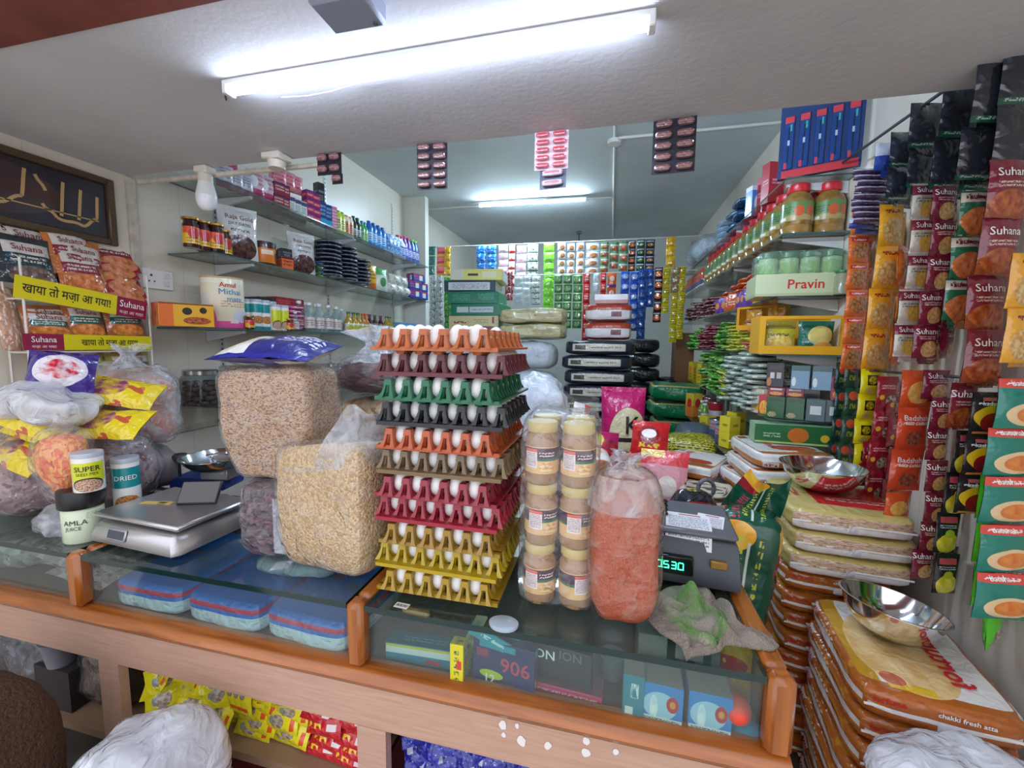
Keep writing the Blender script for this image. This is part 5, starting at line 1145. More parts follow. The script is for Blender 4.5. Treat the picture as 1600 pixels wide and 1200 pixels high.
boxes(mr5, .080, .05, .045, [(2.57, .90, .1155), (2.54, .98, .1155)], 'flat maroon boxes', 'flat maroon box lying above the green boxes, %s')
boxes(bl5, .082, .05, .125, [(2.515, 1.01-.02, .161), (2.48, 1.075, .161)], 'pale blue boxes', 'pale blue spice box in the top row of fifth right shelf, %s')
boxes(bk5, .082, .05, .135, [(2.60, .90, .161)], None, 'black spice box in the top row beside the pale blue boxes%.0s')
boxes(mr5, .078, .05, .12, [(2.43, 1.14, .1155)], None, 'maroon spice box on top at the wall end of fifth right shelf%.0s')
boxes(pmat('blank_grey_box', (120, 124, 130), [('r', .1, .2, .9, .8, (80, 84, 92))], bump=0), .09, .06, .16, [(2.66, 1.0, 0), (2.63, 1.09, 0)], 'grey boxes at the back of the fifth shelf', 'grey box at the back of the spice boxes, %s')
o = bx('spice_box', .14, .08, .045, blackbox); put1(o, (1.02, 2.66, z5+.1605), 'flat black box lying on the rear grey boxes', rad(-20))
heap('flour_pouch', .16, .24, .045, whp, 17, ((1190, 10), (1172, 11), (1156, 10)), z5, 'white and grey-green pouch on fifth right shelf, %s', 'white pouches on the fifth right shelf', .032, .88, 'pouch', tilt=.12)
o = bx('small_carton', .10, .06, .14, pmat('white_yellow_carton', (226, 222, 200), [('e', .5, .3, .3, .2, (230, 190, 60))])); put1(o, (.86, 2.66, z5), 'white and yellow small carton between pouches and spice boxes', RF)
heap('snack_packet', .14, .16, .04, ylg, 18, ((1146, 7), (1139, 7)), z5, 'yellow-green packet on fifth right shelf, %s', 'yellow-green packets on the fifth right shelf', .026, .89, tilt=.4)
heap('snack_packet', .14, .17, .04, grp_, 19, ((1128, 10), (1118, 11), (1108, 10)), z5, 'green packet piled high on fifth right shelf, %s', 'green packets on the fifth right shelf', .030, .91, tilt=.6)
yc = pmat('yellow_carton', (214, 190, 40), [('e', .5, .6, .3, .2, (226, 120, 60)), ('t', .15, .1, .85, .4, (150, 60, 40), 2)], bump=0)
k = Kind(bx('small_carton', .08, .08, .20, yc), 'yellow cartons at the far end of the fifth shelf')
for i, p in enumerate((1097, 1090, 1083)): k.put((.92, ys(p, .92, 1.215), z5), 'tall yellow carton at far end of fifth right shelf, %s' % ORD[i], (0, 0, RF))
# sixth, lowest shelf
z6 = rz_['b']
k = Kind(bx('small_carton', .085, .085, .10, pmat('plain_yellow_carton', (224, 202, 50), [('t', .3, .3, .8, .6, (120, 110, 30), 1)], bump=0)), 'yellow cartons on the lowest right shelf')
for i, (p, xx, dz) in enumerate([(1138, .76, 0), (1138, .76, .1005), (1148, .85, 0), (1148, .85, .1005), (1105, .76, 0)]): k.put((xx, ys(p, xx, .95), z6+dz), 'plain yellow carton on lowest right shelf, %s' % ['near, bottom', 'near, top', 'second column, bottom', 'second column, top', 'single one farther back'][i], (0, 0, rad(-60)))
k = Kind(cyl_pack('food_can', '-', 'can', (0, 0, 0), .04, .13, pmat('silver_blue_can', (150, 156, 176), [('r', 0, .0, 1, .5, (70, 80, 120)), ('t', .2, .5, .8, .9, (200, 60, 60), 2)], bump=0), steel, .006), 'cans on the lowest right shelf')
k.put((.74, ys(1117, .74, .95), z6), 'silver and blue can between the yellow cartons', (0, 0, RF)); k.put((.74, ys(1124, .74, .95)-.02, z6), 'second silver and blue can beside the near yellow cartons', (0, 0, RF), (.9, .9, .9))
k = Kind(cyl_pack('food_can', '-', 'can', (0, 0, 0), .055, .16, pmat('red_can', (190, 40, 50), [('r', 0, .3, 1, .6, (226, 226, 226))], bump=0), steel, .006), 'red cans on the lowest right shelf')
for i, (p, xx) in enumerate([(1117, .9), (1108, .92), (1098, .9)]): k.put((xx, ys(p, xx, .95), z6), 'red can at the back of lowest right shelf, %s' % ORD[i], (0, 0, RF))
k = Kind(bottle('sauce_bottle', .03, .17, mat('green_sauce', (120, 160, 60), .2, coat=.5), cap_w, .45, .6, pmat('sauce_label', (226, 226, 210), [('e', .5, .5, .3, .3, (90, 150, 60))], bump=0)), 'green bottles on the lowest right shelf')
for i, (p, xx) in enumerate([(1100, .78), (1096, .8), (1102, .84)]): k.put((xx, ys(p, xx, .95), z6), 'green bottle with white cap on lowest right shelf, %s' % ORD[i], (0, 0, RF))
k = Kind(bx('small_carton', .10, .10, .21, pmat('yellow_red_carton', (226, 196, 60), [('r', 0, 0, 1, .5, (222, 130, 60)), ('e', .5, .6, .3, .2, (200, 50, 50))], bump=0)), 'tall cartons on the lowest right shelf')
for i, (p, xx) in enumerate([(1083, .76), (1078, .78), (1084, .9)]): k.put((xx, ys(p, xx, .95), z6), 'tall yellow and orange carton at far end of lowest right shelf, %s' % ORD[i], (0, 0, rad(-60)))

# ================================================================== FLOUR STACKS ON THE RIGHT
brn = (176, 96, 34)
ftop = pmat('flour_bag_front', (232, 226, 222), [('r', 0, 0, .16, 1, (200, 150, 40)), ('r', 0, 0, 1, .08, brn), ('f', .42, .42, .34, .40, (226, 178, 110), (240, 206, 150), 6), ('r', .2, .04, .5, .12, (226, 180, 40)), ('e', .26, .14, .08, .06, (190, 90, 50))], rough=.28, bump=.3)
fside = pmat('flour_bag_side', brn, [('n', 7, .58, (196, 130, 44)), ('r', .0, .40, 1, .62, (232, 230, 228)), ('r', .04, .62, .20, .95, (236, 226, 224)), ('t', .05, .66, .19, .92, (200, 40, 50), 1, 60), ('t', .26, .68, .55, .86, (240, 226, 180), 1, 50)], rough=.25, bump=.35)
fend = pmat('flour_bag_end', brn, [('n', 6, .6, (160, 84, 30)), ('r', .04, .36, .96, .50, (234, 232, 232)), ('r', .46, .20, .54, .42, (228, 226, 228))], rough=.25, bump=.35)
fbot = mat('flour_bag_back', (196, 130, 70), .4)
def soft_bag(name, w, d, h, ms, seed, cat='bag', e=7, cr=.007, sag=0, txt=None, n=10):
    """soft brick: slots front(-y) +x back -x top bottom"""
    mb = MB().soft(w, d, h, [0, 1, 0, 1, 2, 3], n, e, seed, cr, 7, sag=sag)
    for sg in (-1, 1): mb.box(-w/2*.93, sg*(d/2*.99)-.002, h*.44, w/2*.93, sg*(d/2*.99)+.010*sg if sg > 0 else sg*(d/2*.99)+.002, h*.50, 4)
    ms = list(ms)+[inkw]
    for body, size, fn, im in (txt or []):
        if im not in ms: ms.append(im)
        mb.text(body, size, fn, ms.index(im), bold=.02)
    return tag(mb.build(name, ms), '-', cat)
FW, FD, FH = .36, .46, .083
fb = soft_bag('flour_bag', FW, FD, FH, [fend, fside, ftop, fbot], 3, txt=[
    ('fortune', .085, lambda x, y: Vector((.10+y*.9-.02, -.02-x*-1*.9-.0, FH+.0035)), inkr),
    ('fortune', .024, lambda x, y: Vector((-.115+x, -FD/2-.002, .060+y)), inkr), ('chakki fresh atta', .017, lambda x, y: Vector((.04+x, -FD/2-.0025, .060+y)), inkw),
    ('fortune', .024, lambda x, y: Vector((-FW/2-.0025, .15-x, .060+y)), inkr), ('chakki fresh atta', .015, lambda x, y: Vector((-FW/2-.0025, .01-x, .060+y)), inkw)])
k = Kind(fb, 'brown flour bags stacked on the floor')
N1 = 8
for i in range(N1):
    top = i == N1-1
    k.put((.895+(0 if top else rnd.uniform(-.012, .0)), 1.43+(0 if top else rnd.uniform(-.015, .015)), .003+i*.0865), 'brown and white flour bag in the near floor stack, %s' % ('topmost, under the tilted steel bowl' if top else ORD[i]+' from the bottom'), (0, 0, rad(-8)+(0 if top else rnd.uniform(-.05, .03))))
for i in range(9):
    k.put((.875+rnd.uniform(-.012, .008), 1.925+rnd.uniform(-.01, .01), .003+i*.083), 'brown and white flour bag in the stack under the yellow bags, %s from the bottom' % ORD[i], (0, 0, rad(-5)+rnd.uniform(-.06, .04)), (1, .98, .96))
# yellow flour bags (three) on that stack
ytop = pmat('yellow_bag_front', (206, 186, 112), [('r', .30, .2, .98, .80, (206, 40, 44)), ('t', .40, .3, .9, .42, (236, 200, 180), 2), ('t', .04, .3, .2, .7, (180, 60, 50), 1)], rough=.28)
yside = pmat('yellow_bag_side', (204, 184, 110), [('r', .1, .3, .45, .8, (196, 60, 46)), ('t', .12, .4, .43, .7, (236, 220, 160), 1, 40)], rough=.28)
yend = pmat('yellow_bag_clear_end', (206, 176, 146), [('n', 16, .56, (176, 130, 110)), ('n', 26, .64, (232, 214, 190)), ('r', .0, .0, 1, .40, (226, 220, 218)), ('r', .47, .0, .54, .5, (206, 200, 204)), ('r', 0, .86, 1, 1, (204, 184, 110))], rough=.22)
yb = soft_bag('gram_flour_bag', .40, .44, .082, [yend, yside, ytop, fbot], 13)
ky = Kind(yb, 'yellow gram flour bags')
for i in range(3): ky.put((.895+(.01 if i == 1 else 0), 1.90+i*.004, .003+9*.083+.001+i*.083), 'yellow flour bag with clear end under the round bowl, %s of the three' % ['lowest', 'middle', 'topmost'][i], (0, 0, rad(-6)+(.02 if i == 1 else 0)))
# bowls
o = bowl_mb(.150, .100, .066).build('steel_bowl', chrome, loc=(.885, 1.97, 1.003)); tag(o, 'round steel bowl sitting on the topmost yellow flour bag', 'bowl')
q = at(1385, 935, z=.78)
o = bowl_mb(.130, .095, .062).build('steel_bowl', chrome, loc=(.875, 1.47, .003+8*.0865-.000), rot=(0, rad(9), rad(30))); tag(o, 'steel bowl tilted on the near flour stack', 'bowl'); o.location.z += .014
# far white-orange stacks
wtop = pmat('white_flour_front', (226, 222, 220), [('r', .0, .0, 1, .1, brn), ('e', .6, .3, .3, .12, (190, 40, 46)), ('r', .05, .75, .2, .9, (160, 90, 50)), ('r', .55, .05, 1, .2, (150, 90, 50))], rough=.28)
wend = pmat('white_flour_side', (196, 118, 46), [('r', .0, .44, 1, .96, (228, 226, 224)), ('r', .03, .05, .25, .42, (232, 226, 222)), ('t', .05, .1, .23, .38, (196, 60, 60), 1, 40)], rough=.28)
wb = soft_bag('flour_bag', .36, .44, .082, [wend, wend, wtop, fbot], 23, txt=[('fortune', .07, lambda x, y: Vector((-.06+y, .02-x, .0860)), inkr)])
k = Kind(wb, 'white and orange flour bags in the far stack')
n2 = 13
for i in range(n2):
    k.put((.86+.02*sin(i*1.7), 2.42+.012*cos(i*2.1), .003+i*.0835), 'white and orange flour bag, near pile by the lowest shelf, %s' % ('topmost' if i == n2-1 else ORD[i]+' from bottom'), (0, 0, rad(8)+rnd.uniform(-.08, .08)))
for i in range(11):
    k.put((.51+.015*sin(i*2.1), 2.68+.012*cos(i*1.3), .003+i*.0835), 'white and orange flour bag in the pile left of the lowest shelf, %s from bottom' % ORD[i], (0, 0, rad(-28)+rnd.uniform(-.08, .08)), (.9, .9, 1))
o = bx('long_box', .40, .12, .10, pmat('green_long_box', (40, 110, 60), [('e', .5, .5, .12, .4, (206, 120, 50)), ('r', .0, .0, 1, .1, (180, 200, 120)), ('e', .8, .4, .05, .2, (230, 190, 60)), ('t', .1, .3, .3, .6, (170, 200, 170), 2)], bump=0), mat('pale_green_top', (150, 190, 150), .4)); put1(o, (.965, 2.47, .003+13*.0835+.003), 'long green carton lying on the far flour bags below the spice boxes', rad(-4))
# wrapped bag in front
t = tag(MB().soft(.38, .30, .13, 0, 16, 2.4, 14, .028, 10).build('plastic_bag', film3), 'crumpled white plastic bag lying at the foot of near flour stack', 'bag'); t.location = (.82, 1.03, .552)
ob = soft_bag('flour_bag', .34, .30, .54, [fend, fside, ftop, fbot], 43, e=6); put1(ob, (.82, 1.02, .003), 'upright brown sack standing before the near flour stack under plastic', .1)

# ================================================================== CHAINS OF POUCHES ON THE RIGHT WALL
def chain(name, label, loc, w, h, n, mats_, rz, t=.03, group=None, seed=0, txt=None, swing=.04, tilt=0):
    """a hanging strip: pouches joined top to bottom, each pouch a part, hung from its top"""
    o = thing(name, label, 'sachet strip', loc, rz, group, rot=(tilt, 0, rz))
    protos = {}
    for i in range(n):
        m = mats_[i % len(mats_)]; key = (m.name, i % 2)
        if key not in protos:
            mb = MB(); fr = mb.pouch(w, h, t, 0, seed+i, .0045, (8, 8), .05); ms = [m]
            for body, size, u0, v0, im in (txt or {}).get(m.name, []):
                if im not in ms: ms.append(im)
                mb.text(body, size, lambda x, y: fr(min(1, max(0, u0+x/w)), min(1, max(0, v0+y/h)))+Vector((0, -.0018, 0)), ms.index(im), bold=.008)
            c = mb.build('sachet', ms, o); protos[key] = c
        else:
            c = protos[key].copy(); COL.objects.link(c); c.parent = o
        c.location = (rnd.uniform(-1, 1)*.003, swing*.25*sin(i*1.3+seed), -(i+1)*h); c.rotation_euler = (rnd.uniform(-.05, .05), 0, rnd.uniform(-.04, .04))
    return o
mar = (128, 34, 54)
S_suh = pmat('curry_pouch', mar, [('r', 0, .0, 1, .30, (150, 72, 46)), ('f', .5, .25, .46, .22, (150, 62, 34), (196, 110, 60), 6), ('t', .15, .50, .85, .62, (226, 200, 190), 2, 30)], rough=.16, coat=.8, bump=.4)
S_mar = pmat('biryani_pouch', (126, 30, 56), [('f', .6, .28, .36, .24, (200, 140, 80), (232, 200, 140), 8), ('t', .15, .56, .85, .68, (230, 200, 200), 2, 30)], rough=.16, coat=.8, bump=.4)
S_grn = pmat('chicken_pouch', (40, 118, 84), [('r', 0, .72, 1, .95, (222, 214, 196)), ('f', .5, .3, .48, .30, (206, 110, 60), (232, 160, 96), 6), ('t', .1, .78, .9, .9, (70, 60, 60), 1, 20)], rough=.16, coat=.8, bump=.4)
S_wht = pmat('pulao_pouch', (210, 202, 186), [('r', 0, .66, 1, .95, (130, 40, 60)), ('f', .6, .3, .36, .24, (222, 176, 60), (240, 206, 110), 8), ('r', 0, 0, 1, .05, (230, 228, 220)), ('t', .1, .45, .9, .6, (90, 130, 100), 2, 24)], rough=.16, coat=.8, bump=.4)
S_yel = pmat('yellow_masala_pouch', (226, 160, 36), [('f', .5, .35, .4, .3, (214, 190, 130), (190, 130, 60), 10), ('t', .2, .75, .8, .9, (140, 40, 40), 1, 20)], rough=.18, coat=.7, bump=.4)
S_orn = pmat('orange_masala_pouch', (216, 110, 50), [('f', .5, .45, .4, .3, (200, 150, 90), (140, 80, 60), 10), ('r', .1, .78, .9, .92, (200, 40, 50)), ('t', .2, .8, .8, .9, (240, 220, 210), 1, 16)], rough=.18, coat=.7, bump=.4)
S_blk = pmat('black_sheen_pouch', (44, 48, 58), [('n', 2.2, .60, (70, 74, 88)), ('r', 0, 0, 1, .10, (30, 90, 70)), ('t', .1, .03, .9, .10, (180, 200, 190), 1, 40)], rough=.22, coat=1, bump=1, bscale=12)  # paler noise patches paint the silvery sheen onto the black film
S_red = pmat('red_masala_pouch', (150, 24, 44), [('f', .65, .25, .24, .18, (60, 90, 50), (220, 210, 190), 8), ('e', .2, .35, .1, .08, (236, 200, 50)), ('t', .15, .6, .85, .75, (236, 200, 200), 2, 26)], rough=.18, coat=.7, bump=.4)
S_bad = pmat('orange_red_pouch', (214, 74, 40), [('f', .5, .28, .26, .18, (120, 60, 50), (180, 100, 70), 8), ('t', .1, .58, .9, .68, (240, 200, 180), 1, 30)], rough=.18, coat=.7, bump=.3)
S_bmp = pmat('orange_crisp_pouch', (220, 88, 40), [('f', .5, .4, .36, .3, (232, 170, 70), (240, 200, 120), 6)], rough=.18, coat=.7, bump=.3)
S_cho = pmat('black_chilli_pouch', (34, 32, 36), [('e', .5, .42, .46, .28, (222, 190, 30)), ('f', .5, .3, .32, .22, (150, 24, 34), (130, 20, 30), 3), ('r', .1, .0, .9, .06, (230, 140, 80)), ('r', .2, .80, .75, .88, (216, 100, 110)), ('t', .1, .70, .7, .78, (230, 230, 230), 1, 24)], rough=.2, coat=.5, bump=.2)
S_lem = pmat('black_lemon_pouch', (34, 34, 40), [('f', .5, .25, .44, .26, (214, 196, 40), (236, 220, 90), 4), ('e', .5, .5, .2, .1, (190, 200, 50)), ('r', .1, .76, .8, .90, (206, 80, 96)), ('t', .1, .62, .8, .72, (210, 210, 214), 2, 24)], rough=.2, coat=.5, bump=.2)
S_gre = pmat('bright_green_pouch', (86, 200, 40), [('f', .5, .3, .3, .2, (60, 60, 50), (220, 200, 180), 10), ('e', .5, .8, .3, .07, (160, 130, 80))], rough=.2, coat=.5, bump=.3)
S_tea = pmat('teal_paneer_pouch', (14, 120, 104), [('e', .55, .3, .44, .24, (226, 196, 150)), ('f', .6, .3, .34, .17, (206, 106, 40), (226, 140, 60), 5), ('r', 0, .82, 1, 1, (214, 70, 60)), ('t', .1, .86, .7, .95, (240, 220, 220), 1, 20)], rough=.2, coat=.5, bump=.2)
S_ylw = pmat('yellow_pepper_strip', (230, 214, 20), [('r', .25, .35, .75, .75, (40, 40, 30)), ('f', .5, .55, .2, .16, (230, 214, 20), (120, 100, 30), 12), ('f', .4, .15, .2, .12, (180, 170, 140), (230, 214, 20), 12)], rough=.2, coat=.5, bump=.2)
S_dgr = pmat('dark_green_strip', (28, 70, 58), [('e', .5, .72, .3, .16, (206, 80, 60)), ('t', .3, .2, .7, .5, (150, 150, 60), 1, 10)], rough=.2, coat=.5, bump=.2)
S_tin = pmat('tiny_purple_sachet', (76, 60, 92), [('r', .0, .55, 1, .8, (190, 190, 210)), ('n', 6, .6, (150, 80, 120))], rough=.15, coat=.8, bump=.5)
S_bwt = pmat('blue_tag_pouch', (50, 76, 160), [('r', 0, .5, 1, 1, (206, 212, 230))], rough=.2, coat=.5)
TX = {'curry_pouch': [('Suhana', .030, .5, .76, inkw)], 'biryani_pouch': [('Suhana', .026, .5, .80, inkw)], 'pulao_pouch': [('Suhana', .026, .5, .80, inkw)], 'chicken_pouch': [('Suhana', .024, .5, .84, inkm)],
      'orange_red_pouch': [('Badshah', .026, .5, .76, inkw), ('RED CHILLI', .015, .5, .64, inkw)], 'teal_paneer_pouch': [('Badshah', .018, .38, .91, inkw)], 'black_chilli_pouch': [('kashmiri', .016, .45, .74, inkw)], 'orange_masala_pouch': [('Shan', .014, .5, .85, inkw)]}
# the strips: top point, pouch width and pitch as seen from the door, count
def hang(px, py, wpx, hpx, n, mats_, deg, lab, x, name='sachet_strip'):
    q = at(px, py, x=x); s_ = F/((q-CAM).dot(fwd)); h = hpx/s_
    edge = deg > 50; a_ = rad(42) if edge else rad(12)+rad(deg-34)*.3
    w = .10 if edge else wpx/((proj(q+Vector((cos(a_), sin(a_), 0))*.01)[0]-px)/.01)
    return chain(name, lab, (x, q.y, q.z), w, h, n, mats_, a_, min(.03, w*.3), None, int(px) % 50, TX)
H = [(1388, 222, 28, 42, 1, [S_bwt], 35, 'single blue and white tag packet at top of the tiny sachet strip', 1.05),
     (1364, 262, 44, 9.5, 9, [S_tin], 40, 'strip of tiny purple silver sachets right of the pickle jars', 1.03),
     (1352, 340, 36, 16, 1, [S_bwt], 35, 'blue and yellow card at bottom of the tiny sachet strip', 1.02),
     (1350, 325, 28, 42, 6, [S_orn], 42, 'long strip of orange masala pouches right of the right shelves', 1.07),
     (1392, 320, 32, 64, 4, [S_yel], 40, 'strip of golden yellow masala pouches beside the orange strip', 1.05),
     (1410, 207, 32, 52, 2, [S_blk], 38, 'short strip of dark shiny pouches above the golden strip', 1.05),
     (1416, 385, 16, 62, 3, [S_orn], 68, 'strip of brown pouches seen almost edge on', 1.09),
     (1453, 161, 48, 66, 1, [S_blk], 38, 'dark shiny pouch above the white pulao strip', 1.05),
     (1442, 232, 42, 60, 1, [S_blk], 38, 'dark pouch hanging just over the white pulao strip', 1.07),
     (1447, 287, 34, 54, 5, [S_wht], 36, 'strip of white and maroon pulao pouches with yellow rice picture', 1.03),
     (1504, 128, 54, 84, 1, [S_blk], 36, 'second large shiny dark pouch of the top row', 1.04),
     (1485, 216, 50, 78, 1, [S_blk], 36, 'dark shiny pouch over the maroon biryani strip', 1.03),
     (1478, 290, 32, 54, 5, [S_mar], 34, 'strip of maroon biryani pouches beside the white strip', 1.02),
     (1500, 380, 18, 60, 3, [S_mar], 70, 'maroon pouches seen edge on behind the maroon strip', 1.09),
     (1538, 200, 60, 78, 1, [S_blk], 36, 'dark shiny pouch over the green chicken strip', 1.02),
     (1524, 300, 42, 66, 3, [S_grn], 34, 'strip of green and cream chicken masala pouches', 1.02),
     (1540, 400, 18, 62, 3, [S_mar], 70, 'dark maroon pouches edge on behind the big curry strip', 1.09),
     (1562, 92, 66, 96, 1, [S_blk], 36, 'large dark pouch near top right corner', 1.02),
     (1574, 252, 54, 87, 4, [S_suh], 32, 'long strip of big maroon and brown curry pouches at the right', 1.0),
     (1604, 60, 60, 100, 2, [S_blk], 34, 'dark pouches cut by the right edge at the top', 1.06),
     (1614, 395, 50, 86, 2, [S_yel], 30, 'orange pouch strip cut by the right edge of the view', .98),
     (1316, 566, 15, 42, 4, [S_dgr], 30, 'short dark strip hanging right of the spice boxes', 1.12),
     (1334, 562, 19, 44, 4, [S_dgr], 25, 'dark green strip of sachets beside the yellow strip', 1.10),
     (1362, 576, 27, 40, 4, [S_ylw], 30, 'bright yellow pepper sachet strip with black lettering', 1.09),
     (1386, 588, 27, 50, 4, [S_red], 30, 'red masala pouch strip beside the yellow strip', 1.08),
     (1402, 600, 14, 50, 4, [S_red], 66, 'red pouches edge on behind the orange strip', 1.12),
     (1362, 690, 24, 36, 2, [S_red], 30, 'short red pouch strip just over the round steel bowl', 1.10),
     (1430, 578, 42, 58, 1, [S_bmp], 34, 'orange crisp-picture pouch above the orange chilli strip', 1.04),
     (1424, 636, 42, 67, 2, [S_bad], 34, 'strip of orange red chilli powder pouches', 1.03),
     (1408, 770, 32, 42, 1, [S_bmp], 34, 'small orange crisp-picture pouch at foot of the chilli strip', 1.03),
     (1460, 578, 34, 46, 1, [S_mar], 34, 'maroon noodle pouch above the lower maroon strip', 1.06),
     (1476, 622, 28, 50, 6, [S_mar], 34, 'lower strip of maroon pouches with bowl pictures', 1.04),
     (1509, 598, 34, 72, 1, [S_suh], 34, 'brown curry pouch above the black lemon strip', 1.03),
     (1505, 671, 31, 68, 4, [S_lem], 34, 'strip of black pouches with yellow lemons', 1.02),
     (1542, 612, 46, 66, 3, [S_cho], 34, 'strip of black pouches with red chilli heap on yellow disc', 1.0),
     (1574, 604, 32, 72, 5, [S_gre], 34, 'bright green pouch strip at the right', 1.03),
     (1572, 800, 22, 74, 3, [S_gre], 60, 'green pouches edge on behind the bright green strip', 1.08),
     (1606, 592, 76, 79, 5, [S_tea], 30, 'teal paneer pouch strip cut by the right edge', 1.0)]
for (px, py, w, h, n, ms, dg, lab, xx) in H:
    o = hang(px, py, w*1.22, h, n, ms, dg, lab, xx)
    if dg < 50 and len(lab.split()) < 14:       # the hooks carry several layers, one strip behind the other
        for lay in range(2 if n > 2 else 1):
            dup(o, o.location+Vector((.045+.03*lay, .055+.05*lay, -.012-.01*lay)), (0, 0, o.rotation_euler.z+rnd.uniform(.05, .35)), ('rear layer behind ' if lay == 0 else 'hindmost layer behind ')+lab)
tag(MB().tube([(1.06, 2.42, 2.49), (1.06, 1.2, 2.44)], .006).build('hanging_rod', dark), 'thin dark rod along right wall carrying the upper pouch strips', 'rod')
tag(MB().tube([(1.08, 2.20, 1.50), (1.08, 1.1, 1.52)], .005).build('hanging_rod', dark), 'lower rod along right wall carrying the lower pouch strips', 'rod')

# ================================================================== CARDS HANGING FROM THE SLAB
def card(px, py, w, h, rows, cols, base, item, lab, rz=0, extra=None, y=1.60):
    q = at(px, py, y=y); o = thing('hanging_card', lab, 'card', (q.x, q.y, q.z), rz)
    MB().box(-w/2, 0, -h, w/2, .002, 0).build('backing_card', base, o)
    mb = None
    for r in range(rows):
        for c in range(cols):
            cx = -w/2+w*(c+.5)/cols; cz = -h*(r+.5)/rows
            if mb is None:
                mb = MB().soft(w/cols*.78, .018, h/rows*.62, [0]*6, 4, 4, 1, 0, c=(0, -.009, -h/rows*.31)); p = mb.build('blister', item, o); p0_ = p
            else: p = p0_.copy(); COL.objects.link(p); p.parent = o
            p.location = (cx, 0, cz)
    return o
bkc = mat('black_card', (34, 32, 46), .4); choc = pmat('brown_blister', (120, 78, 76), [('r', 0, .38, 1, .62, (160, 116, 112)), ('n', 7, .62, (176, 160, 170))], rough=.15, coat=.8)
pkc = mat('pink_white_card', (226, 206, 216), .4); pkb = pmat('red_blister', (214, 120, 130), [('r', .1, .3, .9, .7, (206, 70, 84))], rough=.15, coat=.8)
card(514, 238, .115, .09, 2, 2, bkc, choc, 'black card of brown blisters, leftmost of the hanging cards')
card(527, 272, .05, .04, 1, 1, bkc, choc, 'small torn piece of black card under the leftmost card', y=1.602)
card(675, 224, .125, .175, 5, 2, bkc, choc, 'black card of brown blisters, second hanging card from the left', .08)
card(862, 205, .125, .135, 5, 2, pkc, pkb, 'white and pink card of red blisters hanging over the far tube light')
card(864, 264, .10, .07, 2, 1, mat('grey_blue_card', (60, 70, 96), .3), pmat('pale_blister', (200, 200, 216), [('r', .1, .3, .9, .7, (214, 120, 130))], rough=.15), 'smaller curled dark card hanging below the pink card', -.1, y=1.605)
card(1055, 185, .14, .18, 5, 2, bkc, choc, 'black card of brown blisters, rightmost of the hanging cards', -.08)

# ================================================================== SACHET STRIPS AT THE BACK
def rope(a, b, sag, r, lab):
    pts = [Vector(a).lerp(Vector(b), i/16)-Vector((0, 0, sag*4*(i/16)*(1-i/16))) for i in range(17)]
    tag(MB().tube(pts, r, 6).build('hanging_rope', mat('pale_rope', (206, 206, 200), .5)), lab, 'rope')
YU, YL = 4.95, 4.75
zu = at(880, 380, y=YU).z; zl = at(900, 428, y=YL).z
rope((XL, YU, zu+.02), (XR, YU, zu+.02), .01, .008, 'pale rope stretched across the shop below the far ceiling')
rope((XL, YL, zl+.01), (.845, YL, zl+.01), .01, .006, 'lower thin rope across the shop carrying sachet strips')
def sm(name, base, feats=(), **k): return pmat('s_'+name, base, feats, rough=.15, coat=.9, bump=.6, bscale=14, **k)
s_blue = sm('blue', (30, 120, 220), [('n', 4, .55, (150, 210, 244)), ('r', 0, .4, 1, .5, (20, 60, 150))]); s_dkb = sm('dark_blue', (20, 70, 150), [('n', 4, .58, (70, 130, 200))]); s_ryl = sm('royal', (40, 90, 200), [('f', .5, .5, .4, .25, (210, 225, 240), (60, 120, 220), 6)])
s_teal = sm('teal', (20, 100, 90), [('n', 4, .6, (80, 150, 140)), ('r', 0, 0, 1, .1, (200, 210, 190))]); s_pnk = sm('pink_yellow', (226, 110, 120), [('r', 0, 0, 1, .2, (236, 190, 40)), ('r', .0, .3, 1, .5, (200, 40, 60)), ('r', .82, 0, 1, 1, (236, 196, 40))])
s_wpk = sm('white_pink', (236, 214, 224), [('t', .1, .3, .9, .8, (214, 110, 150), 3)]); s_rw = sm('red_white', (240, 226, 226), [('r', 0, 0, 1, .3, (222, 70, 60)), ('n', 4, .6, (226, 120, 110))]); s_wbk = sm('white_black', (216, 226, 220), [('n', 4, .58, (60, 70, 66)), ('r', 0, 0, 1, .1, (60, 110, 90))])
s_lime = sm('lime', (130, 220, 60), [('n', 4, .6, (190, 240, 130))]); s_wml = sm('white_food', (226, 230, 226), [('f', .6, .4, .3, .3, (206, 130, 60), (150, 100, 70), 6), ('r', 0, .85, 1, .95, (40, 90, 160))]); s_rgr = sm('red_green', (90, 130, 90), [('r', 0, .5, 1, .7, (210, 210, 190)), ('f', .5, .25, .4, .24, (200, 70, 50), (226, 140, 70), 5)])
s_mas = sm('dark_masala', (46, 24, 40), [('f', .5, .4, .42, .26, (206, 70, 40), (236, 150, 50), 4), ('r', .1, .75, .9, .88, (190, 190, 200))]); s_bgd = sm('black_gold', (34, 44, 70), [('f', .5, .35, .36, .22, (206, 150, 70), (160, 110, 50), 5), ('r', .1, .7, .9, .85, (170, 180, 196))]); s_bgr = sm('black_green', (34, 60, 70), [('f', .5, .35, .36, .22, (110, 150, 60), (70, 110, 60), 5), ('r', .1, .7, .9, .85, (190, 200, 206))])
s_gold = sm('gold', (214, 160, 20), [('n', 4, .55, (244, 214, 60))]); s_grn = sm('green_foil', (60, 130, 60), [('f', .5, .5, .4, .3, (170, 200, 140), (60, 120, 60), 6), ('r', 0, .9, 1, 1, (200, 220, 180))]); s_wgy = sm('white_grey', (210, 216, 214), [('n', 5, .55, (70, 90, 96))]); s_mint = sm('green_small', (60, 160, 60), [('n', 5, .55, (150, 214, 120))])
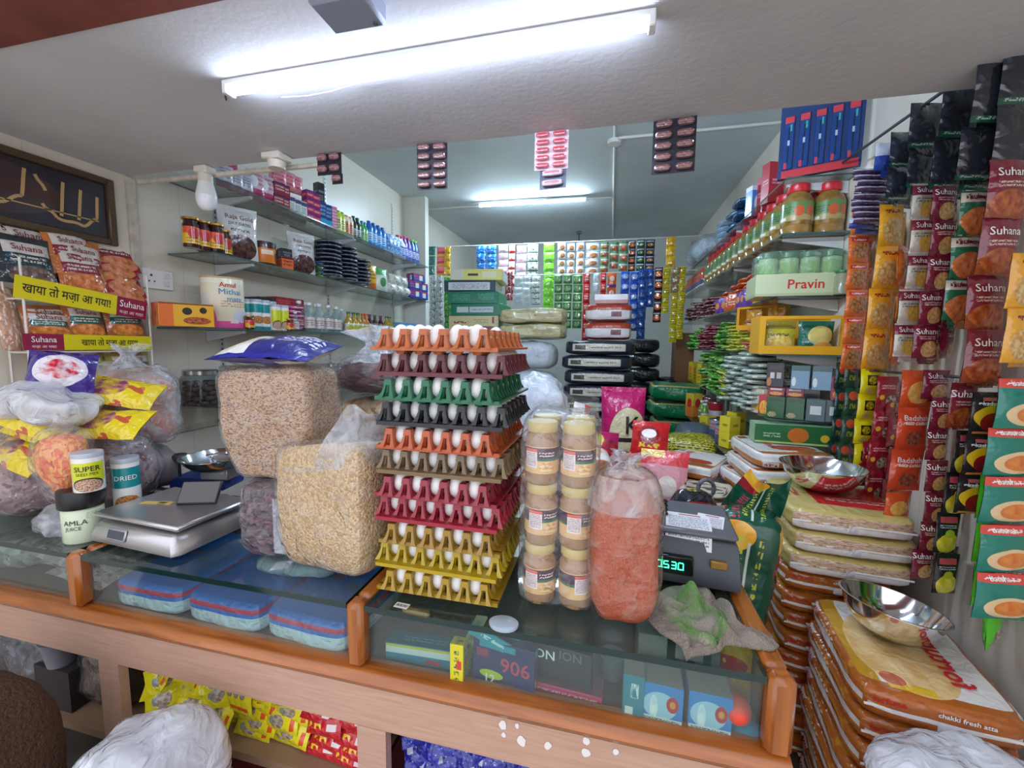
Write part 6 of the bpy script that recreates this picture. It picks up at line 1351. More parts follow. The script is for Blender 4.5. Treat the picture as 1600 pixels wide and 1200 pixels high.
s_red = sm('red', (214, 40, 36), [('t', .2, .3, .8, .8, (240, 220, 220), 2), ('r', 0, 0, 1, .08, (150, 20, 30))]); s_tide = sm('orange_violet', (232, 100, 40), [('r', 0, 0, 1, .2, (110, 60, 150)), ('e', .5, .6, .3, .2, (240, 214, 190))]); s_wht = sm('white', (224, 228, 230), [('t', .1, .2, .9, .9, (110, 170, 170), 4)]); s_yel = sm('yellow', (222, 206, 30), [('t', .1, .15, .9, .9, (90, 90, 30), 3), ('n', 5, .66, (200, 80, 50))]); s_ygr = sm('red_green_mix', (110, 150, 80), [('n', 4, .52, (206, 80, 80)), ('n', 6, .62, (230, 230, 210))])
s_mrn = sm('maroon_small', (150, 40, 60), [('n', 5, .55, (214, 190, 190))])
nS = 0
def strips(y, rows):
    global nS
    for (x0, x1, y0, y1, n, ms, lab) in rows:
        a_ = at(x0, y0, y=y); b_ = at(x1, y0, y=y); c_ = at(x0, y1, y=y); nS += 1
        chain('sachet_strip', lab, ((a_.x+b_.x)/2, y-.02*(nS % 2)-.012, a_.z), (b_.x-a_.x)*.98, (a_.z-c_.z)/n, n, ms, rnd.uniform(-.12, .12), .035, None, nS)
strips(YU, [(667, 681, 386, 432, 3, [s_teal], 'teal sachet strip at the left end of the far rope'), (683, 699, 386, 432, 3, [s_pnk], 'pink and yellow sachet strip on far rope, near the pillar'), (699, 706, 386, 432, 4, [s_gold], 'narrow yellow sachet strip beside the pink and yellow one'),
  (745, 761, 385, 422, 3, [s_blue], 'bright blue sachet strip on far rope, left of two'), (762, 777, 385, 422, 3, [s_blue], 'bright blue sachet strip on far rope, right of two'),
  (779, 795, 384, 440, 5, [s_wpk], 'white and pink sachet strip right of the blue ones'), (796, 806, 384, 448, 5, [s_rw], 'narrow red and white sachet strip on far rope'), (807, 824, 384, 440, 4, [s_wpk], 'second white and pink strip beside the red one'), (825, 842, 383, 452, 5, [s_wbk], 'white and black sachet strip on far rope'),
  (850, 867, 381, 480, 7, [s_lime], 'long lime green sachet strip in middle of far rope'), (872, 885, 381, 430, 4, [s_wml], 'white food sachet strip, first of four together'), (886, 899, 381, 430, 4, [s_wml], 'white food sachet strip, second of four together'), (901, 914, 380, 430, 4, [s_wml], 'white food sachet strip, third of four together'), (915, 937, 380, 430, 4, [s_wml], 'wide white food sachet strip, fourth of four together'),
  (939, 952, 379, 426, 4, [s_rgr], 'green and red sachet strip, first of three'), (953, 967, 379, 420, 3, [s_rgr], 'green and red sachet strip, second of three'), (968, 982, 378, 424, 3, [s_rgr], 'green and red sachet strip, third of three'),
  (983, 994, 377, 424, 4, [s_mas], 'dark masala sachet strip on far rope'), (995, 1008, 376, 424, 4, [s_bgr], 'black and green sachet strip on far rope'), (1009, 1024, 375, 424, 4, [s_bgd], 'black and gold sachet strip on far rope'), (1041, 1056, 371, 418, 3, [s_gold], 'shiny gold strip of three sachets at right of far rope')])
strips(YL, [(671, 684, 432, 515, 8, [s_wgy], 'white and grey patterned sachet strip, left one'), (684, 694, 432, 513, 8, [s_wgy], 'white and grey patterned sachet strip, right one'), (694, 710, 433, 513, 9, [s_mint], 'green tiny-sachet strip left of the stacked cartons'),
  (790, 803, 425, 470, 4, [s_mrn], 'maroon and white sachet strip behind the cartons'), (804, 818, 432, 475, 5, [s_wht], 'white sachet strip behind the cartons, first'), (819, 830, 432, 478, 5, [s_wht], 'white sachet strip behind the cartons, second'), (831, 845, 432, 476, 5, [s_wbk], 'white and black sachet strip on lower rope'),
  (850, 864, 436, 490, 4, [s_lime], 'short lime strip on lower rope'), (867, 880, 430, 513, 6, [s_grn], 'green foil sachet strip, first of three'), (881, 895, 430, 513, 6, [s_grn], 'green foil sachet strip, second of three'), (896, 911, 430, 513, 6, [s_grn], 'green foil sachet strip, third of three'),
  (912, 923, 429, 532, 7, [s_red], 'red sachet strip beside the green foil strips'), (927, 938, 427, 457, 2, [s_wht], 'short white strip on lower rope'), (939, 948, 427, 472, 3, [s_red], 'short red strip beside the orange packets'), (949, 963, 427, 472, 2, [s_tide], 'orange and violet strip of two packets'),
  (970, 984, 425, 517, 6, [s_ryl], 'royal blue sachet strip, left one'), (985, 999, 425, 517, 6, [s_ryl], 'royal blue sachet strip, right one'), (998, 1012, 421, 530, 7, [s_dkb], 'dark blue foil strip, longer one'), (1011, 1023, 420, 480, 4, [s_dkb], 'dark blue foil strip, shorter one'),
  (1023, 1036, 419, 504, 5, [s_mas], 'dark strip of orange-picture sachets near the right shelves'), (1036, 1048, 419, 490, 5, [s_yel], 'yellow sachet strip near right shelves, first'), (1048, 1063, 417, 458, 3, [s_ygr], 'red and green sachet strip near right shelves'), (1048, 1060, 458, 535, 6, [s_yel], 'yellow sachet strip near right shelves, lower'), (1061, 1072, 417, 530, 8, [s_yel], 'long yellow sachet strip touching the right shelves')])
chain('sachet_strip', 'maroon strip of small sachets hanging by the fourth right shelf', (.80, 5.4, 1.60), .10, .085, 9, [s_mrn], 0, .04, None, 7)
tag(MB().box(.78, 5.39, 1.596, .87, 5.41, 1.600).build('hanging_bar', steel), 'small bar at the fourth right shelf carrying the maroon strip', 'bar')

# ================================================================== STACKS AT THE BACK
ivory = pmat('black_rice_sack', (38, 44, 58), [('r', .1, .25, .86, .75, (206, 202, 184)), ('r', .14, .35, .30, .65, (60, 56, 50)), ('t', .36, .42, .8, .58, (110, 100, 90), 1, 60)], rough=.3, bump=.4)
blk = mat('black_sack_plain', (30, 34, 46), .35, coat=.4)
bs = tag(MB().soft(.64, .5, .130, [0, 1, 1, 1, 1, 1], 10, 6, 3, .012, 5).build('rice_sack', [ivory, blk]), '-', 'sack')
k = Kind(bs, 'black sacks with cream labels at the back')
ys_ = 4.1; q = at(935, 527, y=ys_-.25)
NB = 12
for i in range(NB):
    k.put((q.x+.015*sin(i*2.4), ys_, .003+i*.1365), 'black sack with cream label in the back stack, %s from the top' % ORD[NB-1-i] if i < NB-1 else 'topmost black sack with cream label in the back stack', (0, 0, rnd.uniform(-.04, .04)))
topz = .003+NB*.1365
rwp = pmat('red_white_sack', (226, 222, 222), [('r', 0, .62, 1, 1, (176, 56, 34)), ('r', 0, 0, 1, .08, (150, 40, 40)), ('r', .56, .25, .78, .55, (120, 50, 60))], rough=.35, bump=.3)
k = Kind(tag(MB().soft(.42, .4, .16, [0]*6, 8, 6, 5, .006, 7).build('rice_sack', rwp), '-', 'sack'), 'red and white packs on the black sacks')
for i in range(2): k.put((q.x+.08, ys_, topz+.003+i*.164), 'red and white pack lying on the black sacks, %s one' % ['lower', 'upper'][i], (0, 0, 0))
k = Kind(bx('display_carton', .30, .25, .085, pmat('red_brown_carton', (170, 60, 34), [('r', 0, .4, 1, 1, (210, 206, 206))], bump=0)))
k.put((q.x+.10, ys_, topz+.004+.328), 'flat white and brown carton on top of the red and white packs')
# boxes on sacks
yb_ = 4.0
zb = at(738, 525, y=yb_-.2).z
wsk = pmat('white_woven_sack', (206, 212, 222), [('n', 3, .66, (180, 190, 206))], rough=.45, coat=.1, bump=.8, bscale=9)
k = Kind(tag(MB().soft(.80, .5, .250, [0]*6, 12, 4, 9, .018, 4.5).build('white_sack', wsk), '-', 'sack'), 'white woven sacks at the back')
for i in range(6): k.put((-1.32, 4.05, .003+i*.284), 'white sack under the stacked cartons, %s from the floor' % ORD[i], (0, 0, .04*sin(i)), (.78, .9, 1))
for i in range(6): k.put((-.76, 3.92, .003+i*.272), 'white sack left of the black sacks, %s from the floor' % ORD[i], (0, 0, .04*cos(i*2)), (.66, .9, 1))
def boxstack():
    z = .003+6*.284+.002
    W_, D_ = .50, .42
    data = [('cream and brown carton, lowest of the stack behind the eggs', .135, pmat('cream_carton', (206, 196, 150), [('r', .05, .0, .95, .12, (180, 130, 60)), ('f', .75, .12, .3, .2, (150, 90, 80), (130, 70, 70), 4), ('t', .1, .45, .4, .7, (150, 70, 60), 1, 20), ('t', .5, .5, .8, .8, (170, 150, 110), 3, 20), ('r', .88, .5, .92, .95, (150, 50, 50))], bump=0), .0, .0),
            ('green carton with white label strip, second in the stack', .105, pmat('green_carton_label', (10, 118, 90), [('r', .12, .25, .36, .75, (196, 206, 206)), ('r', .38, .25, .86, .75, (190, 204, 204)), ('t', .4, .4, .84, .62, (130, 150, 160), 1, 30)], bump=0), .02, .0),
            ('green carton with printed tables, third in the stack', .105, pmat('green_carton_plain', (8, 112, 86), [('t', .1, .2, .45, .8, (70, 160, 130), 4, 30), ('t', .6, .3, .92, .85, (80, 170, 140), 4, 30)], bump=0), -.02, .06),
            ('navy and white carton, fourth in the stack', .095, pmat('navy_carton', (24, 60, 76), [('r', .08, .1, .9, .85, (206, 212, 218)), ('t', .15, .2, .85, .75, (130, 140, 150), 4, 30)], bump=0), -.06, .10),
            ('yellow and white carton with hand slot, topmost of the stack', .095, pmat('yellow_carton_slot', (222, 214, 120), [('r', 0, .0, .25, 1, (214, 214, 196)), ('r', .34, .38, .54, .60, (40, 44, 50)), ('r', .62, .2, .9, .8, (226, 224, 180))], bump=0), .0, .12)]
    gc = mat('green_carton_side', (60, 140, 100), .5); wc = mat('white_carton_side', (196, 200, 196), .5)
    for i, (lab, h, m, dx_, rz) in enumerate(data):
        o = bx('carton', W_, D_, h*1.08, m, gc if i in (1, 2) else wc, mat('carton_top_yellow', (206, 200, 110), .5) if i == 4 else wc, bev=.004); put1(o, (-1.29+dx_, 4.03, z), lab, rz); z += h*1.08+.001
boxstack()
k = Kind(tag(MB().soft(.62, .40, .135, [0]*6, 9, 6, 9, .014, 6).build('biscuit_pack', pmat('straw_plastic_pack', (196, 186, 140), [('n', 3, .52, (170, 160, 120)), ('n', 5, .62, (206, 202, 196)), ('n', 7, .70, (150, 70, 70))], rough=.25, bump=.8, bscale=9)), '-', 'pack'), 'straw coloured wrapped packs')
for i in range(2): k.put((-.71, 3.86, .003+6*.272+.004+i*.138), 'straw coloured plastic-wrapped pack behind the eggs, %s one' % ['lower', 'upper'][i], (0, 0, .05*i), (.98, 1, 1))
# big white plastic bag and bits
t = thing('plastic_bag', 'large crumpled white plastic bag behind the egg trays', 'bag', (-.47, 2.75, .78), .2)
MB().soft(.42, .36, .60, 0, 16, 2.6, 31, .05, 6).build('bag_body', film3, t)
MB().soft(.34, .28, .50, 0, 10, 3, 31, .03, 6, c=(0, 0, .04)).build('contents', mat('white_goods', (206, 210, 224), .6), t)
o = soft_bag('flour_bag', .42, .36, .77, [fend, fside, ftop, fbot], 51, e=6); put1(o, (-.47, 2.75, .003), 'sack standing on the floor under the large white plastic bag', .2)
o = pk('snack_packet', .12, .20, .06, pmat('red_white_packet', (196, 50, 66), [('r', 0, .5, .6, 1, (226, 214, 206)), ('t', .2, .1, .8, .4, (150, 30, 50), 2)]), 4); put1(o, (-.20, 2.62, 1.03), 'red and white packet leaning against the large white bag', .4, (-.2, .3, .4))
o = soft_bag('flour_bag', .36, .36, 1.01, [fend, fside, ftop, fbot], 52, e=6); o.scale = (.75, .75, 1); put1(o, (-.10, 2.33, .003), 'tall brown sack behind the jars and orange bag', .1)
# magenta bag with K
kb = pmat('magenta_rice_bag', (196, 20, 104), [('e', .62, .42, .44, .34, (222, 212, 170)), ('f', .5, .16, .34, .10, (70, 50, 40), (206, 130, 80), 6), ('e', .5, .04, .5, .16, (196, 20, 104)), ('r', .32, .36, .86, .41, (40, 30, 40)), ('f', .5, .18, .26, .07, (200, 120, 90), (226, 150, 110), 5)], rough=.3, bump=.6)
o = pk('rice_bag', .31, .60, .16, kb, 5, 'bag', .012, [('K', .17, .70, .55, inkk)], (14, 18)); put1(o, (.10, 3.0, .70), 'magenta and cream rice bag with big black letter', 0, (rad(-6), 0, .05))
o = soft_bag('flour_bag', .46, .36, .65, [fend, fside, ftop, fbot], 53, e=6); put1(o, (.06, 3.05, .003), 'sack under the magenta rice bag', .1)
o = pk('snack_packet', .20, .20, .10, pmat('magenta_crisp_pack', (176, 20, 90), [('e', .3, .7, .2, .2, (214, 200, 60)), ('f', .7, .4, .3, .3, (190, 40, 50), (110, 20, 60), 5)]), 6); put1(o, (-.02, 2.55, 1.02+.0), 'magenta packet lying before the magenta rice bag', .2, (-.5, .1, .2))
o.location = (-.03, 2.44, .90)
rp = pmat('red_chips_pack', (206, 30, 36), [('e', .5, .55, .3, .26, (150, 20, 26)), ('e', .5, .6, .2, .12, (240, 230, 230)), ('t', .2, .2, .8, .4, (236, 196, 60), 1, 12)])
o = pk('snack_packet', .22, .24, .12, rp, 8, 'packet', .01); put1(o, (.235, 2.55, .92), 'round red snack packet right of the magenta rice bag', 0, (rad(-30), 0, -.2))
o = soft_bag('flour_bag', .40, .30, .88, [fend, fside, ftop, fbot], 54, e=6); put1(o, (.28, 2.62, .003), 'sack under the round red snack packet', 0)
o = pk('snack_packet', .26, .28, .05, pmat('pink_yellow_pack', (226, 150, 160), [('r', 0, .7, 1, 1, (226, 60, 70)), ('r', 0, .85, .5, 1, (236, 190, 50)), ('e', .6, .3, .2, .2, (240, 220, 210))]), 8, 'packet', .01); put1(o, (.30, 2.36, .74), 'pink packet propped behind the right-hand scale', 0, (rad(-20), 0, -.2))
# gold woven-look carton, black bag, grey sack, green sacks, dark sacks
goldp = pmat('gold_black_wrap', (198, 190, 60), [('t', .0, .0, 1, 1, (50, 50, 26), 16, 16)], rough=.2, bump=.4)
o = tag(MB().soft(.34, .28, .36, [0]*6, 9, 6, 4, .012, 5).build('gold_bag', goldp), 'gold bag printed with rows of black dashes', 'bag'); o.location = (.57, 3.10, .61); o.rotation_euler = (0, 0, -.15)
o = soft_bag('flour_bag', .36, .30, .60, [fend, fside, ftop, fbot], 55, e=6); put1(o, (.57, 3.12, .003), 'sack under the gold dashed bag', 0)
bb = pmat('black_shiny_bag', (26, 28, 36), [('f', .5, .55, .14, .1, (214, 196, 40), (30, 30, 30), 12), ('r', 0, 0, 1, .06, (150, 30, 40))], rough=.14, coat=1, bump=1, bscale=9)
t = thing('black_bag', 'shiny black bag with ring handle behind the right-hand scale', 'bag', (.40, 2.02, .60), .1)
mb = MB().soft(.22, .18, .33, [0]*6, 12, 2.8, 17, .02, 8); mb.build('bag_body', bb, t)
MB().tube([(.05+.035*sin(a*pi/8), 0, .34+.045*cos(a*pi/8)) for a in range(17)], .010, 8).build('handle', mat('grey_handle', (110, 112, 124), .3), t)
o = soft_bag('flour_bag', .26, .24, .57, [fend, fside, ftop, fbot], 56, e=6); put1(o, (.40, 2.02, .003), 'sack under the shiny black bag', 0)
o = tag(MB().soft(.30, .22, .22, [0]*6, 10, 2.6, 7, .015, 6).build('grey_sack', mat('slate_grey_sack', (84, 98, 112), .4, bump=.3, bscale=12)), 'rounded slate grey sack below the green sacks', 'sack'); o.location = (.66, 3.42, .78)
gsk = pmat('green_rice_sack', (10, 120, 74), [('r', 0, .88, 1, 1, (190, 150, 90)), ('n', 3, .62, (20, 150, 96))], rough=.3, bump=.4)
k = Kind(tag(MB().soft(.50, .44, .155, [0]*6, 9, 5, 6, .014, 6).build('green_sack', gsk), '-', 'sack'), 'green sacks at the foot of the right shelves')
for i in range(7): k.put((.66+.02*sin(i*2), 4.48, .003+i*.176), 'green sack stacked near the far right shelves, %s from the floor' % ORD[i], (0, 0, .08*sin(i*1.7)))
o = tag(MB().soft(.32, .24, .55, [0]*6, 6, 5, 6, .014, 6).build('rice_sack', blk), 'dark sack under the slate grey sack', 'sack'); o.location = (.66, 3.44, .003); o.scale = (1, 1, 1.4)
dk = pmat('dark_foot_sack', (30, 30, 38), [('n', 4, .60, (60, 60, 70)), ('n', 7, .72, (150, 150, 160))], rough=.3, bump=.6)
k = Kind(tag(MB().soft(.36, .40, .15, [0]*6, 8, 4, 12, .02, 7).build('dark_pack', dk), '-', 'pack'), 'dark packs stacked beside the black sacks')
for i in range(10): k.put((.36+.02*sin(i*1.9), 5.08, .003+i*.168), 'dark pack in the shadowy stack right of the black sacks, %s up' % ORD[i], (0, 0, .2*sin(i*2.3)))
o = bx('carton', .20, .3, .62, mat('brown_cardboard', (126, 82, 52), .7)); put1(o, (.82, 5.25, 1.12), 'upright brown cardboard carton behind the green sacks', 0)
o = bx('carton', .42, .4, 1.11, mat('brown_cardboard', (126, 82, 52), .7)); put1(o, (.86, 5.28, .003), 'large brown carton under the upright one', 0)
k = Kind(tag(MB().soft(.18, .30, .10, [0]*6, 7, 3, 9, .015, 7).build('black_shoe_pack', dk), '-', 'pack'), 'black packs on the cardboard')
k.put((.64, 5.1, 1.13), 'small black pack on the large brown carton', (0, 0, .1))
# folded striped cloth sacks
stp = pmat('striped_sack_cloth', (196, 184, 160), [('t', 0, 0, 1, 1, (90, 70, 66), 4, 2)], rough=.8, coat=0, bump=.3)
k = Kind(tag(MB().soft(.24, .26, .030, [0]*6, 10, 3, 5, .016, 11).build('folded_sack', stp), '-', 'cloth'), 'folded sacks beside the white flour bags')
for i in range(12): k.put((.52+.012*sin(i*2.2), 2.30+.01*cos(i), .46+i*.034), 'folded striped sack left of the white flour bags, %s from the bottom' % ORD[i], (0, .05*sin(i), -.4+.1*sin(i*1.3)))
# (their base is the pile of bags beneath)
# dark green rice sack
gr = pmat('green_orange_rice_bag', (14, 78, 56), [('f', .2, .86, .4, .16, (236, 150, 40), (240, 190, 60), 3), ('e', .1, .68, .3, .10, (150, 30, 40)), ('r', .50, .05, .54, .8, (206, 220, 210)), ('t', .36, .1, .44, .85, (200, 206, 60), 9, 20), ('t', .2, .02, .32, .5, (200, 60, 90), 6, 10), ('t', .65, .1, .72, .85, (180, 190, 60), 9, 20)], rough=.25, bump=.7, bscale=8)
t = thing('rice_bag', 'tall dark green rice bag with orange picture leaning behind the counter end', 'bag', (.485, 1.64, .55), -.25, rot=(0, rad(4), -.25))
t.scale = (.88, .88, .95)
MB().soft(.24, .26, .50, [0]*6, 12, 4.5, 8, .018, 6).build('bag_body', gr, t)
mb = MB(); mb.grid(lambda u, v: Vector(((u-.5)*.22*(1-.35*v)+.05*v, .03*sin(u*9+v*3), .47+.17*v-.05*sin(u*pi)*v)), 14, 6); mb.build('gathered_top', gr, t)
o = soft_bag('flour_bag', .28, .26, .53, [fend, fside, ftop, fbot], 57, e=6); put1(o, (.50, 1.62, .003), 'sack on the floor under the dark green rice bag', -.2)

# ================================================================== INSIDE THE DISPLAY CASE
ZF = .7805
nap = pmat('blue_napkin_pack', (28, 104, 196), [('r', .30, .50, .46, .56, (150, 90, 120)), ('r', .6, .42, .82, .48, (90, 110, 150)), ('n', 3, .62, (50, 130, 214))], rough=.2, bump=.4, bscale=8)
napf = pmat('napkin_pack_edge', (206, 216, 230), [('n', 6, .6, (170, 190, 214)), ('r', 0, .55, 1, 1, (30, 104, 200)), ('r', 0, .68, 1, .84, (196, 30, 70))], rough=.25, bump=.6)
kn = Kind(tag(MB().soft(.275, .36, .090, [0, 0, 0, 0, 1, 0], 12, 7, 3, .004, 10).build('napkin_pack', [napf, nap]), '-', 'pack'), 'blue napkin packs in the display case')
for i, (p, yy, dz) in enumerate([(-1.33, 1.07, 0), (-1.045, 1.065, 0), (-.765, 1.06, 0)]):
    kn.put((p, yy, ZF+dz), 'blue and red-edged napkin pack in the glass case, %s' % ['left one', 'middle one', 'right one beside the middle post', 'upper one on the left pack'][i], (0, 0, -.03*i))
t = thing('plastic_bag', 'clear bag of white sugar lying on the blue napkin packs', 'bag', (-.93, 1.10, ZF+.093))
MB().soft(.26, .20, .06, 0, 10, 3, 9, .012, 9).build('sugar', mat('white_sugar', (214, 222, 226), .7), t)
MB().soft(.28, .22, .068, 0, 10, 3, 9, .016, 9).build('bag_film', film2, t)
cap2 = grain('grey_plastic_bits', [(150, 146, 146), (180, 170, 168), (120, 110, 116), (196, 190, 186)], 40)
def lbag(w, d, h, m, seed, loc, lab, rz=0, e=2.8, name='plastic_bag', ff=film):
    t = thing(name, lab, 'bag', loc, rz)
    MB().soft(w*.93, d*.93, h*.93, [0]*6, 12, e, seed, .018, 8, c=(0, 0, .002)).build('contents', m, t)
    mb = MB().soft(w, d, h, 0, 14, e, seed, .026, 9); mb.build('bag_film', ff, t); return t
rose = pmat('rose_grey_goods', (176, 150, 152), [('n', 5, .52, (206, 190, 190)), ('n', 8, .62, (150, 90, 96))], rough=.5, bump=.6)
kb_ = Kind(pk('plastic_pack', .30, .16, .05, rose, 4, 'packet', .01), 'pale packets in the left glass section')
for i in range(7): kb_.put((-1.70-.10*(i % 2), .93+.03*(i % 3), ZF+.02+.018*i), 'pale pinkish packet in the left glass section, %s from the bottom' % ORD[i], (-pi/2+.15, 0, .1*sin(i*2)-.1))
lbag(.26, .22, .12, cap2, 33, (-2.02, 1.02, ZF), 'clear bag of whitish goods far left inside the glass case')
# right section of the case
def lay(o, x, y, lab, rz=0, dz=0, rot=None): o.location = (x, y, ZF+dz); o.rotation_euler = rot or (0, 0, rz); o['label'] = lab; return o
bw = .135
q = lambda px, py: at(px, py, z=ZF+.02)
o = bx('toothpaste_box', .20, .05, .05, pmat('teal_white_box', (22, 130, 160), [('r', 0, .5, 1, .85, (220, 226, 226)), ('r', 0, .85, 1, 1, (206, 200, 40)), ('r', .55, .1, .75, .35, (190, 50, 60))], bump=0), mat('white_box_side', (220, 222, 222), .4), pmat('teal_box_top', (30, 110, 130), [('t', .2, .3, .8, .7, (80, 160, 170), 2)], bump=0)); lay(o, -.44, .93, 'white, yellow and teal long box at the left of the right glass section', .05)
o = bx('toothpaste_box', .036, .19, .034, pmat('yellow_mint_box', (206, 196, 40), [('t', .2, .05, .6, .95, (60, 90, 60), 1, 30)], bump=0), None, pmat('yellow_box_top', (196, 184, 60), [('t', .3, .1, .7, .9, (110, 110, 50), 5)], bump=0)); lay(o, -.335, .99, 'narrow yellow box pointing at the front glass', .0)
o['category'] = 'box'
yfl = bx('toothpaste_box', .034, .03, .105, pmat('yellow_standing_box', (214, 204, 40), [('t', .3, .05, .7, .9, (50, 100, 60), 5, 12), ('r', .5, .4, .9, .62, (206, 60, 50))], bump=0)); lay(yfl, -.332, .883, 'yellow and green box standing on end by the front glass', .0)
o = bx('razor_pack', .155, .03, .115, pmat('navy_razor_card', (30, 40, 96), [('r', .1, .84, .7, .98, (16, 150, 170)), ('e', .3, .25, .2, .1, (190, 200, 40)), ('r', .05, .62, .25, .8, (150, 40, 70))], bump=0), None, None, txt=[('906', .05, .03, .060, mat('red_digits', (206, 70, 90), .4)), ('12', .03, -.035, .018, inkw)]); lay(o, -.22, .90, 'navy card pack with red digits leaning in the glass case', -.12)
o = tag(MB().box(-.075, 0, 0, .075, .004, .028).build('flat_card', pmat('teal_card', (20, 150, 170), [('r', .75, .0, 1, 1, (230, 232, 234)), ('t', .2, .2, .7, .8, (190, 226, 230), 1, 20)], bump=0)), 'teal strip card lying slanting across the navy razor pack', 'card'); lay(o, -.24, .885, o['label'], rot=(0, rad(22), 0), dz=.100)
o = bx('dark_box', .14, .03, .085, pmat('dark_grey_card', (44, 44, 52), [], bump=0), None, None, txt=[('ION', .032, -.045, .060, inkw), ('ION', .030, .02, .068, mat('grey_print', (110, 112, 120), .4))]); lay(o, -.085, .925, 'dark card box with pale three-letter wording in the glass case', -.10, dz=.0255)
o = bx('dark_box', .20, .06, .025, pmat('pink_edged_box', (206, 50, 96), [('t', .05, .3, .95, .7, (240, 190, 200), 1, 40)], bump=0), None, pmat('dusty_rose_top', (120, 60, 70), [], bump=0)); lay(o, -.09, .925, 'flat pink-edged box under the dark card box', -.06)
t = thing('clear_dome', 'round clear plastic dome standing in the glass case', 'dome', (.03, 1.00, ZF+.05)); MB().soft(.10, .09, .10, 0, 10, 2.2, 2, 0).build('dome', clear('dome_plastic', (250, 250, 255), .05, .03), t); MB().lathe([(.03, -.05), (.032, .003)], 20).build('stand', mat('dome_stand', (120, 130, 130), .3), t)
ltb = pmat('teal_bulb_box', (18, 130, 150), [('r', .1, .08, .5, .3, (226, 230, 232)), ('t', .35, .4, .75, .95, (220, 230, 232), 1, 20)], bump=0)
cbt = mat('grey_carton_board', (150, 148, 142), .7)
o = bx('bulb_box', .045, .05, .105, ltb, None, cbt); lay(o, .075, .90, 'narrow teal box with white lettering beside the bulb cartons', -.05)
bulbb = pmat('blue_bulb_carton', (40, 130, 206), [('e', .45, .5, .42, .34, (170, 206, 230)), ('f', .3, .45, .1, .3, (240, 244, 246), (200, 220, 236), 4), ('e', .76, .58, .15, .2, (196, 30, 40)), ('e', .76, .58, .07, .09, (236, 150, 40)), ('r', 0, 0, 1, .22, (226, 230, 232)), ('t', .05, .03, .95, .20, (90, 110, 130), 2, 40)], bump=0)
kbb = Kind(bx('bulb_box', .085, .08, .095, bulbb, cbt, cbt), 'blue bulb cartons in the display case')
kbb.put((.145-.01, .915, ZF), 'open blue bulb carton with white hand picture, left of two', (0, 0, -.05))
kbb.put((.245-.015, .915, ZF), 'blue bulb carton with wording strip, right of two', (0, 0, -.03))
kf = Kind(tag(MB().box(-.03, 0, 0, .03, .0015, .09).build('carton_flap', cbt), '-', 'flap'))
o = bx('grey_box', .065, .10, .14, pmat('grey_carton_digits', (160, 156, 150), [('t', .3, .3, .7, .7, (150, 60, 60), 1, 10)], bump=0), cbt, cbt); lay(o, .12, 1.02, 'taller grey carton with reddish marks behind the bulb cartons', 0)
o = bx('grey_box', .09, .10, .13, pmat('grey_carton_symbols', (140, 140, 138), [('r', .2, .6, .4, .9, (90, 90, 90)), ('r', .6, .6, .8, .9, (90, 90, 90))], bump=0), cbt, cbt); lay(o, .225, 1.03, 'taller grey carton with two dark symbols behind the bulb cartons', 0)
kf.o.location = (.20, .965, ZF+.096); kf.o['label'] = 'loose grey flap standing between the two bulb cartons'; kf.o['category'] = 'card'
# balls in net / bag at the right end of the case (behind front glass)
redb = mat('coral_ball', (222, 74, 56), .45, bump=.1, bscale=80)
t = tag(MB().soft(.058, .058, .058, [0]*6, 8, 2, 1, 0).build('coral_ball', redb), 'coral red ball in the display case, right of two', 'ball'); t.location = (.283, .895, ZF+.03)
t2 = dup(t, (.262, .945, ZF+.0), None, 'coral red ball behind, left of two in the display case'); t2.scale = (1.1, 1.1, 1.1)
o = pk('snack_packet', .085, .16, .03, pmat('yellow_sachet_pack', (226, 176, 30), [('e', .5, .55, .4, .14, (200, 40, 40)), ('n', 4, .6, (236, 200, 60))], rough=.15), 4); put1(o, (.300, 1.00, ZF), 'yellow packet with red oval standing at the right end of case', -.3)
o = pk('snack_packet', .10, .14, .03, pmat('violet_haze_pack', (196, 130, 160), [('n', 3, .5, (226, 180, 200)), ('r', .3, .7, .7, 1, (206, 30, 50))], rough=.15), 6); put1(o, (.275, 1.16, ZF), 'pinkish plastic packet at the back of right case section', -.1)
o = pk('snack_packet', .07, .05, .02, pmat('cyan_pack', (40, 150, 196), []), 7); put1(o, (.295, .876, ZF), 'small cyan packet in front of the yellow one', -.3, (-1.2, 0, -.3))

# ================================================================== SACHETS BELOW THE CASE
ZL = .4255
yn = pmat('yellow_noodle_sachet', (236, 222, 40), [('f', .45, .5, .2, .3, (150, 120, 90), (190, 180, 170), 8), ('e', .25, .5, .07, .18, (150, 156, 160)), ('r', .82, .2, .92, .8, (226, 90, 40))], rough=.16, bump=.5)
rn = pmat('red_cracker_sachet', (196, 30, 44), [('n', 4, .58, (220, 70, 60)), ('r', .66, .35, .9, .65, (226, 214, 214)), ('t', .1, .3, .5, .7, (236, 200, 60), 1, 10)], rough=.16, bump=.5)
un = pmat('blue_sachet_heap', (40, 44, 150), [('n', 5, .56, (90, 90, 190)), ('n', 8, .66, (206, 206, 226)), ('r', .1, .4, .3, .6, (200, 200, 220))], rough=.16, bump=.6)
Y1 = .915
def heap2(name, m, w, h, x0, x1, nx_, nz, lab, grp, z0, rise, rz0=0, rj=.25, yj=.015, y=Y1, ti=.25, cat='sachet'):
    k = Kind(pk(name, w, h, .028, m, 5, cat, .004, n=(6, 5)), grp)
    for j in range(nz):
        for i in range(nx_):
            k.put((x0+(x1-x0)*(i+.5+.25*(j % 2))/nx_, y+rnd.uniform(-yj, yj)+.02*(nz-j)/nz*0, z0+j*rise), lab % (ORD[i], ORD[j]), (-rnd.uniform(.3, .3+ti), rnd.uniform(-.12, .12), rz0+rnd.uniform(-rj, rj)))
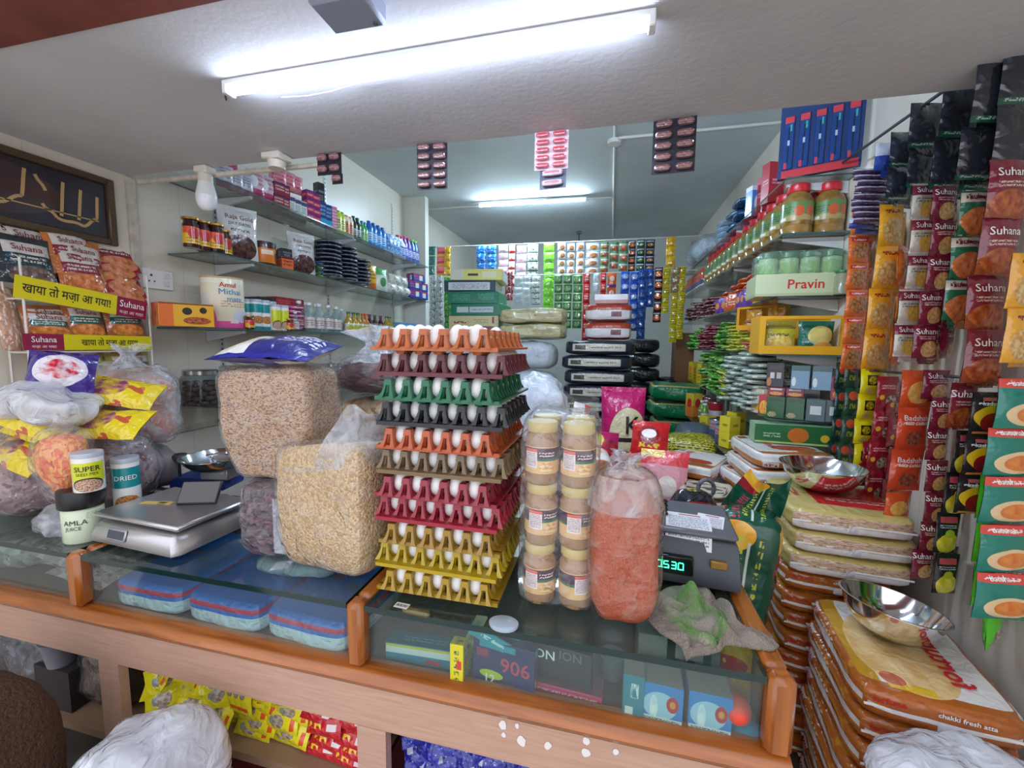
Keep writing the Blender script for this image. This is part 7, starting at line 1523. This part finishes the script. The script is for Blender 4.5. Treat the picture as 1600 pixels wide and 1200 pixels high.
# the shelf board under them stands lower; sachets pile up behind the opening
heap2('noodle_sachet', yn, .115, .075, -1.37, -1.06, 3, 6, 'yellow noodle sachet in loose left heap below the case, %s along, row %s up', 'loose yellow sachets below the case', ZL+.003, .030, 0, .7, .02, ti=.5)
heap2('noodle_sachet', yn, .125, .055, -1.05, -.83, 2, 7, 'yellow noodle sachet in the neat middle piles, %s pile, %s up', 'piled yellow sachets below the case', ZL+.003, .027, -.05, .08)
k = Kind(pk('noodle_sachet', .17, .045, .02, yn, 6, 'sachet'), 'upright yellow sachets'); 
for i in range(3): k.put((-1.055+.022*i, .90, ZL+.175), 'yellow noodle sachet standing on end between the two heaps, %s' % ORD[i], (0, rad(84+4*i), 0))
heap2('cracker_sachet', rn, .115, .055, -.815, -.61, 2, 7, 'red sachet in the right piles below the case, %s pile, %s up', 'piled red sachets below the case', ZL+.003, .027, -.03, .06)
heap2('yellow_sachet', pmat('gold_brown_sachet', (206, 180, 50), [('n', 4, .55, (120, 60, 120))], rough=.16, bump=.5), .09, .07, .02, .10, 1, 3, 'yellow and purple sachet under the right end, %s, %s up', 'yellow sachets under the right end', .50, .04, 0, .4)
heap2('blue_sachet', un, .085, .075, -.50, .02, 6, 6, 'shiny blue sachet in the heap below right case, %s along, row %s up', 'blue sachets below the right case', .40, .036, 0, 1.0, .02, ti=.7)
tag(MB().box(-.51, CY0+.021, .375, .289, CY1-.016, .398).build('lower_board', mat('lower_shelf_board')), 'wooden board carrying the blue sachets under the counter', 'board')
# left compartment goods, colours darkened to hold the shadow inside it
lbag(.40, .30, .26, pmat('shaded_grey_goods', (50, 48, 64), [('n', 4, .5, (66, 62, 74)), ('n', 7, .62, (110, 110, 126))], rough=.5), 61, (-1.98, 1.05, .36), 'bag of dim grey goods in the dark left compartment', ff=film)
lbag(.30, .26, .22, pmat('shaded_brown_yellow_goods', (96, 60, 30), [('n', 4, .5, (76, 46, 34)), ('n', 7, .62, (110, 96, 60))], rough=.5), 62, (-1.62, 1.04, .36), 'brown and yellow goods in the dark left compartment', ff=film)
o = tag(MB().lathe([(.035, 0), (.05, .09), (.052, .092)], 20).build('plastic_cup', mat('grey_white_cup', (150, 150, 160), .5)), 'pale cup in the dark left compartment', 'cup'); o.location = (-1.78, .93, .50)
tag(MB().box(-2.9, CY0+.021, .33, -1.471, CY1-.016, .355).build('lower_board', mat('lower_shelf_board')), 'wooden board in the dark left compartment under the counter', 'board')
o2 = bx('small_carton', .09, .06, .10, mat('pale_small_carton', (160, 160, 166), .6)); put1(o2, (-1.78, 1.0, .50), 'pale carton behind the cup in the left compartment', 0)
tag(MB().box(-1.86, .90, .356, -1.70, 1.06, .499).build('carton', mat('dim_carton', (56, 48, 50), .7)), 'dim carton under the pale cup', 'box')
tag(MB().box(-1.39, CY0+.10, .0, -.594, CY1-.03, .38).build('storage_box', mat('maroon_storage', (110, 30, 34), .6, vary=.2)), 'dark red storage box under the sachet board', 'box')
# sacks standing before the counter
brs = pmat('shaded_jute_sack', (74, 44, 26), [('n', 60, .55, (60, 36, 22))], rough=.8, coat=0, bump=.6, bscale=120)  # brown deepened: shadow at the lower left is put into the colour
t = thing('brown_sack', 'open brown sack standing on the floor before the left compartment', 'sack', (-1.50, .52, .0), .2)
MB().soft(.46, .34, .80, [0]*6, 14, 4, 71, .02, 5).build('sack_body', brs, t)
o = rag('plastic_sheet', .14, .12, .05, 21, film3, 'scrap of white plastic on top of the brown sack', (-1.50, .52, .80), .4)
o['category'] = 'bag'
t = thing('plastic_bag', 'bulging white plastic bag standing before the counter near the left opening', 'bag', (-1.03, .665, 0), .15)
MB().soft(.34, .26, .70, 0, 16, 3.2, 72, .030, 6).build('bag_body', film3, t)
MB().soft(.29, .21, .62, 0, 10, 3.2, 72, .02, 6, c=(0, 0, .01)).build('contents', mat('grey_lilac_goods', (150, 142, 160), .6), t)

# ================================================================== LEFT WALL RACK
wire = mat('white_wire', (226, 222, 214), .4)
RX = -2.20; RY0, RY1 = ys(38, RX, 1.6), ys(232, RX, 1.6)
t = thing('wire_rack', 'white wire rack of masala packets on the left wall', 'rack', (XL+.01, RY0, 1.3))
RL = RY1-RY0
mb = MB()
for yy in (0, RL): mb.tube([(.01, yy, .05), (.01, yy, .62)], .004, 6); mb.tube([(.115, yy, .15), (.115, yy, .60)], .004, 6)
bz = [at(235, 482, x=RX).z-1.3, at(235, 548, x=RX).z-1.3, at(240, 615, x=RX).z-1.3]
for z in bz:
    for yy in (0, RL): mb.tube([(.01, yy, z), (.115, yy, z)], .004, 6)
    mb.tube([(.115, 0, z), (.115, RL, z)], .004, 6); mb.tube([(.01, 0, z), (.01, RL, z)], .004, 6)
    for q_ in range(8): mb.tube([(.01, RL*q_/7, z), (.115, RL*q_/7, z)], .002, 5)
mb.build('wire_frame', wire, t)
yb1 = mat('banner_yellow', (232, 214, 20), .4); mb1 = mat('banner_maroon', (150, 24, 64), .4)
def banner(px0, py0, px1, py1, hpx, flip, lab):
    a_ = at(px0, py0, x=RX+.024); b_ = at(px1, py1, x=RX+.024); L_ = b_.y-a_.y; s_ = F/((a_+b_)/2-CAM).dot(fwd); h_ = hpx/s_*.92
    tl = math.atan2(b_.z-a_.z, L_)
    mb = MB(); k_ = .27*L_
    yx0, yx1, mx0, mx1 = (0, L_-k_, L_-k_, L_) if not flip else (k_, L_, 0, k_)
    V = lambda x0, x1, m_: mb.add([(0, x0, -h_/2), (0, x1, -h_/2), (0, x1, h_/2), (0, x0, h_/2), (-.002, x0, -h_/2), (-.002, x1, -h_/2), (-.002, x1, h_/2), (-.002, x0, h_/2)], [(0, 1, 2, 3), (7, 6, 5, 4), (3, 2, 6, 7), (4, 5, 1, 0), (0, 3, 7, 4), (1, 5, 6, 2)], m_, None, False)
    V(yx0, yx1, 0); V(mx0, mx1, 1)
    cy, cm = (yx0+yx1)/2, (mx0+mx1)/2
    if not lab[1]: mb.text('!', h_*.6, lambda x, y: Vector((.0008, yx0+.10*L_+x, y)), 2)
    else: mb.text('खाया तो मज़ा आ गया!', h_*.56, lambda x, y: Vector((.0008, cy+x*.74, y-h_*.02)), 2, bold=.012)
    mb.text('Suhana', h_*.50, lambda x, y: Vector((.0008, cm+x*.86, h_*.14+y)), 3, bold=.006); mb.text('मज़ा आ गया!', h_*.24, lambda x, y: Vector((.0008, cm+x, -h_*.30+y)), 3)
    o = mb.build('shelf_banner', [yb1, mb1, inkk, inkw], loc=(a_.x, a_.y, a_.z), rot=(tl, 0, 0)); tag(o, lab[0], 'banner'); return o
banner(22, 446, 230, 486, 34, False, ('yellow and maroon slogan banner on the upper rack tier, tilted down right', True))
banner(36, 534, 236, 536, 25, True, ('maroon and yellow slogan banner along the middle rack tier', True))
banner(140, 607, 246, 602, 26, False, ('partly hidden banner end on the lowest rack tier', False))
def smat(name, base, band, food): return pmat('suh_'+name, base, [('r', .12, .60, .95, .84, (228, 222, 214)), ('r', .1, .38, .97, .60, band), ('t', .2, .42, .85, .57, (230, 220, 210), 2, 26), ('f', .55, .18, .42, .19, food, [min(255, c+50) for c in food], 6)], rough=.15, coat=.8, bump=.45)
sA = smat('teal', (50, 60, 66), (24, 60, 76), (96, 70, 60)); sB = smat('orange', (206, 120, 60), (150, 30, 60), (206, 110, 50)); sC = smat('red', (176, 30, 50), (130, 24, 50), (196, 110, 60)); sD = smat('green', (186, 106, 66), (20, 104, 90), (214, 120, 40)); sE = smat('gold', (176, 160, 80), (14, 96, 84), (206, 130, 60)); sF = smat('purple', (120, 40, 84), (60, 40, 60), (90, 60, 70))
def rackrow(m, px0, px1, py, hpx, n, lab, grp, lean=.25, x=RX-.03, dz=.03, txt=True, dpy=None):
    a_ = at(px0, py, x=x); b_ = at(px1, py, x=x); s_ = F/((a_+b_)/2-CAM).dot(fwd); w = abs(b_.y-a_.y); h = hpx/s_
    k = Kind(pk('masala_packet', w, h, .035, m, 3, 'packet', .006, [('Suhana', w*.20, .53, .72, inkm)] if txt else None, (10, 10)), grp)
    for i in range(n): k.put((x+.018*(n-1-i)*0-.012*i, (a_.y+b_.y)/2+.012*sin(i*2), a_.z+dz*i), lab % ORD[i], (-lean, rnd.uniform(-.08, .08), pi/2+.05*sin(i)))
rackrow(sA, 0, 92, 440, 78, 1, 'dark teal masala packet in front at left of upper tier%.0s', None)
rackrow(sA, 4, 96, 432, 78, 2, 'dark masala packet behind at left of upper tier, %s', 'dark masala packets on the rack', x=RX-.06, dz=.035)
rackrow(sF, -20, 70, 420, 78, 2, 'purple masala packet at far left of upper tier, %s', 'purple masala packets on the rack', x=RX-.07, dz=.025)
rackrow(sB, 96, 168, 452, 72, 3, 'orange masala packet in the middle of upper tier, %s from the front', 'orange masala packets on the upper tier', dz=.035)
rackrow(sC, 160, 232, 470, 62, 5, 'red masala packet at right of upper tier, %s from the front', 'red masala packets on the rack', dz=.038, lean=.5)
rackrow(sD, 38, 115, 526, 42, 2, 'orange and green masala packet at left of middle tier, %s from the front', 'left packets of the middle tier', dz=.02)
rackrow(sD, 105, 168, 526, 52, 2, 'teal banded masala packet in the middle tier, %s from the front', 'middle packets of the middle tier', dz=.02)
rackrow(sD, 168, 228, 524, 46, 2, 'green banded masala packet at right of middle tier, %s from the front', 'right packets of the middle tier', dz=.015)
rackrow(sE, 172, 240, 594, 42, 3, 'gold and green masala packet at right of lowest tier, %s from the front', 'gold masala packets on the lowest tier', dz=.012)
rackrow(sE, 60, 168, 594, 40, 2, 'gold masala packet hidden behind the snack bags, %s', 'hidden gold masala packets', dz=.012, txt=False)
rackrow(pmat('clear_brown_pack', (196, 150, 120), [('n', 5, .55, (226, 206, 196))], rough=.12, bump=.7), 4, 36, 548, 90, 2, 'clear brown packet at left end of the rack, %s', 'clear brown packets at the rack end', txt=False)

# ================================================================== HEAP OF SNACK BAGS AT THE LEFT END OF THE COUNTER
ora = pmat('orange_puffs', (226, 110, 60), [('n', 6, .5, (240, 160, 80)), ('n', 9, .62, (206, 70, 50))], rough=.5, bump=.7)
yes_ = pmat('yellow_brown_snacks', (226, 196, 50), [('n', 3, .5, (206, 130, 60)), ('n', 6, .62, (206, 70, 90)), ('n', 5, .68, (240, 230, 200))], rough=.35, bump=.7)
gre_ = pmat('rose_brown_snacks', (130, 104, 106), [('n', 3, .5, (160, 130, 130)), ('n', 6, .60, (110, 60, 70)), ('n', 8, .66, (200, 186, 190))], rough=.4, bump=.7)
PX = lambda px, py, y: at(px, py, y=y)
t = lbag(.32, .30, .30, gre_, 81, (-1.83, 1.12, ZT+.001), 'large clear bag of rose-brown goods at the left end of counter', .2)
t = lbag(.30, .26, .30, gre_, 82, (-2.08, 1.05, ZT+.001), 'clear bag of dark goods cut by the left edge of the view', .1)
t = lbag(.36, .26, .14, yes_, 83, (-1.98, 1.10, ZT+.302), 'clear bag of yellow snack packets lying on the dark bags', .1)
t = thing('plastic_bag', 'tall clear bag of orange snacks behind the heap', 'bag', (-1.93, 1.30, ZT+.20), 0)
MB().soft(.34, .22, .30, 0, 12, 3, 84, .02, 7).build('contents', pmat('orange_rose_snacks', (220, 140, 110), [('n', 3, .5, (214, 180, 170)), ('n', 5, .6, (226, 100, 60)), ('n', 7, .68, (236, 206, 60))], rough=.3, bump=.7), t)
mb = MB().soft(.37, .25, .34, 0, 14, 3, 84, .03, 7); tied_top(mb, .32, .15, .12, .09, 5, 0, .9, 24, .02); mb.build('bag_film', film2, t)
o = tag(MB().soft(.30, .24, .20, [0]*6, 8, 3, 85, .02, 7).build('cloth_bundle', mat('grey_bundle', (130, 116, 118), .6)), 'grey bundle supporting the tall clear snack bag', 'bundle'); o.location = (-1.93, 1.30, ZT+.001)
# purple tied bag on top
pb = pmat('purple_red_wrap', (70, 46, 140), [('e', .5, .45, .40, .36, (226, 220, 226)), ('f', .5, .46, .30, .22, (206, 40, 60), (226, 214, 220), 6)], rough=.2, bump=.7)
o = pk('tied_pack', .17, .15, .09, pb, 9, 'packet', .014, None, (12, 12)); put1(o, (-1.80, 1.0, ZT+.455), 'purple wrapped pack with red lettering topping the heap', 0, (-.5, .1, .9))
wtb = tag(MB().soft(.30, .20, .12, 0, 12, 2.6, 87, .03, 9).build('plastic_bag', film3), 'white plastic bag spread over the yellow snack packets', 'bag'); wtb.location = (-1.84, .98, ZT+.36); wtb.rotation_euler = (0, .15, .2)
ysn = pmat('yellow_chip_pack', (232, 206, 40), [('n', 3, .58, (196, 90, 60)), ('f', .3, .5, .3, .3, (150, 60, 110), (226, 190, 60), 5)], rough=.18, bump=.7)
k = Kind(pk('chip_packet', .22, .13, .06, ysn, 12, 'packet', .01, n=(8, 8)), 'yellow chip packets in the left heap')
for i, (x_, y_, z_, a_) in enumerate([(-1.66, 1.02, .30, .2), (-1.95, .96, .30, -.1), (-1.72, 1.10, .40, .5), (-2.0, .94, .20, .1), (-1.85, .92, .33, .3)]):
    k.put((x_, y_, ZT+z_), 'yellow chip packet in the heap at counter end, %s' % ['lying over the orange bag', 'at the left edge', 'below the purple pack', 'lowest at the left', 'under the white plastic'][i], (-.9, .1*i, a_))
# hanging orange puff bag in front
t = thing('orange_bag', 'clear bag of orange puffs in front of the heap, knotted on top', 'bag', (-1.68, .93, ZT+.12), .3)
mb = MB(); mb.soft(.17, .13, .26, 0, 12, 2.4, 88, .012, 9); mb.v = [(x*(.45+.55*min(1, z/.13)), y*(.5+.5*min(1, z/.13)), z) for x, y, z in mb.v]; mb.build('puffs', ora, t)
mb = MB(); mb.soft(.20, .16, .30, 0, 12, 2.4, 88, .016, 9); mb.v = [(x*(.45+.55*min(1, z/.13)), y*(.5+.5*min(1, z/.13)), z-.01) for x, y, z in mb.v]; tied_top(mb, .27, .12, .10, .06, 3, 0, 1.2, 20, .015); mb.build('clear_bag', film, t)
t.scale = (.78, .78, .85)
o = tag(MB().soft(.16, .14, .115, 0, 12, 2.2, 89, .02, 12).build('plastic_bag', film2), 'crumpled empty plastic under the orange puff bag', 'bag'); o.location = (-1.69, .93, ZT+.001)
